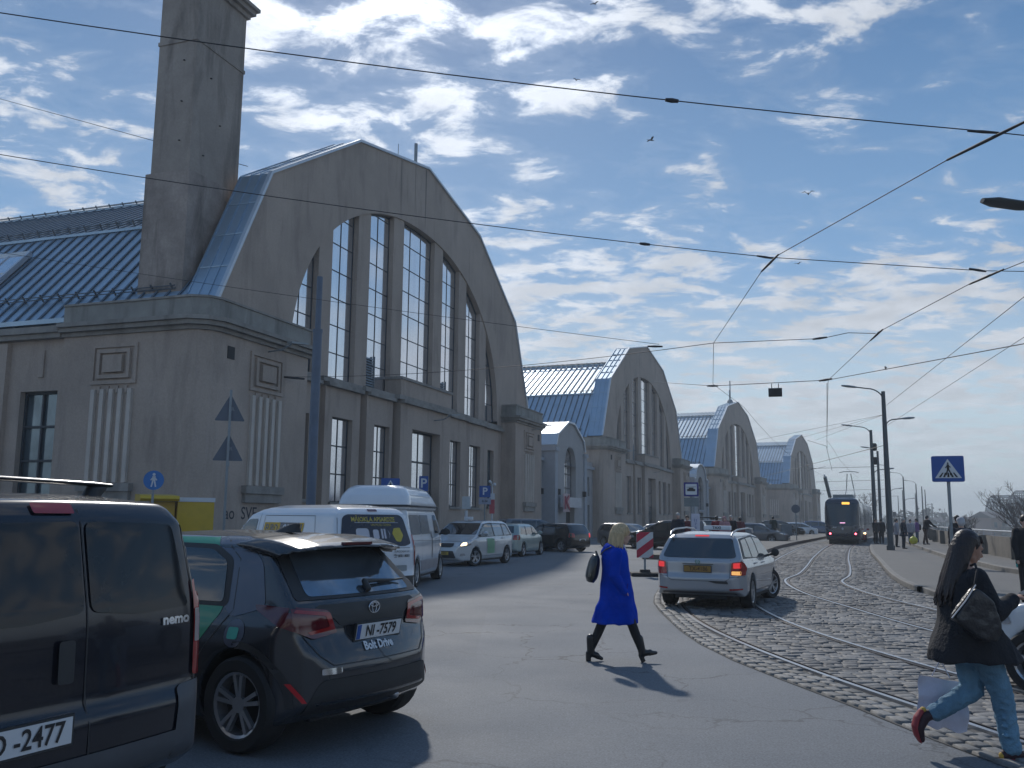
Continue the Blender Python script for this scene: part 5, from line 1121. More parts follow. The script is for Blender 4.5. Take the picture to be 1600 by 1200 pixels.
# ---------------------------------------------------------------- plain parked cars: one of each kind, then copies
blackp = mat('parked_black', (.015,.017,.02), .2, .2, coat=.8, var=.05); greyp = mat('parked_grey', (.13,.14,.155), .28, .5, coat=.7, var=.05); silverp = mat('parked_silver', (.36,.38,.41), .28, .4, coat=.7, var=.05); redp = mat('parked_red', (.30,.02,.03), .25, coat=.8, var=.05); whitep = mat('parked_white', (.62,.65,.68), .25, coat=.8, var=.05); greenp = mat('parked_green', (.35,.42,.40), .28, .3, coat=.7, var=.05); bluep = mat('parked_blue', (.05,.09,.17), .25, .3, coat=.8, var=.05)
PC = 'cars parked along the halls'
hb, xh = parked_proto('hatch', 'parked_car', blackp, 'black hatchback pulling out in front of the pale connecting building', 'car', 4.05, 1.46, .87, .035, 2.5, PC)
place(hb, (3.15,47.9,0), -47, xh)
for o_ in kids(hb):
    if o_.name.startswith('tail_lamp'): lit_lamp = o_; break
sv, xs = parked_proto('suv', 'parked_car', greyp, 'large dark silver SUV parked behind the silver people carrier', 'car', 4.6, 1.68, .93, .045, 2.7, PC)
place(sv, (-.1,50.5,0), 72, xs)
sd_, xd = parked_proto('sedan', 'parked_car', silverp, 'silver grey saloon parked right behind the black hatchback', 'car', 4.6, 1.45, .89, .045, 2.7, PC)
place(sd_, (8.7,60.5,0), 108, xd)
wg, xw = parked_proto('wagon', 'parked_car', whitep, 'white car with headlight towards the tram stop signs, its side to the halls', 'car', 4.5, 1.5, .89, .045, 2.65, PC)
def recolour(r, old, new):
    for c in kids(r):
        if c.data and c.data.materials and c.data.materials[0] == old:
            c.data = c.data.copy(); c.data.materials[0] = new
place(wg, (31.0,104,0), 75, xw)
def row(proto, xa, paint, oldp, pos, az, label):
    a = math.pi/2-R(az); d = Vector((math.cos(a),math.sin(a),0)); p = Vector(pos)-d*xa; r = dup(proto, p, a, label, PC)
    if paint != oldp: recolour(r, oldp, paint)
    return r
row(hb, xh, greenp, blackp, (-.2,41.5,0), 20, 'pale green hatchback right beside the silver people carrier')
row(hb, xh, greyp, blackp, (6.3,57.0,0), 140, 'small grey hatchback showing its lamps, beside the black hatchback')
row(sd_, xd, redp, silverp, (10.4,63.5,0), 120, 'red saloon half hidden by the woman in the blue coat')
row(wg, xw, blackp, whitep, (12.8,69.5,0), 100, 'black estate parked farther back above the red saloon')
ob = row(sv, xs, blackp, greyp, (10.4,52.5,0), -62, 'black SUV with raised tailgate left of the striped barrier')
row(sv, xs, blackp, greyp, (15.2,66.0,0), -70, 'black SUV parked right of the striped barrier')
row(wg, xw, greyp, whitep, (17.3,70.5,0), 115, 'grey estate catching the sun beside the tram stop timetable')
row(hb, xh, greyp, blackp, (21.0,84,0), 100, 'grey hatchback behind the people on the stop platform')
row(sv, xs, blackp, greyp, (26.5,96,0), 100, 'dark SUV behind the white car by the waste bins')
row(sv, xs, bluep, greyp, (36.0,112,0), 115, 'blue SUV parked behind the round road sign')
row(hb, xh, greyp, blackp, (38.7,118,0), 150, 'small grey hatchback in the far row left of the tram')
row(wg, xw, bluep, whitep, (42.0,126,0), 130, 'dark blue estate in the far row')
row(sd_, xd, greyp, silverp, (46.0,134,0), 140, 'grey saloon in the far row near the tram')
row(wg, xw, silverp, whitep, (52.5,146,0), 140, 'silver estate, last of the row before the tram')
rc = row(hb, xh, whitep, blackp, (7.3,7.75,.02), -35, 'white car at the right edge behind the walking woman, only its front in view'); rc['group'] = GV
tg = obj('raised_tailgate', blob(MB().box(-2.9,-1.75,-.75,.75,1.78,1.86).box(-2.95,-2.7,-.7,.7,1.70,1.86), .04, 2), blackp, ob)
lit_lamp.data = lit_lamp.data.copy(); lit_lamp.data.materials[0] = red_lit
amt = row(hb, xh, redp, blackp, (29.2,78.5,0), 200, 'car coming up behind the tram with its headlight on, right of the tram'); amt['group'] = GV
for c in kids(amt):
    if c.name.startswith('headlight'): c.data = c.data.copy(); c.data.materials[0] = head_lit
# ================================================================ PEOPLE
skin = mat('skin', (.42,.24,.17), .55, var=.06, nscale=6); skin_pale = mat('skin_pale', (.50,.32,.25), .55, var=.05, nscale=6)
def cloth(name, col, rough=.9, var=.14, ns=7, bump=.35, bs=60): return mat(name, col, rough, var=var, nscale=ns, bump=bump, bscale=bs)
black_cloth = cloth('black_cloth', (.012,.013,.017)); tights = cloth('tights', (.008,.009,.012), .7); boot_m = mat('boot_leather', (.010,.010,.013), .35, coat=.3)
def hand(m, w, d, curl=.5, side=1, s=1., up=Vector((0,0,1))):
    """palm, four fingers of different length and a thumb from the side of the palm"""
    d = Vector(d).normalized(); w = Vector(w); sx = d.cross(up).normalized()*side; nz = sx.cross(d)*side
    m.loft([(w+d*t*s, a*s, b*s, sx, nz) for t,a,b in ((-.01,.022,.018),(.02,.032,.016),(.06,.040,.014),(.085,.038,.012))], n=12)
    for k, L_ in enumerate((.068,.076,.071,.056)):
        b0 = w+d*.078*s+sx*(-.030+.020*k)*s; a = 0; p = b0; r = .0088*s
        for j, f in enumerate((.45,.32,.23)):
            a += curl*(.7+.25*j); q = p+(d*math.cos(a)-nz*math.sin(a))*L_*f*s; m.cap(p, r, q, r*.9, 8); p = q; r *= .9
    p0 = w+d*.02*s-sx*.026*s; p1 = p0+(d*.6-sx*.7-nz*.25).normalized()*.038*s; p2 = p1+(d*.9-sx*.1-nz*.4).normalized()*.032*s; m.cap(p0,.012*s,p1,.0105*s,8); m.cap(p1,.0105*s,p2,.008*s,8)
def head(m, c, s=1., tilt=0., fine=True):
    c = Vector(c); ct, st = math.cos(tilt), math.sin(tilt)
    def P(x, y, z): return c+Vector((x*ct+z*st, y, -x*st+z*ct))*s
    m.ball(P(-.012,0,.03), (.098*s,.078*s,.098*s), 18); m.cap(P(.035,0,-.01), .062*s, P(.045,0,-.065), .040*s, 12); m.cap(P(.0,0,-.03), .068*s, P(.035,0,-.07), .045*s, 12)
    m.cap(P(.02,.025,-.06), .034*s, P(.02,-.025,-.06), .034*s)
    if fine:
        m.cap(P(.085,0,.02), .010*s, P(.108,0,-.018), .013*s, 8); m.cap(P(.094,0,-.020), .010*s, P(.094,0,-.024), .016*s, 8); m.cap(P(.083,-.02,-.048), .008*s, P(.083,.02,-.048), .008*s, 8)
        m.cap(P(.078,-.03,.032), .014*s, P(.078,.03,.032), .014*s, 8)
        for q in (-1,1): m.loft([(P(-.012,q*.074,z), a, .012*s) for z, a in ((-.03,.010*s),(-.01,.018*s),(.015,.022*s),(.03,.014*s))], n=10)
    m.cap(P(-.02,0,-.04), .055*s, P(-.035,0,-.14), .052*s, 12); return P
def rings(m, R_, folds=0, fr=8, n=40):
    """vertical rings (x, y, z, rx, ry) with fold amplitude growing downwards"""
    o = len(m.v); N_ = len(R_); zt = R_[0][2]; zb = R_[-1][2]
    for x,y,z,rx,ry in R_:
        t = (zt-z)/(zt-zb)
        for k in range(n):
            a = 2*math.pi*k/n; f = 1+folds*t*t*(math.sin(fr*a+1.3)+.5*math.sin((fr+3)*a+2)); m.v.append((x+rx*f*math.cos(a), y+ry*f*math.sin(a), z))
    for i in range(N_-1):
        for k in range(n): a = o+i*n+k; b = o+i*n+(k+1)%n; m.f.append((a,b,b+n,a+n)); m.m.append(0)
    m.f.append(tuple(o+k for k in range(n))[::-1]); e = o+(N_-1)*n; m.f.append(tuple(e+k for k in range(n))); m.m += [0,0]; return m
def scene_pos(x, y, z=0): return gnd(x, y, z)
# ---- woman in the blue coat (measured in her own frame: x forward, z up)
def blue_woman():
    t = thing('person', 'blonde woman in bright blue knee-length coat and black heeled boots striding to the right', 'person', (1.33,11.36,0), R(2))
    m = MB(); P = head(m, (.035,0,1.50), 1.0, .10); m.cap((-.02,0,1.40),.05,(-.03,0,1.25),.10); m.cap((-.03,0,1.25),.12,(-.01,0,.95),.12)
    for s, kn, an in ((1,(-.20,.06,.46),(-.345,.05,.13)),(-1,(.13,-.06,.47),(.255,-.05,.13))):
        m.cap((-.01,.08*s,.88),.085,kn,.062); m.cap(kn,.060,((kn[0]*.55+an[0]*.45),kn[1],kn[2]*.55+an[2]*.45),.056); m.cap(((kn[0]*.55+an[0]*.45),kn[1],kn[2]*.55+an[2]*.45),.055,an,.040)
    for s in (1,-1): m.cap((-.05,.17*s,1.26),.05,(-.09,.22*s,1.0),.042); m.cap((-.09,.22*s,1.0),.04,(.02,.16*s,.86),.030); hand(m, (.02,.16*s,.86), (.5,-.35*s,-.75), .3, s)
    b = obj('body', blob(m, .0085, 2), [skin_pale, tights], t)
    for p in b.data.polygons:
        if p.center.z < .9 and abs(p.center.y) < .17: p.material_index = 1
    # boots with block heels
    for nm, (ax, ay, az_), toe, up, heel in (('boot',(-.345,.05,.12),(-.215,.05,.03),(-.35,.05,.27),(-.395,.05)),('boot',(.255,-.05,.135),(.425,-.05,.115),(.225,-.05,.28),(.27,-.05))):
        q = MB(); q.cap((ax,ay,az_),.048,up,.050); q.cap((ax+.0,ay,az_-.03),.042,(ax+(toe[0]-ax)*.55,ay,(az_-.03)*.45+toe[2]*.55+.01),.038); q.cap((ax+(toe[0]-ax)*.55,ay,(az_-.03)*.45+toe[2]*.55),.034,toe,.022)
        if ax < 0: q.add(*box_pts((ax-.062,ay-.03,.0),(ax+.0,ay+.03,.11)))
        else: q.beam((ax-.02,ay,.10),(ax+.02,ay,.008),.055,.055)
        obj(nm, blob(q, .008, 2), boot_m, t)
    c = mat('blue_coat', (.003,.045,.43), .95, var=.22, nscale=4, bump=.6, bscale=26, spec=.1); m = MB()
    rings(m, [(-.035,0,1.36,.07,.09),(-.045,0,1.33,.115,.16),(-.055,0,1.29,.15,.20),(-.055,0,1.22,.165,.205),(-.05,0,1.10,.165,.185),(-.045,0,.98,.175,.18),(-.04,0,.86,.195,.195),(-.04,0,.72,.215,.215),(-.05,0,.60,.245,.225),(-.065,0,.48,.272,.24),(-.066,0,.455,.274,.24)], .045, 6)
    for s in (1,-1): m.cap((-.06,.17*s,1.28),.075,(-.10,.235*s,1.03),.063,14); m.cap((-.10,.235*s,1.03),.063,(.03,.185*s,.85),.056,14)
    # hood lying round the neck
    m.cap((-.13,0,1.35),.062,(-.16,0,1.29),.07); m.cap((-.13,.06,1.345),.05,(.03,.07,1.33),.035); m.cap((-.13,-.06,1.345),.05,(.03,-.07,1.33),.035); m.cap((.03,.06,1.33),.03,(.085,.02,1.24),.02); m.cap((.03,-.06,1.33),.03,(.085,-.02,1.24),.02)
    co = obj('coat', wrinkle(blob(m, .010, 2), .016, 7, zmax=1.38), c, t)
    # pocket welt, shirt collar
    obj('pocket', MB().cap((.07,-.185,.93),.007,(.045,-.205,.80),.009), cloth('blue_dark', (.004,.018,.28)), co); m = MB().cap((.045,.03,1.375),.022,(.085,.02,1.30),.016).cap((.045,-.03,1.375),.022,(.085,-.02,1.30),.016); obj('collar', blob(m, .007, 2), cloth('white_shirt', (.55,.56,.62)), t)
    # bob haircut with fringe: many overlapping locks
    hm = mat('blonde_hair', (.50,.37,.21), .5, var=.35, nscale=9, bump=.3, bscale=60, stretch=(9,9,.5)); m = MB(); c0 = Vector((.015,0,1.555)); rr = random.Random(4)
    m.ball(P(-.025,0,.045), (.115,.095,.108), 22); m.ball(P(-.07,0,-.01), (.085,.095,.11), 20)
    for k in range(80):
        a = math.pi*(.40+1.20*k/79) ; rx, ry = .112, .098; x, y = math.cos(a), math.sin(a); L_ = .16+.02*math.sin(k*1.7)+rr.uniform(0,.02); f = 1.0 if abs(a-math.pi) < 1.9 else .8
        p0 = P(-.025+rx*.75*x, ry*.85*y, .085); p1 = P(-.03+rx*1.03*x, ry*1.05*y, .02); p2 = P(-.035+rx*1.12*x-.004*k%3*.0, ry*1.14*y, .02-L_*f); p2 = p2+Vector((rr.uniform(-.008,.008),rr.uniform(-.008,.008),0)); m.cap(p0,.008,p1,.009,6); m.cap(p1,.009,p2,.004,6)
    for k in range(9): y = -.055+.0138*k; m.cap(P(.045,y,.105),.014,P(.088-abs(y)*.3,y,.055),.011,8)
    obj('hair', blob(m, .0042, 1, .35), hm, t)
    em = mat('eye', (.03,.02,.02), .2)
    for s in (-1,1): obj('eye', MB().ball(P(.082,s*.031,.012), .009, 8), em, t)
    obj('mouth', MB().cap(P(.090,-.016,-.049),.0045,P(.090,.016,-.049),.0045,8), mat('lips', (.30,.08,.08), .4), t)
    # rucksack: a thing of its own
    k = thing('backpack', 'small glossy black rucksack on the back of the woman in blue', 'backpack', (1.33,11.36,0), R(2)); lm = mat('black_leather', (.010,.014,.016), .28, coat=.6, bump=.3, bscale=40)
    m = MB(); m.loft([((-.285-.012*i,0,1.265-.33*i/6), rx, ry, Vector((1,0,-.2)).normalized(), Vector((0,1,0))) for i,(rx,ry) in enumerate(((.035,.07),(.062,.115),(.072,.13),(.075,.135),(.078,.135),(.072,.13),(.045,.10)))], n=24)
    bag = obj('bag', blob(m, .010, 2), lm, k); m = MB().tube([(-.27,-.04,1.26),(-.285,-.03,1.305),(-.285,.03,1.305),(-.27,.04,1.26)],.009,8); obj('loop', m, lm, k, smooth=50)
    m = MB().tube([(-.24,-.08,1.27),(-.19,-.11,1.325),(-.11,-.125,1.365)],.008,8); obj('strap', m, lm, k, smooth=50)
    obj('zip', MB().tube([(-.352,-.09,1.05),(-.362,0,1.05),(-.352,.09,1.05)],.004,6), chrome, k)
def box_pts(a, b):
    q = MB().box(a[0],b[0],a[1],b[1],a[2],b[2]); return q.v, q.f
blue_woman()
# ---- woman with the long dark hair, phone in hand
def dark_woman():
    O = (3.42,6.93,0); rz = R(4)
    t = thing('person', 'woman with long dark hair in black coat and jeans walking right, looking at a phone', 'person', O, rz)
    m = MB(); P = head(m, (.0,0,1.50), .98, .32); m.cap((-.05,0,1.42),.048,(-.06,0,1.30),.10); m.cap((-.06,0,1.28),.12,(-.02,0,.92),.12)
    m.cap((-.04,-.17,1.29),.048,(.03,-.23,1.05),.040); m.cap((.03,-.23,1.05),.038,(.225,-.17,1.155),.028); hand(m, (.225,-.17,1.155), (.93,.15,.30), .55, -1)
    m.cap((-.04,.17,1.29),.048,(-.02,.24,1.02),.040); m.cap((-.02,.24,1.02),.038,(-.13,.25,.80),.028); hand(m, (-.13,.25,.80), (-.15,0,-1), 1.0, 1)
    obj('body', blob(m, .0065, 2), skin, t)
    jm = mat('denim', (.13,.26,.37), .85, var=.35, nscale=4, bump=.5, bscale=70, stretch=(1,1,.5)); m = MB()
    m.cap((-.02,0,.90),.15,(-.02,0,.80),.15,18); K1, A1 = (.145,-.06,.47), (.185,-.06,.14); K2, A2 = (.005,.07,.48), (-.285,.08,.315)
    m.cap((.0,-.085,.80),.105,K1,.078,16); m.cap(K1,.078,A1,.066,16); m.cap((-.02,.085,.80),.105,K2,.080,16); m.cap(K2,.078,A2,.062,16); m.cap((.187,-.06,.13),.068,(.19,-.06,.105),.068,16)
    for k in range(5): z = .44-.06*k; m.cap((.10,-.12,z),.012,(.21,-.11,z-.035),.008,6); m.cap((-.05-.045*k,.135,.47-.03*k),.010,(-.08-.045*k,.03,.385-.02*k),.008,6)
    obj('jeans', wrinkle(blob(m, .009, 2), .012, 14, (1,1,1.2)), jm, t)
    sole = mat('sole_red', (.30,.035,.045), .6); up_ = mat('shoe_dark', (.035,.015,.022), .6, var=.3, nscale=12); yl = mat('sole_yellow', (.55,.35,.06), .6)
    m = MB().cap((.17,-.06,.085),.042,(.20,-.06,.06),.045).cap((.20,-.06,.06),.042,(.335,-.065,.035),.026).cap((.14,-.06,.05),.036,(.2,-.06,.045),.04); s_ = obj('shoe', blob(m, .007, 2), up_, t)
    obj('sole', blob(MB().loft([((.115,-.06,.022),.02,.028),((.15,-.06,.018),.02,.040),((.22,-.06,.016),.02,.040),((.30,-.065,.016),.018,.044),((.355,-.066,.024),.012,.028)], Vector((0,0,1)), Vector((0,1,0)), 16), .007, 1), sole, s_); obj('heel_patch', MB().ball((.118,-.06,.045),(.022,.026,.026)), yl, s_)
    obj('laces', MB().tube([(.20,-.10,.10),(.23,-.085,.105),(.25,-.08,.08),(.28,-.075,.085)],.004,6).tube([(.215,-.07,.10),(.245,-.09,.09),(.285,-.09,.10),(.26,-.1,.075)],.004,6), white_sign, s_)
    # back foot: heel up, toe pointing down
    m = MB().cap((-.30,.08,.31),.040,(-.36,.085,.29),.042).cap((-.36,.085,.29),.040,(-.41,.09,.21),.038).cap((-.41,.09,.21),.036,(-.395,.09,.125),.024); s_ = obj('shoe', blob(m, .007, 2), up_, t)
    obj('sole', blob(MB().loft([((-.385,.085,.335),.018,.028),((-.425,.088,.28),.018,.038),((-.445,.09,.215),.018,.040),((-.430,.09,.145),.016,.040),((-.405,.09,.10),.012,.026)], Vector((.85,0,-.5)).normalized(), Vector((0,1,0)), 16), .007, 1), sole, s_); obj('heel_patch', MB().ball((-.375,.085,.335),(.022,.026,.022)), yl, s_)
    obj('sock', MB().cap((-.275,.08,.315),.042,(-.31,.08,.305),.040), cloth('sock_white', (.5,.5,.55)), t)
    cm = cloth('wool_coat', (.016,.017,.022), .9, .2, 5, .5, 50); m = MB()
    rings(m, [(-.06,0,1.365,.05,.07),(-.065,0,1.335,.09,.14),(-.065,0,1.29,.12,.18),(-.07,0,1.22,.14,.19),(-.07,0,1.10,.165,.205),(-.055,0,.98,.20,.215),(-.035,0,.88,.255,.23),(-.015,0,.78,.31,.245),(.0,0,.715,.338,.25),(.0,0,.695,.338,.25)], .035, 5)
    m.cap((-.05,-.17,1.30),.075,(.03,-.235,1.06),.070,14); m.cap((.03,-.235,1.06),.068,(.20,-.175,1.145),.052,14); m.cap((-.05,.17,1.30),.075,(-.02,.24,1.03),.066,14); m.cap((-.02,.24,1.03),.064,(-.115,.25,.83),.052,14)
    m.cap((-.04,0,1.37),.055,(-.05,0,1.33),.06); obj('coat', wrinkle(blob(m, .010, 2), .016, 8, zmax=1.35), cm, t)
    hm = mat('dark_hair', (.022,.013,.012), .36, var=.5, nscale=9, bump=.3, bscale=60, stretch=(9,9,.4)); m = MB(); m.ball(P(-.03,0,.045), (.100,.088,.100), 22); m.ball(P(-.06,0,-.01), (.075,.08,.10), 20); rr = random.Random(8)
    for k in range(80):
        a = math.pi*(.42+1.16*k/79); x, y = math.cos(a), math.sin(a); p0 = P(-.03+.076*x,.078*y,.080); p1 = P(-.04+.094*x,.088*y,-.01); back = abs(a-math.pi) < 1.15
        p2 = Vector((-.135+.070*x+rr.uniform(-.008,.008), .105*y, 1.30)); p3 = Vector((-.20+.055*x+rr.uniform(-.01,.01), .12*y+rr.uniform(-.01,.01), 1.12+rr.uniform(-.05,.05))) if back else Vector((-.13+.07*x,.12*y,1.24+rr.uniform(-.03,.02)))
        m.cap(p0,.008,p1,.009,6); m.cap(p1,.009,p2,.009,6); m.cap(p2,.009,p3,.004,6)
    for k in range(7): y = -.05+.0165*k; m.cap(P(.035,y,.105),.014,P(.082-abs(y)*.4,y,.075),.010,8)
    obj('hair', blob(m, .0048, 1, .35), hm, t)
    for s in (-1,1): obj('eye', MB().ball(P(.080,s*.031,.010), .009, 8), MATS['eye'], t)
    obj('mouth', MB().cap(P(.088,-.016,-.048),.0045,P(.088,.016,-.048),.0045,8), MATS['lips'], t)
    ph = thing('phone', 'dark smartphone in the right hand of the woman with long hair', 'phone', O, rz); d = Vector((.55,.0,.30)).normalized(); c = Vector((.335,-.165,1.215)); q = MB().beam(c-d*.07, c+d*.075, .072, .009, Vector((-.4,0,.9))); b_ = obj('case', q, mat('phone_case', (.03,.035,.06), .3, coat=.5), ph); obj('screen', MB().beam(c-d*.064+Vector((-.003,0,.0056)), c+d*.069+Vector((-.003,0,.0056)), .064, .001, Vector((-.4,0,.9))), mat('screen', (.01,.01,.012), .08), ph)
    bg_ = thing('tote_bag', 'black leather shoulder bag with pale edged strap on the woman with long hair', 'handbag', O, rz); m = MB()
    V4 = [(-.345,1.035),(-.165,1.26),(-.03,1.16),(.02,.96),(-.02,.86),(-.15,.88)]
    P6 = rpoly(V4, .03, 3); n = len(P6); vs = [(x,-.275,z) for x,z in P6]+[(x,-.35,z) for x,z in [(.94*(x+.12)-.12, .94*(z-1.03)+1.03) for x,z in P6]]; m.add(vs, [tuple(range(n)), tuple(range(2*n-1,n-1,-1))]+[(i,i+n,(i+1)%n+n,(i+1)%n) for i in range(n)])
    obj('bag', wrinkle(blob(m, .012, 4), .005, 9, (1,1,1)), mat('bag_leather', (.012,.013,.018), .38, coat=.3, bump=.4, bscale=30), bg_)
    st = mat('strap_edge', (.55,.55,.58), .5); obj('strap', MB().tube([(-.348,-.32,1.035),(-.25,-.33,1.15),(-.165,-.33,1.262),(-.10,-.26,1.36),(-.06,-.17,1.40),(-.05,-.10,1.385)],.009,8), black_cloth, bg_, smooth=50); obj('strap_edge', MB().tube([(-.350,-.336,1.035),(-.25,-.346,1.152),(-.167,-.346,1.264)],.0045,6), st, bg_, smooth=50)
    # thin carrier bag swinging from the far hand
    pb = thing('plastic_bag', 'pale lilac plastic carrier bag hanging from the hand of the woman with long hair', 'bag', O, rz); m = MB(); N_ = 16; rr = random.Random(2)
    co = lambda u, v: Vector((-.30+.37*u-.02*v, .26+.022*math.sin(u*9+v*3)+.012*math.sin(v*11+u*4), .55-.06*u-(.36)*v+.012*math.sin(u*14)*(1 if v > .9 else 0)))
    for side in (-1,1):
        o = len(m.v)
        for i in range(N_+1):
            for j in range(N_+1):
                u, v = i/N_, j/N_; p = co(u,v); p.y += side*.028*math.sin(math.pi*u)*(.3+.7*v)*(1-.3*v); m.v.append(tuple(p))
        for i in range(N_):
            for j in range(N_): a = o+i*(N_+1)+j; m.f.append((a,a+1,a+N_+2,a+N_+1)); m.m.append(0)
    bb = obj('bag', m, mat('plastic_film', (.62,.62,.74), .35, var=.12, nscale=6, bump=.6, bscale=14), pb); bb.data.polygons.foreach_set('use_smooth', [True]*len(bb.data.polygons)); obj('bag_handle', MB().tube([(-.20,.26,.545),(-.15,.25,.64),(-.14,.25,.73)],.004,6).tube([(-.06,.26,.53),(-.12,.25,.64),(-.14,.25,.73)],.004,6), MATS['plastic_film'], pb, smooth=40)
dark_woman()
# ---- people farther off
def small_person(x, y, label, coat, trousers, hair, az=0, hgt=1.72, long=.75, z=0, hood=False, walk=0., lean=0., arms=((.0,.0),(.0,.0)), hatm=None, vox=.022, group='people waiting along the street', pos=None, hx=1.):
    p = pos if pos is not None else gnd(x, y, z); t = thing('person', label, 'person', p, math.pi/2-R(az), group); s = hgt/1.72; t.scale = (s,s,s)
    L_ = lean; m = MB(); P = head(m, (.02+L_*.62,0,1.58), 1.0, .1+L_*.6, True); m.cap((L_*.55,0,1.46),.055,(L_*.3,0,1.25),.11)
    m.cap((L_*.3,0,1.22),.11,(0,0,.95),.11)
    for q, w_ in ((1,walk),(-1,-walk)):
        m.cap((0,.09*q,.9),.08,(w_*.5,.09*q,.5),.058); m.cap((w_*.5,.09*q,.5),.055,(w_*.9-.03,.09*q,.1),.042)
    A = []
    for q, (fx, fz) in ((1,arms[0]),(-1,arms[1])):
        sh = Vector((L_*.5,.18*q,1.40)); el = sh+Vector((.06+fx*.18,.06*q,-.27+fz*.04)); wr = el+Vector((.05+fx*.22,-.02*q,-.23+fz*.26)); A.append((sh,el,wr)); m.cap(sh,.045,el,.038,8); m.cap(el,.036,wr,.028,8); m.cap(wr,.030,wr+(wr-el).normalized()*.09,.026,8)
    obj('body', blob(m, vox*.8, 2), skin_pale, t)
    m = MB(); zb = 1.0 if long > .95 else long
    for q, w_ in ((1,walk),(-1,-walk)):
        m.cap((0,.085*q,.92),.10,(w_*.5,.09*q,.5),.078,12); m.cap((w_*.5,.09*q,.5),.075,(w_*.9-.03,.09*q,.12),.062,12)
    obj('trousers', blob(m, vox, 2), trousers, t)
    for q, w_ in ((1,walk),(-1,-walk)): obj('shoe', blob(MB().cap((w_*.9-.04,.09*q,.05),.045,(w_*.9+.13,.09*q,.035),.032,10), .015, 2), boot_m, t)
    m = MB(); fl = .03 if long < .8 else 0
    rings(m, [(L_*.55,0,1.47,.07,.09),(L_*.5,0,1.42,.125,.19),(L_*.42,0,1.32,.15,.22),(L_*.3,0,1.15,.15,.195),(L_*.12,0,1.0,.155,.19),(0,0,max(long,.9),.165,.195)]+([(0,0,long,.18+fl*2,.21+fl)] if long < .88 else []), .02, 5, 28)
    for sh, el, wr in A: m.cap(sh,.075,el,.062,10); m.cap(el,.060,wr,.050,10)
    if hood: m.cap(P(-.02,0,.06),.10*hx,P(-.05,0,-.06),.11*hx,12)
    obj('coat', wrinkle(blob(m, vox, 2), .018, 6), coat, t)
    m = MB(); m.ball(P(-.02,0,.05),(.108,.09,.10),16); m.ball(P(-.045,0,.01),(.088,.088,.10),14)
    if hatm: m.ball(P(0,0,.07),(.115,.10,.085),14); obj('hat', blob(m, .014, 2), hatm, t)
    elif not hood: obj('hair', blob(m, .014, 2), hair, t)
    return t
hb_ = mat('brown_hair', (.06,.035,.02), .6, var=.3, nscale=12); hg_ = mat('grey_hair', (.35,.34,.33), .6, var=.2, nscale=12); hd_ = mat('black_hair', (.012,.010,.010), .5)
navy_c = cloth('navy_coat', (.015,.02,.035)); grey_c = cloth('grey_coat', (.16,.165,.18)); red_c = cloth('red_coat', (.20,.015,.03)); pink_c = cloth('pink_coat', (.38,.20,.22)); purple_c = cloth('purple_coat', (.13,.06,.20)); green_c = cloth('dark_green_coat', (.012,.03,.028)); dkred_c = cloth('maroon_coat', (.10,.02,.03)); brown_c = cloth('brown_coat', (.07,.04,.03)); jeans_c = cloth('jeans_blue', (.05,.08,.14)); light_c = cloth('light_coat', (.30,.30,.33))
Z1 = .2
small_person(1063,838,'man in dark jacket at the left end of the group on the stop platform', navy_c, black_cloth, hg_, 200, 1.78, .9, pos=Vector((7.05,39.0,Z1)))
small_person(1075,838,'person in maroon jacket just behind the grey-haired man in the dark jacket', dkred_c, black_cloth, hb_, 200, 1.68, .9, pos=Vector((7.75,40.6,Z1)))
small_person(1093,838,'person in grey jacket with fair hair, right of the tram stop timetable', grey_c, black_cloth, hg_, 160, 1.70, .85, pos=Vector((8.25,40.8,Z1)))
small_person(1122,838,'dark-haired person in long red coat beside the person in pink', red_c, black_cloth, hd_, 30, 1.68, .6, pos=Vector((9.75,43.8,Z1)))
small_person(1132,838,'person in pale pink hooded jacket', pink_c, jeans_c, hb_, 190, 1.66, .8, hood=True, pos=Vector((10.05,43.5,Z1)))
small_person(1143,838,'person in black jacket with light hair right of the pink hood', black_cloth, black_cloth, hg_, 200, 1.72, .85, pos=Vector((10.55,44.3,Z1)), walk=.15)
small_person(1160,838,'person in dark red jacket standing alone, right of the group on the platform', dkred_c, black_cloth, hd_, 20, 1.65, .75, pos=Vector((12.75,51.4,Z1)))
small_person(1207,838,'man in dark green jacket standing between the two waste bins', green_c, black_cloth, hd_, 30, 1.80, .85, pos=Vector((20.0,70.5,Z1)), walk=.1)
G2 = 'people on the right-hand pavement'
def on_px(x, y, z=.15): return gnd(x, y, z)
small_person(0,0,'person in grey coat and black trousers, left of the man in the navy coat', light_c, black_cloth, hd_, 120, 1.72, .75, pos=on_px(1402,855), group=G2)
small_person(0,0,'man in long navy coat standing right of the tall lamp post', navy_c, navy_c, hg_, 130, 1.76, .7, pos=on_px(1413,857.5), group=G2)
small_person(0,0,'person in pale jacket half hidden between the navy coat and the purple jacket', light_c, jeans_c, hd_, 200, 1.70, .85, pos=on_px(1424,852), group=G2)
small_person(0,0,'person in purple jacket with small dark backpack', purple_c, jeans_c, hd_, -60, 1.76, .85, pos=on_px(1434,851), group=G2)
small_person(0,0,'person in black leaning on the wall corner, right of the purple jacket', black_cloth, brown_c, hd_, 75, 1.78, .88, lean=.25, walk=.22, arms=((.9,.5),(.9,.5)), pos=on_px(1447,851,.3), group=G2)
small_person(0,0,'person in dark clothes behind the leaning lamp post of the tram stop', black_cloth, black_cloth, hb_, 160, 1.7, .8, pos=on_px(1369,850), group=G2)
small_person(0,0,'person in black between the two nearest posts', black_cloth, black_cloth, hd_, 30, 1.74, .8, pos=on_px(1378,850), group=G2)
small_person(0,0,'person in dark blue just left of the grey coat by the lamp post', navy_c, black_cloth, hb_, 60, 1.7, .75, pos=on_px(1391.5,853), group=G2)
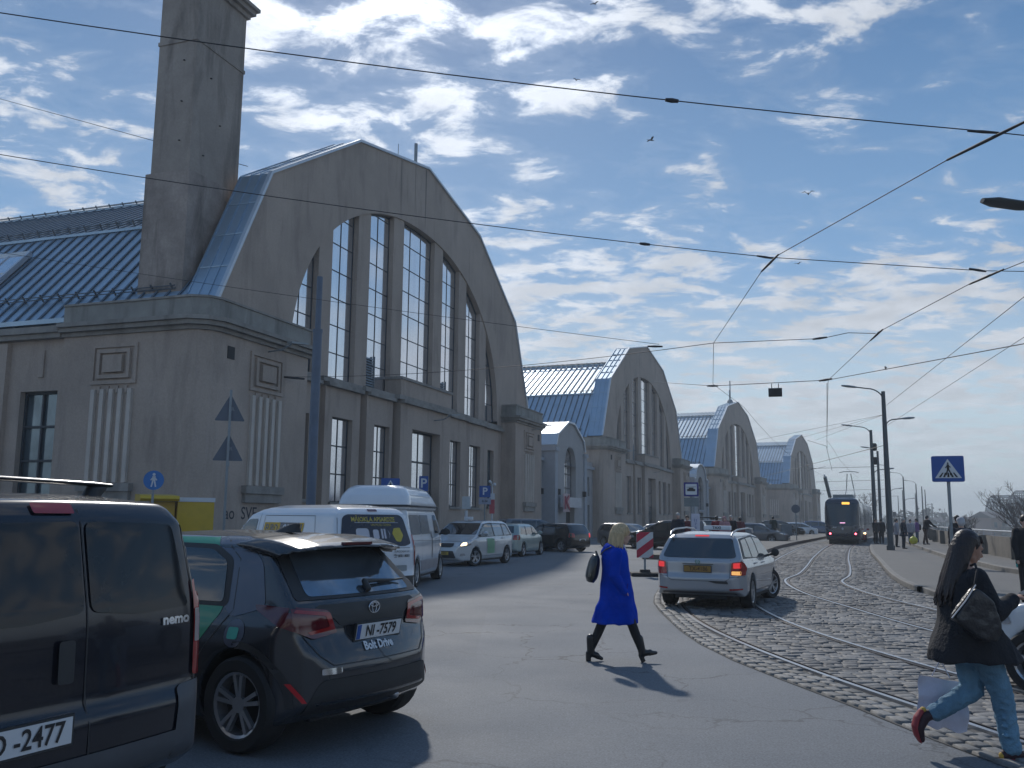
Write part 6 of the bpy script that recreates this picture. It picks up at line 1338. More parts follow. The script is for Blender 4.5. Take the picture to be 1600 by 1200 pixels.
small_person(0,0,'person in black seen from behind above the pale beanie, by the wall', black_cloth, black_cloth, hd_, 10, 1.78, .85, pos=on_px(1500,888,.15), group=G2)
bn = cloth('beanie', (.45,.45,.47)); small_person(0,0,'person in dark coat with pale knitted hat behind the long-haired woman', navy_c, black_cloth, hb_, 10, 1.66, .7, pos=on_px(1508,922,.15), hatm=bn, group=G2, vox=.016)
rp = small_person(0,0,'person in black cut off by the right edge, holding a turquoise bag', black_cloth, black_cloth, hd_, -170, 1.70, .8, pos=gnd(1611,948,.15), group=G2, vox=.016)
tb = thing('carrier_bag', 'turquoise carrier bag at the right edge of the picture', 'bag', gnd(1602,930,.15)); o = obj('bag', blob(MB().loft([((0,0,.92),.03,.03),((0,0,.88),.10,.06),((0,0,.75),.16,.09),((0,0,.60),.15,.08),((0,0,.54),.05,.03)], n=18), .014, 2), mat('turquoise', (.02,.33,.33), .5, var=.2, nscale=8, bump=.5, bscale=12), tb); obj('bag_handle', MB().tube([(.05,0,.90),(.08,0,1.0),(.02,0,.92)], .006, 6), MATS['turquoise'], tb)
yb = thing('carrier_bag', 'yellow carrier bag at the feet of the people by the wall', 'bag', on_px(1428,853.5)); obj('bag', blob(MB().loft([((0,0,.62),.08,.08),((0,0,.52),.22,.16),((0,0,.35),.27,.18),((0,0,.18),.20,.14),((0,0,.12),.06,.05)], n=18), .02, 2), mat('yellow_bag', (.62,.58,.06), .5, var=.15, nscale=8), yb); obj('bag_handle', MB().tube([(-.05,0,.58),(0,0,.78),(.05,0,.58)], .01, 6), MATS['yellow_bag'], yb)
bpk = thing('backpack', 'small dark backpack on the person in the purple jacket', 'backpack', on_px(1438,851)+Vector((.02,.05,0))); obj('bag', blob(MB().loft([((0,0,1.38),.06,.08),((0,0,1.3),.12,.15),((0,0,1.1),.13,.16),((0,0,.98),.08,.12)], n=16), .018, 2), black_cloth, bpk); obj('strap', MB().tube([(-.04,-.08,1.36),(-.14,-.08,1.42),(-.2,-.08,1.3)], .012, 6), black_cloth, bpk)
# ================================================================ TRAM
navy_t = mat('tram_navy', (.012,.020,.042), .25, coat=.8, var=.08); tram_glass = mat('tram_glass', (.012,.030,.050), .08, spec=.5, coat=.2, var=.1); tram_pale = mat('tram_side', (.06,.09,.13), .3, coat=.5, var=.08)
def tram():
    i0 = min(range(len(t2)), key=lambda k: (t2[k]-Vector((24.4,67.3,0))).length); P0 = t2[i0]; dv = (t2[i0+2]-t2[i0]).normalized(); az = math.atan2(dv.y, dv.x)
    t = thing('tram', 'dark blue tram standing on the right track with red tail lamps and amber display', 'tram', (P0.x,P0.y,.03), az)
    side = [(0,.30),(-.05,.75),(-.02,1.25),(.22,2.95),(.36,3.22),(.7,3.36),(9,3.36),(9,.30)]
    sec = [(1.18,.25),(1.24,.7),(1.25,1.3),(1.24,2.3),(1.17,3.05),(1.0,3.28),(.7,3.37),(0,3.4)]
    plan = [(-.1,0),(-.1,.72),(.02,.96),(.25,1.14),(.7,1.24),(9.1,1.25),(9.1,0)]
    b = Body([(x-4.5,z) for x,z in side], sec, [(x-4.5,y) for x,y in plan], (), .3, 1.25, .05, 4, bowr=.12, bowf=0, crown=.03); body = obj('body', b.me, navy_t, t); body.location = (4.5,0,0)
    def Dc(nm, ax, P, m, e=.012, c=.12, r=.06): o = b.decal(nm, ax, P, m, t, e, c, r); o.location = (4.5,0,0); return o
    Dc('windscreen','B',[(-1.0,1.42),(-1.06,1.7),(-1.0,2.75),(-.85,2.98),(.85,2.98),(1.0,2.75),(1.06,1.7),(1.0,1.42),(.5,1.32),(-.5,1.32)], tram_glass)
    o = Dc('destination_display','B',[(-.52,2.86),(-.52,3.02),(0.0,3.02),(0.0,2.86)], mat('amber_display', (.4,.2,.02), .4, emit=(1,.48,.08), es=1.6), .02, .1, .02)
    for s in (-1,1):
        Dc('headlight','B',sorted_poly([(s*.62,.86),(s*1.02,.98),(s*1.16,1.22),(s*1.04,1.18),(s*.68,1.0)]), mat('lamp_housing', (.15,.15,.17), .3, coat=.5), .02, .1, .03)
        Dc('tail_lamp','B',[(s*.86+.065*math.cos(a),.76+.065*math.sin(a)) for a in np.linspace(0,2*math.pi,15)[:-1]], mat('tail_red', (.8,.05,.08), .3, emit=(1,.10,.14), es=8), .025, .1, 0)
        Dc('side_window','L' if s > 0 else 'R',[(-3.9,1.35),(-3.9,2.7),(4.3,2.7),(4.3,1.35)], tram_glass, .012, .3, .1); Dc('door','L' if s > 0 else 'R',[(-2.9,.45),(-2.9,2.6),(-1.7,2.6),(-1.7,.45)], tram_pale, .018, .3, .03)
    Dc('third_lamp','B',[(-.18,1.50),(-.18,1.56),(.18,1.56),(.18,1.50)], mat('third_lamp', (.5,.25,.4), .3, emit=(1,.5,.8), es=1.2), .03, .1, .02); Dc('emblem','B',[(.0+.07*math.cos(a),1.12+.08*math.sin(a)) for a in np.linspace(0,2*math.pi,13)[:-1]], white_sign, .02, .1, 0); Dc('bumper','B',[(-1.1,.36),(-1.1,.58),(1.1,.58),(1.1,.36)], black_plastic, .02, .12, .03)
    q = b.text('57133', .10, 'B', (.55,1.20), white_sign, t, .003, eps=.03); q.location = (4.5,0,0)
    m = MB().box(.6,8.8,-1.0,1.0,.02,.35); obj('underframe', m, dark_m, t); d0 = 9.15; s_ = 9.15; idx = i0
    p = P0+dv*9.0; j = i0
    for n in range(2):
        acc = 0
        while acc < .6: acc += (t2[j+1]-t2[j]).length*.0+.6
        c = t2[min(i0+4*(n+1)+2, len(t2)-3)]; dd = Vector((dv.x+.012*(n+1), dv.y,0)).normalized(); a2 = math.atan2(dd.y,dd.x); loc = p+dd*.35
        R2 = MB(); P8 = [(-y,z) for y,z in sec[::-1]]+sec; R2.prism(P8, 'x', 0, 9.6); o = obj('car_section', R2, tram_pale, t, smooth=30); rel = Matrix.Rotation(-az,3,'Z')@(loc-P0); o.location = rel; o.rotation_euler = (0,0,a2-az)
        w_ = MB()
        for s in (-1,1): w_.box(.4,9.2,s*1.252-.004*(s<0),s*1.252+.004*(s>0),1.35,2.65)
        obj('window_band', w_, tram_glass, o); bl = MB().box(-.34,-.01,-1.1,1.1,.4,3.2); obj('bellows', bl, rubber, o)
        if n == 0:
            pm = MB()
            for s in (-1,1): pm.tube([(4.5,s*.45,3.4),(6.2,s*.3,4.5),(5.2,s*.15,5.75)], .035, 6); 
            pm.tube([(5.2,-.8,5.85),(5.2,-.4,5.95),(5.2,.4,5.95),(5.2,.8,5.85)], .035, 6); pm.tube([(4.5,-.5,3.42),(4.5,.5,3.42)], .04, 6); obj('pantograph', pm, galv, o)
        p = loc+dd*9.6
    m = MB(); m.beam((2.2,.9,3.42),(1.2,1.15,4.9), .22, .16); m.beam((1.2,1.15,4.9),(1.45,1.2,5.05),.1,.1); m.box(2.0,5.5,-.7,.7,3.38,3.62); obj('roof_equipment', m, galv, t)
tram()
# ================================================================ POLES AND LAMPS
def lamp_arm(m, z, side, L_, d):
    """curved bracket ending in a cobra head; d = unit vector of the arm"""
    P = [Vector((0,0,z))]; 
    for k in range(1,9): a = math.pi/2*k/8; P.append(Vector((0,0,z))+d*(L_*.55*(1-math.cos(a)))+Vector((0,0,L_*.55*math.sin(a)*.8)))
    e = P[-1]; P.append(e+d*L_*.45+Vector((0,0,.08))); m.tube(P, .035, 6); return P[-1]
def pole(loc, h, label, arms=(), r=.14, name='lamp_post', extras=(), group='lamp and tram poles along the pavement', lean=(0,0), cat='pole'):
    t = thing(name, label, cat, loc, 0, group); tx, ty = lean
    obj('pole', MB().tube([(0,0,-.1),(tx*.5,ty*.5,h*.5),(tx,ty,h)], [r*1.15,r,r*.72], 14).tube([(0,0,0),(0,0,.25)], r*1.5, 12), pole_m, t, smooth=50)
    for z, ang, L_ in arms:
        d = Vector((math.cos(R(ang)),math.sin(R(ang)),0)); m = MB(); e = lamp_arm(m, z, 0, L_, d); off = Vector((tx*z/h,ty*z/h,0)); a = obj('arm', m, pole_m, t, smooth=50); a.location = off
        hm = MB(); u = Vector((-d.y,d.x,0)); hm.loft([(e+d*q+Vector((0,0,.1*q)), w_, t_, u, Vector((0,0,1))) for q,w_,t_ in ((-.15,.05,.04),(.0,.10,.06),(.35,.13,.07),(.65,.10,.05),(.72,.05,.03))], n=12); o = obj('lamp_head', hm, galv, a, smooth=50)
    for (z, dx, s) in extras: obj('loudspeaker', MB().loft([((dx,0,z-.3),.10,.10),((dx,0,z-.2),.20,.2),((dx,0,z+.2),.20,.2),((dx,0,z+.3),.12,.12)], n=12), dark_m, t, smooth=50)
    return t
K = {}
def at_px(x, ytop, h, zb=.15):    # pole of height h whose top is seen at (x, ytop)
    d = ray(x, ytop); tt = (h+zb-CH)/d.z; return Vector((d.x*tt, d.y*tt, zb))
pole(gnd(1392,859.5,.15), 8.75, 'nearest tall grey lamp post with two lamps, on the right pavement', [(8.2,180,1.6),(6.6,20,1.4)], .145, extras=())
for x, y, lab, arms in ((1360.5,672,'second tall post, with two black loudspeakers, just left of the nearest lamp post',[(8.3,180,1.6),(5.0,20,1.4)]),(1371,705,'slim post directly behind the loudspeaker post',[(8.6,180,1.0)]),(1389,730,'fourth post from the left, just right of the nearest lamp post',[(8.4,180,1.4),(5.2,20,1.5)]),(1411,745,'post with lamp arm to the left above the people on the pavement',[(8.5,180,2.0),(4.5,20,1.6)]),(1431,756,'post with lamp arm, above the purple jacket',[(8.5,180,1.8)]),(1440,760,'slim post right of the one above the purple jacket',[]),(1445,765,'slim post farthest right of the row',[(4.8,20,1.4)]),(1403,775,'short distant post left of the post above the people',[]),(1410,766,'thin distant post close beside the post above the people',[]),(1430,771,'thin distant post close beside the post above the purple jacket',[])):
    p_ = at_px(x, y, 8.75); pole(p_, 8.75, lab, arms, .15 if y < 720 else .13, extras=((7.4,.22,1),(6.3,.22,1)) if x == 1360.5 else ())
pole(Vector((-5.55,25.6,0)), 8.6, 'thick blue-grey tram mast in front of the nearest hall, thinner in its upper part', [], .125, 'tram_mast', cat='mast')
o = [c for c in COL.objects if c.name.startswith('tram_mast')][0]; k = kids(o)[0]; k.data = MB().tube([(0,0,-.1),(0,0,6.9)], [.135,.125], 14).tube([(0,0,6.9),(0,0,8.5)], .085, 12).tube([(0,0,6.86),(0,0,6.96)], .14, 14).mesh('pole'); k.data.materials.append(mat('mast_paint', (.10,.135,.19), .5, var=.12)); smooth_angle(k.data, 50)
e_ = far(1583,323,13.5); rp_ = Vector((e_.x+2.2,e_.y+.3,.15)); t_ = thing('lamp_post', 'lamp post right outside the picture, only its lamp head shows at the right edge', 'pole', rp_, 0, 'lamp and tram poles along the pavement'); rel = e_-rp_
obj('pole', MB().tube([(0,0,-.1),(0,0,rel.z-.4)], [.15,.1], 12), pole_m, t_, smooth=50); a_ = obj('arm', MB().tube([(0,0,rel.z-.5),(rel.x*.1,rel.y*.1,rel.z-.1),(rel.x*.4,rel.y*.4,rel.z+.05),(rel.x*.8,rel.y*.8,rel.z)], .035, 8), pole_m, t_, smooth=50)
obj('lamp_head', MB().loft([((rel.x*.85,rel.y*.85,rel.z),.05,.03,Vector((0,1,0)),Vector((0,0,1))),((rel.x*.95,rel.y*.95,rel.z+.02),.14,.05,Vector((0,1,0)),Vector((0,0,1))),((rel.x*1.12,rel.y*1.12,rel.z+.05),.15,.045,Vector((0,1,0)),Vector((0,0,1))),((rel.x*1.2,rel.y*1.2,rel.z+.06),.06,.03,Vector((0,1,0)),Vector((0,0,1)))], n=12), pole_m, a_, smooth=50)
# ================================================================ SIGNS
def face_cam(p): return math.atan2(-p.y, -p.x)        # direction from p towards the viewer's place
def sign_post(p, h, label, name='road_sign', r=.035, rz=0, pm=None, cat='road sign', group=None):
    t = thing(name, label, cat, p, rz, group); obj('post', MB().tube([(0,0,-.1),(0,0,h)], r, 10), pm or galv, t, smooth=50); return t
def plate_box(t, nm, y0, y1, z0, z1, m, d=.02, x=.05): return obj(nm, MB().box(x,x+d,y0,y1,z0,z1), m, t)    # faces +x
def crossing(t, zc, s, x, back=False):
    """blue square, white triangle, walking figure and stripes; faces +x, right-handed as seen from +x (y to the right)"""
    b_ = obj('panel', blobless(x-.12 if back else x, x+.015, s/2*1.15, s/2, zc), blue_sign, t); X = x+.018
    tr = MB(); a = s*.42; P = [(-a*1.12,zc-a*.86),(a*1.12,zc-a*.86),(0,zc+a*.92)]; tr.prism(P,'x',X,X+.003); obj('triangle', tr, white_sign, b_)
    f = MB(); X2 = X+.006
    for k in (-2,-1,0,1,2):
        c = k*a*.36; f.add([(X2,c*1.0-a*.09,zc-a*.78),(X2,c+a*.09,zc-a*.78),(X2,c*.62+a*.06,zc-a*.36),(X2,c*.62-a*.06,zc-a*.36)], [(0,1,2,3)])
    def lim(p, q, w): f.beam((X2+.002,p[0]*a,zc+p[1]*a),(X2+.002,q[0]*a,zc+q[1]*a), w*a, .002, (1,0,0))
    for k in range(10):
        pass
    f.prism([(.07*a*math.cos(q)+.0,zc+a*.50+.09*a*math.sin(q)) for q in np.linspace(0,2*math.pi,13)[:-1]],'x',X2,X2+.003)
    lim((0,.40),(0,-.05),.20); lim((0,.32),(-.22,.08),.09); lim((0,.32),(.22,.12),.09); lim((0,0),(-.20,-.60),.12); lim((0,0),(.16,-.30),.12); lim((.16,-.30),(.20,-.60),.10)
    obj('pictogram', f, ink, b_)
def blobless(x0, x1, hw, hh, zc, r=.04): return MB().prism(rpoly([(-hw,zc-hh),(hw,zc-hh),(hw,zc+hh),(-hw,zc+hh)], r), 'x', x0, x1)
RS = None
p = gnd(1492,922,.15); t = sign_post(p, 2.55, 'blue pedestrian crossing sign on a post on the right pavement', rz=face_cam(p)+R(4), r=.038); crossing(t, 2.78, .60, .06, True)
p = Vector((-4.35,33.2,0)); t = sign_post(p, 2.8, 'blue pedestrian crossing sign above the white high-roof van', rz=face_cam(p)); crossing(t, 2.78, .58, .04)
def psign(p, label, zc, w, hh, low=True):
    t = sign_post(p, zc+hh/2, label, rz=face_cam(p)); b_ = obj('panel', blobless(.04,.06,w/2,hh/2,zc,.03), blue_sign, t); me = text_mesh('P', hh*.85, .012); o = obj('lettering', me, white_sign, b_); o.rotation_euler = (math.pi/2,0,math.pi/2); o.location = (.064,0,zc)
    if low: lb = plate_box(t, 'lower_panel', -w*.55, w*.55, zc-hh/2-.34, zc-hh/2-.04, mat('sign_grey', (.30,.33,.42), .5)); tm = text_mesh('0-24', .15, .003); o = obj('lettering', tm, ink, lb); o.rotation_euler = (math.pi/2,0,math.pi/2); o.location = (.073,0,zc-hh/2-.19)
psign(Vector((-3.85,40.5,0)), 'narrow blue P parking sign above the high-roof van, beside the hall entrance', 3.15, .40, .66)
psign(Vector((-1.3,46.0,0)), 'square blue P parking sign with lower panel, above the people carrier', 2.98, .56, .58)
p = Vector((-2.0,41.5,0)); t = thing('meter_box', 'white box on a pale post in front of the hall windows, above the people carrier', 'box', p, face_cam(p)); obj('post', MB().tube([(0,0,0),(0,0,2.0)], .07, 10), white_sign, t, smooth=50); obj('box', blobless(-.08,.12,.19,.28,2.35), mat('box_white', (.50,.54,.56), .5), t)
p = Vector((-.95,46.5,0)); t = thing('banner_post', 'thin post with red and white banner and two lamps beside the square P sign', 'post', p, face_cam(p)); obj('post', MB().tube([(0,0,0),(0,0,3.4)], .035, 8).tube([(0,-.06,3.4),(0,-.02,3.5)],.03,6), white_sign, t, smooth=50); obj('banner', MB().box(.04,.06,-.13,.13,1.9,2.9), mat('banner_red', (.55,.12,.14), .6), t); obj('banner_head', MB().box(.062,.075,-.13,.13,2.6,2.9), white_sign, t); obj('lamp', MB().ball((.1,.12,3.35),.09).ball((.1,-.12,3.5),.07), white_sign, t)
# warning triangles seen from the back
p = Vector((-8.85,28.6,0)); t = sign_post(p, 5.6, 'pair of grey triangular signs seen from behind, one above the other, at the hall corner', 'road_sign', .04, face_cam(p))
sb = mat('sign_back', (.12,.14,.175), .55, .3, var=.08)
for zc in (5.05,3.80): obj('panel', MB().prism(rpoly([(-.46,zc-.42),(.46,zc-.42),(0,zc+.44)], .05), 'x', -.10, -.07), sb, t); 
for zc in (5.05,3.80): tm = text_mesh('R', .16, .003); o = obj('lettering', tm, galv, t); o.rotation_euler = (math.pi/2,0,math.pi/2); o.location = (-.062,.08,zc-.05)
obj('bracket', MB().box(-.05,.05,-.04,.06,3.2,3.34), galv, t)
# blue round footpath sign
p = Vector((-8.7,22.4,0)); t = sign_post(p, 2.75, 'small round blue footpath sign in front of the yellow kiosk', 'road_sign', .03, face_cam(p)); b_ = obj('panel', MB().prism([(.235*math.cos(a),2.52+.235*math.sin(a)) for a in np.linspace(0,2*math.pi,33)[:-1]],'x',.03,.05), mat('sign_light_blue', (.02,.16,.45), .4), t)
f = MB(); f.prism([(.035*math.cos(a),2.66+.035*math.sin(a)) for a in np.linspace(0,2*math.pi,13)[:-1]],'x',.053,.058)
for a, c, w in (((0,2.62),(0,2.50),.075),((0,2.61),(.07,2.52),.03),((0,2.61),(-.07,2.52),.03),((-.02,2.50),(-.05,2.36),.035),((.02,2.50),(.05,2.36),.035)): f.beam((.056,a[0],a[1]),(.056,c[0],c[1]),w,.003,(1,0,0))
obj('pictogram', f, white_sign, b_)
# tram stop sign with timetable
p = Vector((7.75,39.6,0)); t = sign_post(p, 3.2, 'tram stop sign with blue frame, grey panel and timetable on one post', 'stop_sign', .05, face_cam(p)); b_ = obj('panel', blobless(.05,.08,.31,.30,2.98), mat('frame_blue', (.015,.02,.20), .4), t); w_ = obj('white_field', blobless(.082,.09,.24,.23,2.98), white_sign, b_)
f = MB().box(.093,.10,-.17,.17,2.90,3.0).box(.093,.10,-.10,.10,3.0,3.05).beam((.096,-.2,3.07),(.096,.2,3.09),.015,.004,(1,0,0)); obj('pictogram', f, ink, w_)
plate_box(t, 'grey_panel', -.31, .31, 2.25, 2.62, mat('panel_grey', (.17,.20,.21), .6)); tb_ = plate_box(t, 'timetable', -.02, .34, 1.05, 1.95, mat('paper', (.55,.56,.66), .6), .02, .06); tm = text_mesh('11\n7\n3', .16, .001); o = obj('lettering', tm, blue_sign, tb_); o.rotation_euler = (math.pi/2,0,math.pi/2); o.location = (.085,.16,1.5)
# striped barrier
p = Vector((4.05,28.0,0)); t = thing('barrier_board', 'red and white striped warning board on a black rubber foot', 'barrier', p, face_cam(p)+R(6)); bd = obj('board', MB().box(.0,.03,-.25,.25,.55,1.31), mat('board_white', (.52,.54,.56), .4), t); f = MB(); X = .034
def clip_band(c0, c1):      # band of slope 1 clipped to the board
    P = [(-.25,.55),(.25,.55),(.25,1.31),(-.25,1.31)]
    def cut(P, sgn, c):
        out = []
        for a, b in zip(P, P[1:]+P[:1]):
            fa, fb = sgn*(a[1]-.75*a[0]*1.0-c), sgn*(b[1]-.75*b[0]-c)
            if fa >= 0: out.append(a)
            if fa*fb < 0: q = fa/(fa-fb); out.append((a[0]+(b[0]-a[0])*q, a[1]+(b[1]-a[1])*q))
        return out
    return cut(cut(P, 1, c0), -1, c1)
for c in (.22,.70,1.18):
    P = clip_band(c, c+.25)
    if len(P) > 2: f.prism(P, 'x', X, X+.003)
obj('stripes', f, mat('stripe_red', (.42,.015,.05), .4), bd); obj('post', MB().beam((-.03,0,.1),(-.03,0,1.1),.06,.04), galv, t)
obj('foot', blob(MB().box(-.45,.25,-.42,.42,.01,.11).box(-.15,.1,-.15,.15,.08,.2), .02, 2), rubber, t); obj('ballast', MB().tube([(-.3,.7,.05),(-.1,.35,.09),(.15,.55,.03),(.2,.8,.03)],.03,6), rubber, t)
# round sign (back) and bins on the platform
p = at_px(1243,789,2.7,.2); t = sign_post(p, 2.7, 'round grey sign on a post at the platform edge left of the tram', 'road_sign', .04, face_cam(p), group=None); obj('panel', MB().prism([(.33*math.cos(a),2.4+.33*math.sin(a)) for a in np.linspace(0,2*math.pi,25)[:-1]],'x',.04,.06), sb, t)
bm_ = mat('bin_grey', (.14,.17,.20), .55, var=.15)
for dx, lab in ((-.75,'grey waste bin left of the man in dark green'),(.78,'grey waste bin right of the man in dark green')):
    t = thing('waste_bin', lab, 'bin', Vector((20.0+dx,70.0,.2)), 0, 'grey waste bins'); obj('bin', blob(MB().box(-.4,.4,-.3,.3,.35,1.15), .03, 3), bm_, t)
    for sx in (-.3,.3): obj('leg', MB().tube([(sx,0,0),(sx,0,.4)], .03, 6), dark_m, t)
    obj('lid', blob(MB().box(-.42,.42,-.33,.33,1.13,1.2), .025, 2), bm_, t)
# tram shelter on the right
p = at_px(1401,806,2.7); t = thing('tram_shelter', 'dark tram stop shelter behind the people on the right pavement', 'shelter', p, R(60)); obj('roof', MB().box(-3,3,-.9,.9,2.55,2.72), dark_m, t)
for x in (-2.8,2.8):
    for y in (-.8,.8): obj('post', MB().tube([(x,y,0),(x,y,2.55)], .06, 8), dark_m, t)
obj('rear_glass', MB().box(-2.7,2.7,.78,.8,.4,2.3), tram_glass, t); obj('stop_board', MB().box(-3.05,-2.95,-.3,.3,2.75,3.5), mat('board_dark', (.06,.07,.08), .5), t)
# yellow kiosk
yk = mat('kiosk_yellow', (.55,.36,.012), .45, var=.08, coat=.2); p = Vector((-9.3,25.6,0)); t = thing('ticket_kiosk', 'yellow machine kiosk with overhanging roof and dark screen at the hall corner', 'kiosk', p, face_cam(p)+R(8))
obj('cabinet', MB().box(-.5,.1,-.62,-.02,0,2.05), yk, t); obj('side_box', MB().box(-.6,.25,.03,1.0,0,2.05), yk, t); obj('roof', MB().prism([(-.75,2.06),(.55,2.06),(.62,2.12),(.55,2.20),(-.75,2.26)],'y',-.98,.02), yk, t); obj('side_trim', MB().box(-.62,.27,.03,1.02,2.054,2.17), white_sign, t)
s_ = obj('screen_panel', MB().box(.105,.125,-.50,-.12,.9,1.75), dark_m, t); obj('screen', MB().box(.128,.132,-.45,-.18,1.35,1.65), mat('screen_grey', (.10,.13,.15), .2), s_); obj('keypad', MB().box(.128,.14,-.42,-.2,1.0,1.2), galv, s_)
# graffiti on the hall corner, low on the wall
g_ = text_part('ao  SVE', .62, mat('graffiti', (.05,.05,.06), .8), hall, (-17.1,-1.006,1.75), (math.pi/2,0,0), .004, 'graffiti')
# ================================================================ OVERHEAD WIRES
WG = 'overhead tram and span wires'
def wire(pts, label, r=.009, clamps=(), name='overhead_wire', sag=0.):
    pts = [Vector(p) for p in pts]
    if sag and len(pts) == 2:
        a, b = pts; q_ = lambda p: (Vector(p)-a).dot(b-a)/(b-a).length_squared; dr_ = lambda p: Vector(p)-Vector((0,0,sag*4*q_(p)*(1-q_(p)))); clamps = [(dr_(u), dr_(v), w) for u, v, w in clamps]; pts = [a.lerp(b, k/12)-Vector((0,0,sag*4*(k/12)*(1-k/12))) for k in range(13)]
    o = pts[0].copy(); t = thing(name, label, 'wire', o, 0, WG); obj('wire', MB().tube([p-o for p in pts], r*.8, 6), wire_m, t, smooth=60)
    for c in clamps:
        a, b, rr = c; obj('insulator', MB().tube([Vector(a)-o, Vector(a).lerp(Vector(b), .5)-o, Vector(b)-o], [rr*.7,rr,rr*.7], 8), wire_m, t, smooth=60)
    return t
ZC = 6.1
c1 = [gnd(1600,190,ZC)+(gnd(1600,190,ZC)-gnd(1480,250,ZC))*4, gnd(1600,190,ZC), gnd(1480,250,ZC), gnd(1215,399,ZC), gnd(1190,424,ZC), gnd(1115,536,ZC), gnd(1114,600,ZC)]
k0 = min(range(len(t1)), key=lambda k: abs(t1[k].y-36)); c1 += [t1[k]+Vector((0,0,ZC)) for k in range(k0, len(t1)-20, 6)]
bar = lambda a, b, r: (a, b, r)
wire(c1, 'contact wire of the left track, from the top right corner down to the third hall', .0085, [bar(gnd(1610,186,ZC),gnd(1480,250,ZC),.022), bar(gnd(1216,398,ZC),gnd(1190,424,ZC),.022)])
c2 = [gnd(1600,409,ZC)+(gnd(1600,409,ZC)-gnd(1520,441,ZC))*4, gnd(1600,409,ZC), gnd(1520,441,ZC), gnd(1372,519,ZC), gnd(1360,532,ZC), gnd(1294,594,ZC), gnd(1292,688,ZC)]
k0 = min(range(len(t2)), key=lambda k: abs(t2[k].y-56)); c2 += [t2[k]+Vector((0,0,ZC)) for k in range(k0, len(t2)-20, 6)]
wire(c2, 'contact wire of the right track, running from the right edge down towards the tram', .0095, [bar(gnd(1568,421,ZC),gnd(1515,444,ZC),.025), bar(gnd(1379,515,ZC),gnd(1360,532,ZC),.026)])
N1 = gnd(1548,206,ZC+.12); N2 = gnd(1203,402,ZC+.12); N3 = gnd(1533,423,ZC+.12); N4 = gnd(1115,536,ZC+.1); N5 = gnd(1368,521,ZC+.1); N6 = gnd(1292,594,ZC+.1)
L1 = gnd(-160,-5,7.6); wire([L1, N1], 'topmost span wire, crossing the whole picture in front of the chimney tower', .0085, [bar(L1.lerp(N1,.0)+(N1-L1)*.70,L1+(N1-L1)*.712,.03), bar(gnd(1512,203,ZC+.12),gnd(1560,208,ZC+.1),.02)], sag=.12)
wire([N1, gnd(1700,222,ZC+.3)], 'short span wire from the topmost node to the right edge', .0085)
L2 = gnd(-150,216,7.9); wire([L2, N2], 'middle span wire, crossing in front of the chimney tower and the nearest gable', .009, [bar(L2+(N2-L2)*.845,L2+(N2-L2)*.857,.03), bar(gnd(1183,399,ZC+.12),gnd(1208,404,ZC+.12),.022)], sag=.14)
wire([N2, N3, gnd(1720,426,ZC+.4)], 'span wire between the two contact wires, at mid height on the right', .009, [bar(gnd(1515,420,ZC+.12),gnd(1540,424,ZC+.12),.026)])
wire([hpt(0,-14.9,1.02,7.0), N4], 'span wire from the bracket on the nearest hall corner to the left contact wire', .011, [bar(hpt(0,-14.9,1.02,7.0),hpt(0,-14.3,1.6,7.0),.05), bar(gnd(1012,537,ZC+.1),gnd(1035,538,ZC+.1),.03)], sag=.25)
F1 = gnd(-120,375,9.5); wire([F1, gnd(1030,538,ZC+.1)], 'thin faint wire crossing low over the nearest hall towards the second hall', .008, sag=.1)
wire([N4, gnd(1283,529,ZC+.1), gnd(1325,520,ZC+.1), N5], 'short span wire with cranked arm linking the contact wires above the third hall', .011, [bar(gnd(1270,530,ZC+.1),gnd(1292,527,ZC+.1),.03)])
wire([hpt(1,1.5,0.1,17.3), gnd(1114,603,ZC), N6], 'span wire from the second hall gable across both tracks, carrying the black box', .014, [bar(gnd(1105,603,ZC),gnd(1122,603,ZC),.035), bar(gnd(1280,595,ZC+.1),gnd(1300,592,ZC+.1),.04)])
PT = at_px(1371,627,6.9); A1 = Vector((PT.x,PT.y,6.9+.15)); MP = gnd(1392,859.5,.15); MPz = lambda z: Vector((MP.x,MP.y,z))
wire([N6, far(1660,526,19)], 'thin wire rising from the right contact wire behind the lamp post top', .013)
wire([MPz(8.0), far(1620,448,24)], 'wire running from the nearest lamp post up to the right edge, upper of two', .012); wire([MPz(6.9), far(1620,514,24)], 'wire running from the nearest lamp post up to the right edge, lower of two', .009)
for k, (x, y) in enumerate(((1183,688),(1230,690),(1276,687))): wire([MPz(7.6), far(x, y, 62+4*k)], ['uppermost','middle','lowest'][k]+' of three thin wires fanning left from the nearest lamp post', .010)
def far_span(y, xl, yl, xr, d, lab): wire([far(xl, yl, d*1.02), far(xr, y, d)], lab, .02 if d < 80 else .028)
wire([hpt(2,9,.1,8.6), MPz(5.9)], 'span wire from the third hall to the nearest lamp post', .022)
for y, x0, d, lab in ((731,1268,82,'span wire second above the tram roof, from the fourth hall to the posts'),(752,1275,100,'span wire third above the tram roof'),(766,1283,120,'span wire fourth above the tram roof, partly behind the pantograph'),(777,1300,150,'lowest span wire right above the tram roof')):
    wire([far(x0,y+1,d), far(1372+(d-80)*.45,y-2,d)], lab, .022)
wire([N6-Vector((0,0,.1)), gnd(1292,690,ZC), gnd(1293,700,ZC-.1)], 'droop wire between the two nodes over the right track', .012)
wire([gnd(1262,688,ZC+.6), gnd(1291,697,ZC+.2), gnd(1300,735,ZC)], 'registration arm hanging under the far span wire', .018); wire([gnd(1262,735,ZC+.6), gnd(1290,729,ZC+.9)], 'small slanted strut on the next far span wire', .02)
wire([far(-60,138,75), hpt(0,-11,-4,17.6)], 'thin wire passing behind the chimney tower to the roof of the nearest hall', .022)
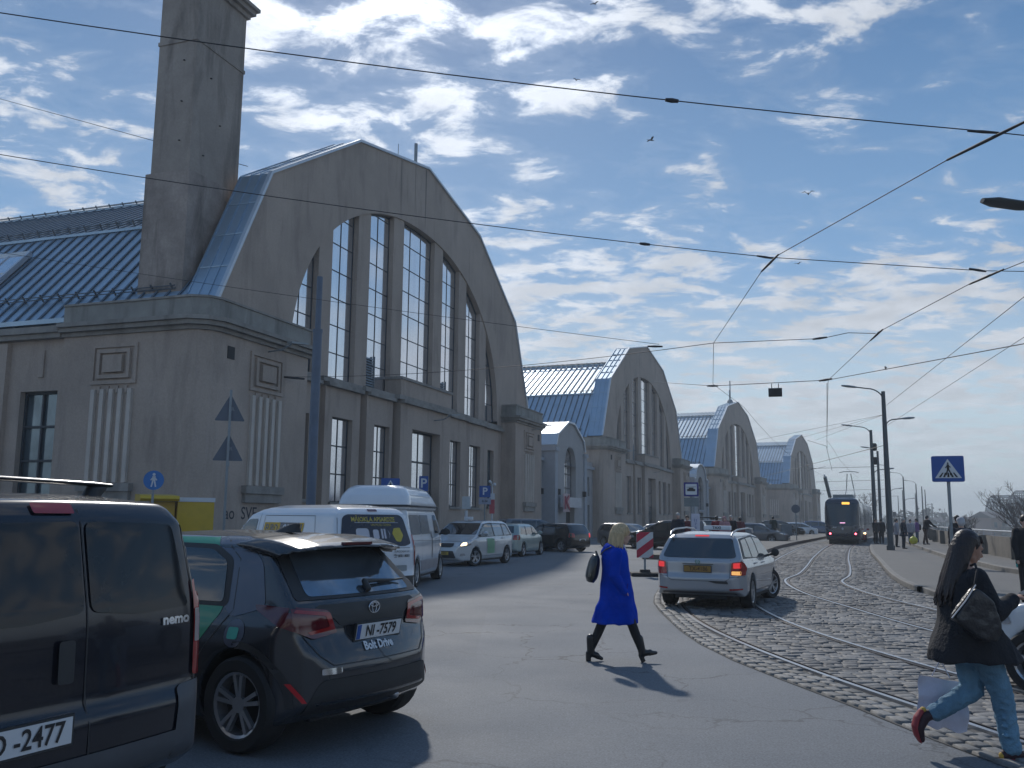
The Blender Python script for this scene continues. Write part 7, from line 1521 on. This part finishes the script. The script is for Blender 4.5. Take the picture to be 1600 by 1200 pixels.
p = gnd(1211,603,ZC+.05); t = thing('hanging_box', 'small black box sign hanging from the span wire between the tracks', 'box', p, face_cam(p)); obj('box', MB().box(-.06,.06,-.22,.22,-.36,-.08), dark_m, t)
for y in (-.11,.11): obj('hanger', MB().tube([(0,y,-.08),(0,y,.08)], .012, 6), wire_m, t)
# ================================================================ BIRDS
def bird(p, s, flap, yaw, label):
    t = thing('bird', label, 'bird', p, yaw, 'birds in the sky'); t.scale = (s,s,s); m = MB()
    m.loft([((-.30,0,0),.02,.015,Vector((0,1,0)),Vector((0,0,1))),((-.15,0,0),.06,.05,Vector((0,1,0)),Vector((0,0,1))),((.05,0,0),.07,.07,Vector((0,1,0)),Vector((0,0,1))),((.2,0,.01),.04,.04,Vector((0,1,0)),Vector((0,0,1))),((.27,0,.01),.035,.035,Vector((0,1,0)),Vector((0,0,1))),((.33,0,0),.008,.008,Vector((0,1,0)),Vector((0,0,1)))], n=10)
    for sg in (-1,1):
        z1, z2 = .16*flap, .10*flap; m.add([(.10,sg*.05,.02),(-.08,sg*.05,.02),(.12,sg*.32,z1),(-.08,sg*.32,z1),(-.02,sg*.66,z2),(-.12,sg*.62,z2),(.10,sg*.05,.0),(-.08,sg*.05,.0),(.12,sg*.32,z1-.02),(-.08,sg*.32,z1-.02)], [(0,1,3,2),(2,3,5,4),(6,8,9,7),(8,4,5,9),(0,2,8,6),(1,7,9,3)])
    m.add([(-.28,.02,0),(-.42,.07,0),(-.42,-.07,0),(-.28,-.02,0)], [(0,1,2,3)]); obj('body', m, mat('bird_grey', (.06,.065,.075), .8), t, smooth=50)
for x, y, d, s, fl, yw, lb in ((1017,219,70,.85,1,.3,'gull with spread wings above the second hall, highest on the right of the clouds'),(1263,303,75,.8,1.8,1.2,'gull with raised wings between the two contact wires'),(901,125,90,.7,1.2,2.,'tiny bird just above the topmost span wire'),(1247,412,95,.7,1,.6,'tiny bird just below the middle span wire'),(929,6,90,.8,1,.9,'tiny bird at the very top edge'),(1384,577,110,.8,2.4,2.6,'small bird just above the nearest lamp post')): bird(far(x,y,d), s, fl, yw, lb)
# ================================================================ TREES, FAR BANK, BRIDGE
bark = mat('bark', (.06,.05,.045), .9, var=.3, nscale=5); twig = mat('twig', (.10,.08,.075), .95, var=.2)
def bare_tree(loc, h, label, seed, lv=5, name='bare_tree', group='bare trees by the river', ns=6, tw=.02):
    rr = random.Random(seed); t = thing(name, label, 'tree', loc, 0, group); tr = MB(); cr = MB()
    def grow(p, d, L_, r, l, m):
        pts = [p]; q = p
        for k in range(3): d = (d+Vector((rr.uniform(-.18,.18),rr.uniform(-.18,.18),rr.uniform(-.02,.12)))).normalized(); q = q+d*L_/3; pts.append(q)
        (tr if l < 1 else cr).tube(pts, [r,r*.88,r*.78,r*.66], 6 if l < 2 else 3, cap=False)
        if l < lv:
            for k in range(rr.choice((2,3,3)) if l < lv-1 else 4): a = rr.uniform(0,6.28); s = rr.uniform(.45,.95); nd = (d+Vector((math.cos(a)*s,math.sin(a)*s,rr.uniform(-.1,.3)))).normalized(); grow(pts[rr.choice((2,3,3))], nd, L_*rr.uniform(.62,.82), max(r*.6,tw*.6), l+1, m)
    grow(Vector((0,0,0)), Vector((0,0,1)), h*.30, h*.022, 0, tr); obj('trunk', tr, bark, t, smooth=60); obj('crown', cr, twig, t, fix=False)
bare_tree(far(1604,835,95)-Vector((0,0,5.0)), 9.5, 'brownish bare tree beyond the wall at the right edge', 3, 6, tw=.025)
bare_tree(far(1625,830,100)-Vector((0,0,5)), 10.5, 'bare tree just outside the right edge, twigs reaching in', 5, 6)
bare_tree(far(1347,812,150)-Vector((0,0,1.5)), 7.0, 'small bare tree behind the tram, right of it', 8, 5, tw=.03)
bare_tree(far(1356,812,170)-Vector((0,0,1.5)), 6.0, 'lower bare tree behind the posts right of the tram', 9, 5, tw=.03)
bare_tree(far(1530,830,120)-Vector((0,0,5)), 8.0, 'bare tree in front of the left end of the arched bridge', 12, 5, tw=.03); bare_tree(far(1515,830,130)-Vector((0,0,5)), 6.5, 'low bare tree left of the arched bridge', 14, 5, tw=.03)
m = MB(); rr = random.Random(21)
for k in range(2600):
    x = rr.uniform(1380,1760); d = rr.uniform(480,760); b_ = far(x, 820, d); hgt = 4.5+3.5*math.sin(x*.031+1)+3*math.sin(x*.083)*rr.random()+rr.uniform(0,4); z = -3+rr.random()**.7*max(hgt,3)
    s = rr.uniform(.8,2.6); m.add([(b_.x+rr.uniform(-s,s),b_.y+rr.uniform(-s,s),z+rr.uniform(-s,s)*.7) for q in range(4)], [(0,1,2,3)])
    if k % 5 == 0: m.beam((b_.x,b_.y,-4),(b_.x+rr.uniform(-1,1),b_.y,z+3), .18)
o = obj('distant_trees', m, mat('far_wood', (.085,.085,.08), .95, var=.4, nscale=.05), fix=False); o['kind'] = 'stuff'; tag(o, 'bluish line of bare trees on the far bank of the river', 'trees')
m = MB()
x_ = [far(x, 820, 700) for x in range(1300, 1800, 20)]
for a, c in zip(x_, x_[1:]): m.quad((a.x,a.y,-4),(c.x,c.y,-4),(c.x*1.6,c.y*1.6,3.5),(a.x*1.6,a.y*1.6,3.5))
struct('far_bank', m, mat('bank', (.06,.07,.05), .95, var=.2))
for x, d, w_, h_, col, lb in ((1452,520,26,5,(.30,.29,.27),'small pale building on the far bank left of the sign post'),(1580,430,30,7,(.30,.20,.17),'low reddish building in front of the arched bridge'),(1548,470,40,5,(.35,.36,.36),'long pale low building under the arched bridge')):
    p = far(x, 825, d); p.z = -3.5; t = thing('far_building', lb, 'building', p, .3, 'buildings on the far bank'); obj('wall', MB().box(-w_/2,w_/2,-5,5,0,h_), mat('fb%d' % x, col, .9), t); wm = MB()
    for k in range(int(w_/4)): 
        o = MB().box(-w_/2+1.5+4*k,-w_/2+3+4*k,-5.06,-5.0,h_*.45,h_*.75); wm.add(o.v, o.f)
    obj('window', wm, pane_dark, t); obj('roof', MB().prism([(-6,h_),(6,h_),(0,h_+2.5)],'x',-w_/2-.5,w_/2+.5), mat('fr_roof', (.13,.11,.11), .8), t)
# arched railway bridge of steel trusses
tr_m = mat('bridge_steel', (.16,.18,.20), .6, .3, var=.1); A = Vector((226,432,0)); B = Vector((178,305,0)); dv = (B-A).normalized(); Ls = 66; t = thing('railway_bridge', 'steel railway bridge of arched trusses beyond the river wall on the right', 'bridge', A, math.atan2(dv.y,dv.x))
for sp in range(3):
    m = MB(); x0 = sp*(Ls+1.0); n = 14; hh = 11.5; zb = .8
    for y in (-4,4):
        T = []; Bt = []
        for k in range(n+1): u = k/n; T.append((x0+Ls*u, y, zb+1.0+hh*(1-(2*u-1)**2)**.62)); Bt.append((x0+Ls*u, y, zb))
        T[0] = (x0,y,zb+.4); T[-1] = (x0+Ls,y,zb+.4)
        for k in range(n):
            m.beam(T[k],T[k+1],.5,.5); m.beam(Bt[k],Bt[k+1],.5,.7); m.beam(T[k+1],Bt[k+1],.22); m.beam(T[k],Bt[k+1],.2) if k%2 else m.beam(Bt[k],T[k+1],.2)
            mid = lambda a,c: tuple((p+q)/2 for p,q in zip(a,c)); m.beam(mid(T[k],Bt[k]),mid(T[k+1],Bt[k+1]),.2)
    for k in range(1,n): u = k/n; z = zb+1+hh*(1-(2*u-1)**2)**.62; m.beam((x0+Ls*u,-4,z),(x0+Ls*u,4,z),.3); m.beam((x0+Ls*u,-4,z),(x0+Ls*(u+1/n),4,z),.18)
    obj('arch_span', m, tr_m, t); obj('pier', MB().box(x0-3,x0+2,-6,6,-4.2,.3), ledge, t)
obj('deck', MB().box(-20,3*Ls+6,-4.5,4.5,-.1,.7), tr_m, t)
# building opposite, behind the viewer: shows only as a reflection
t = thing('opposite_building', 'cream building with balconies behind the viewer, only mirrored in the car windows', 'building', (-20,-34,0), 0); m = MB(); holes = [(-34+4.2*k,-34+4.2*k+2.2,1+3.6*j,3+3.6*j) for k in range(16) for j in range(3)]; grid_wall(m, -36, 34, 0, 11.5, holes, 0, .3)
obj('wall', MB().add([(x,-y,z) for x,y,z in m.v], m.f), mat('opposite_wall', (.42,.40,.35), .9), t); obj('roof', MB().box(-37,35,-9,.6,11.5,12.0), dark_m, t)
for h_ in holes[::1]: obj('window', MB().quad((h_[0],-.28,h_[2]),(h_[1],-.28,h_[2]),(h_[1],-.28,h_[3]),(h_[0],-.28,h_[3])), pane_dark, t)
obj('rear_wall', MB().box(-36,34,-9,-8.8,0,11.5), MATS['opposite_wall'], t)
for j in (1,2): obj('balcony', MB().box(-30,28,.02,1.3,3.4*j+.6,3.4*j+.75).box(-30,28,1.25,1.3,3.4*j+.75,3.4*j+1.5), white_sign, t)

# ================================================================ HAZE
hz = D.materials.new('haze'); hz.use_nodes = True; nt = hz.node_tree; nt.nodes.clear(); o_ = nt.nodes.new('ShaderNodeOutputMaterial'); v_ = nt.nodes.new('ShaderNodeVolumePrincipled'); nt.links.new(v_.outputs[0], o_.inputs['Volume'])
v_.inputs['Color'].default_value = (.86,.94,1.0,1); v_.inputs['Density'].default_value = .0009; v_.inputs['Anisotropy'].default_value = .1
o = obj('haze', MB().box(-620,1500,-420,1560,-6,42), hz); o['kind'] = 'stuff'; tag(o, 'thin bluish haze in the air over the street and the river', 'haze')
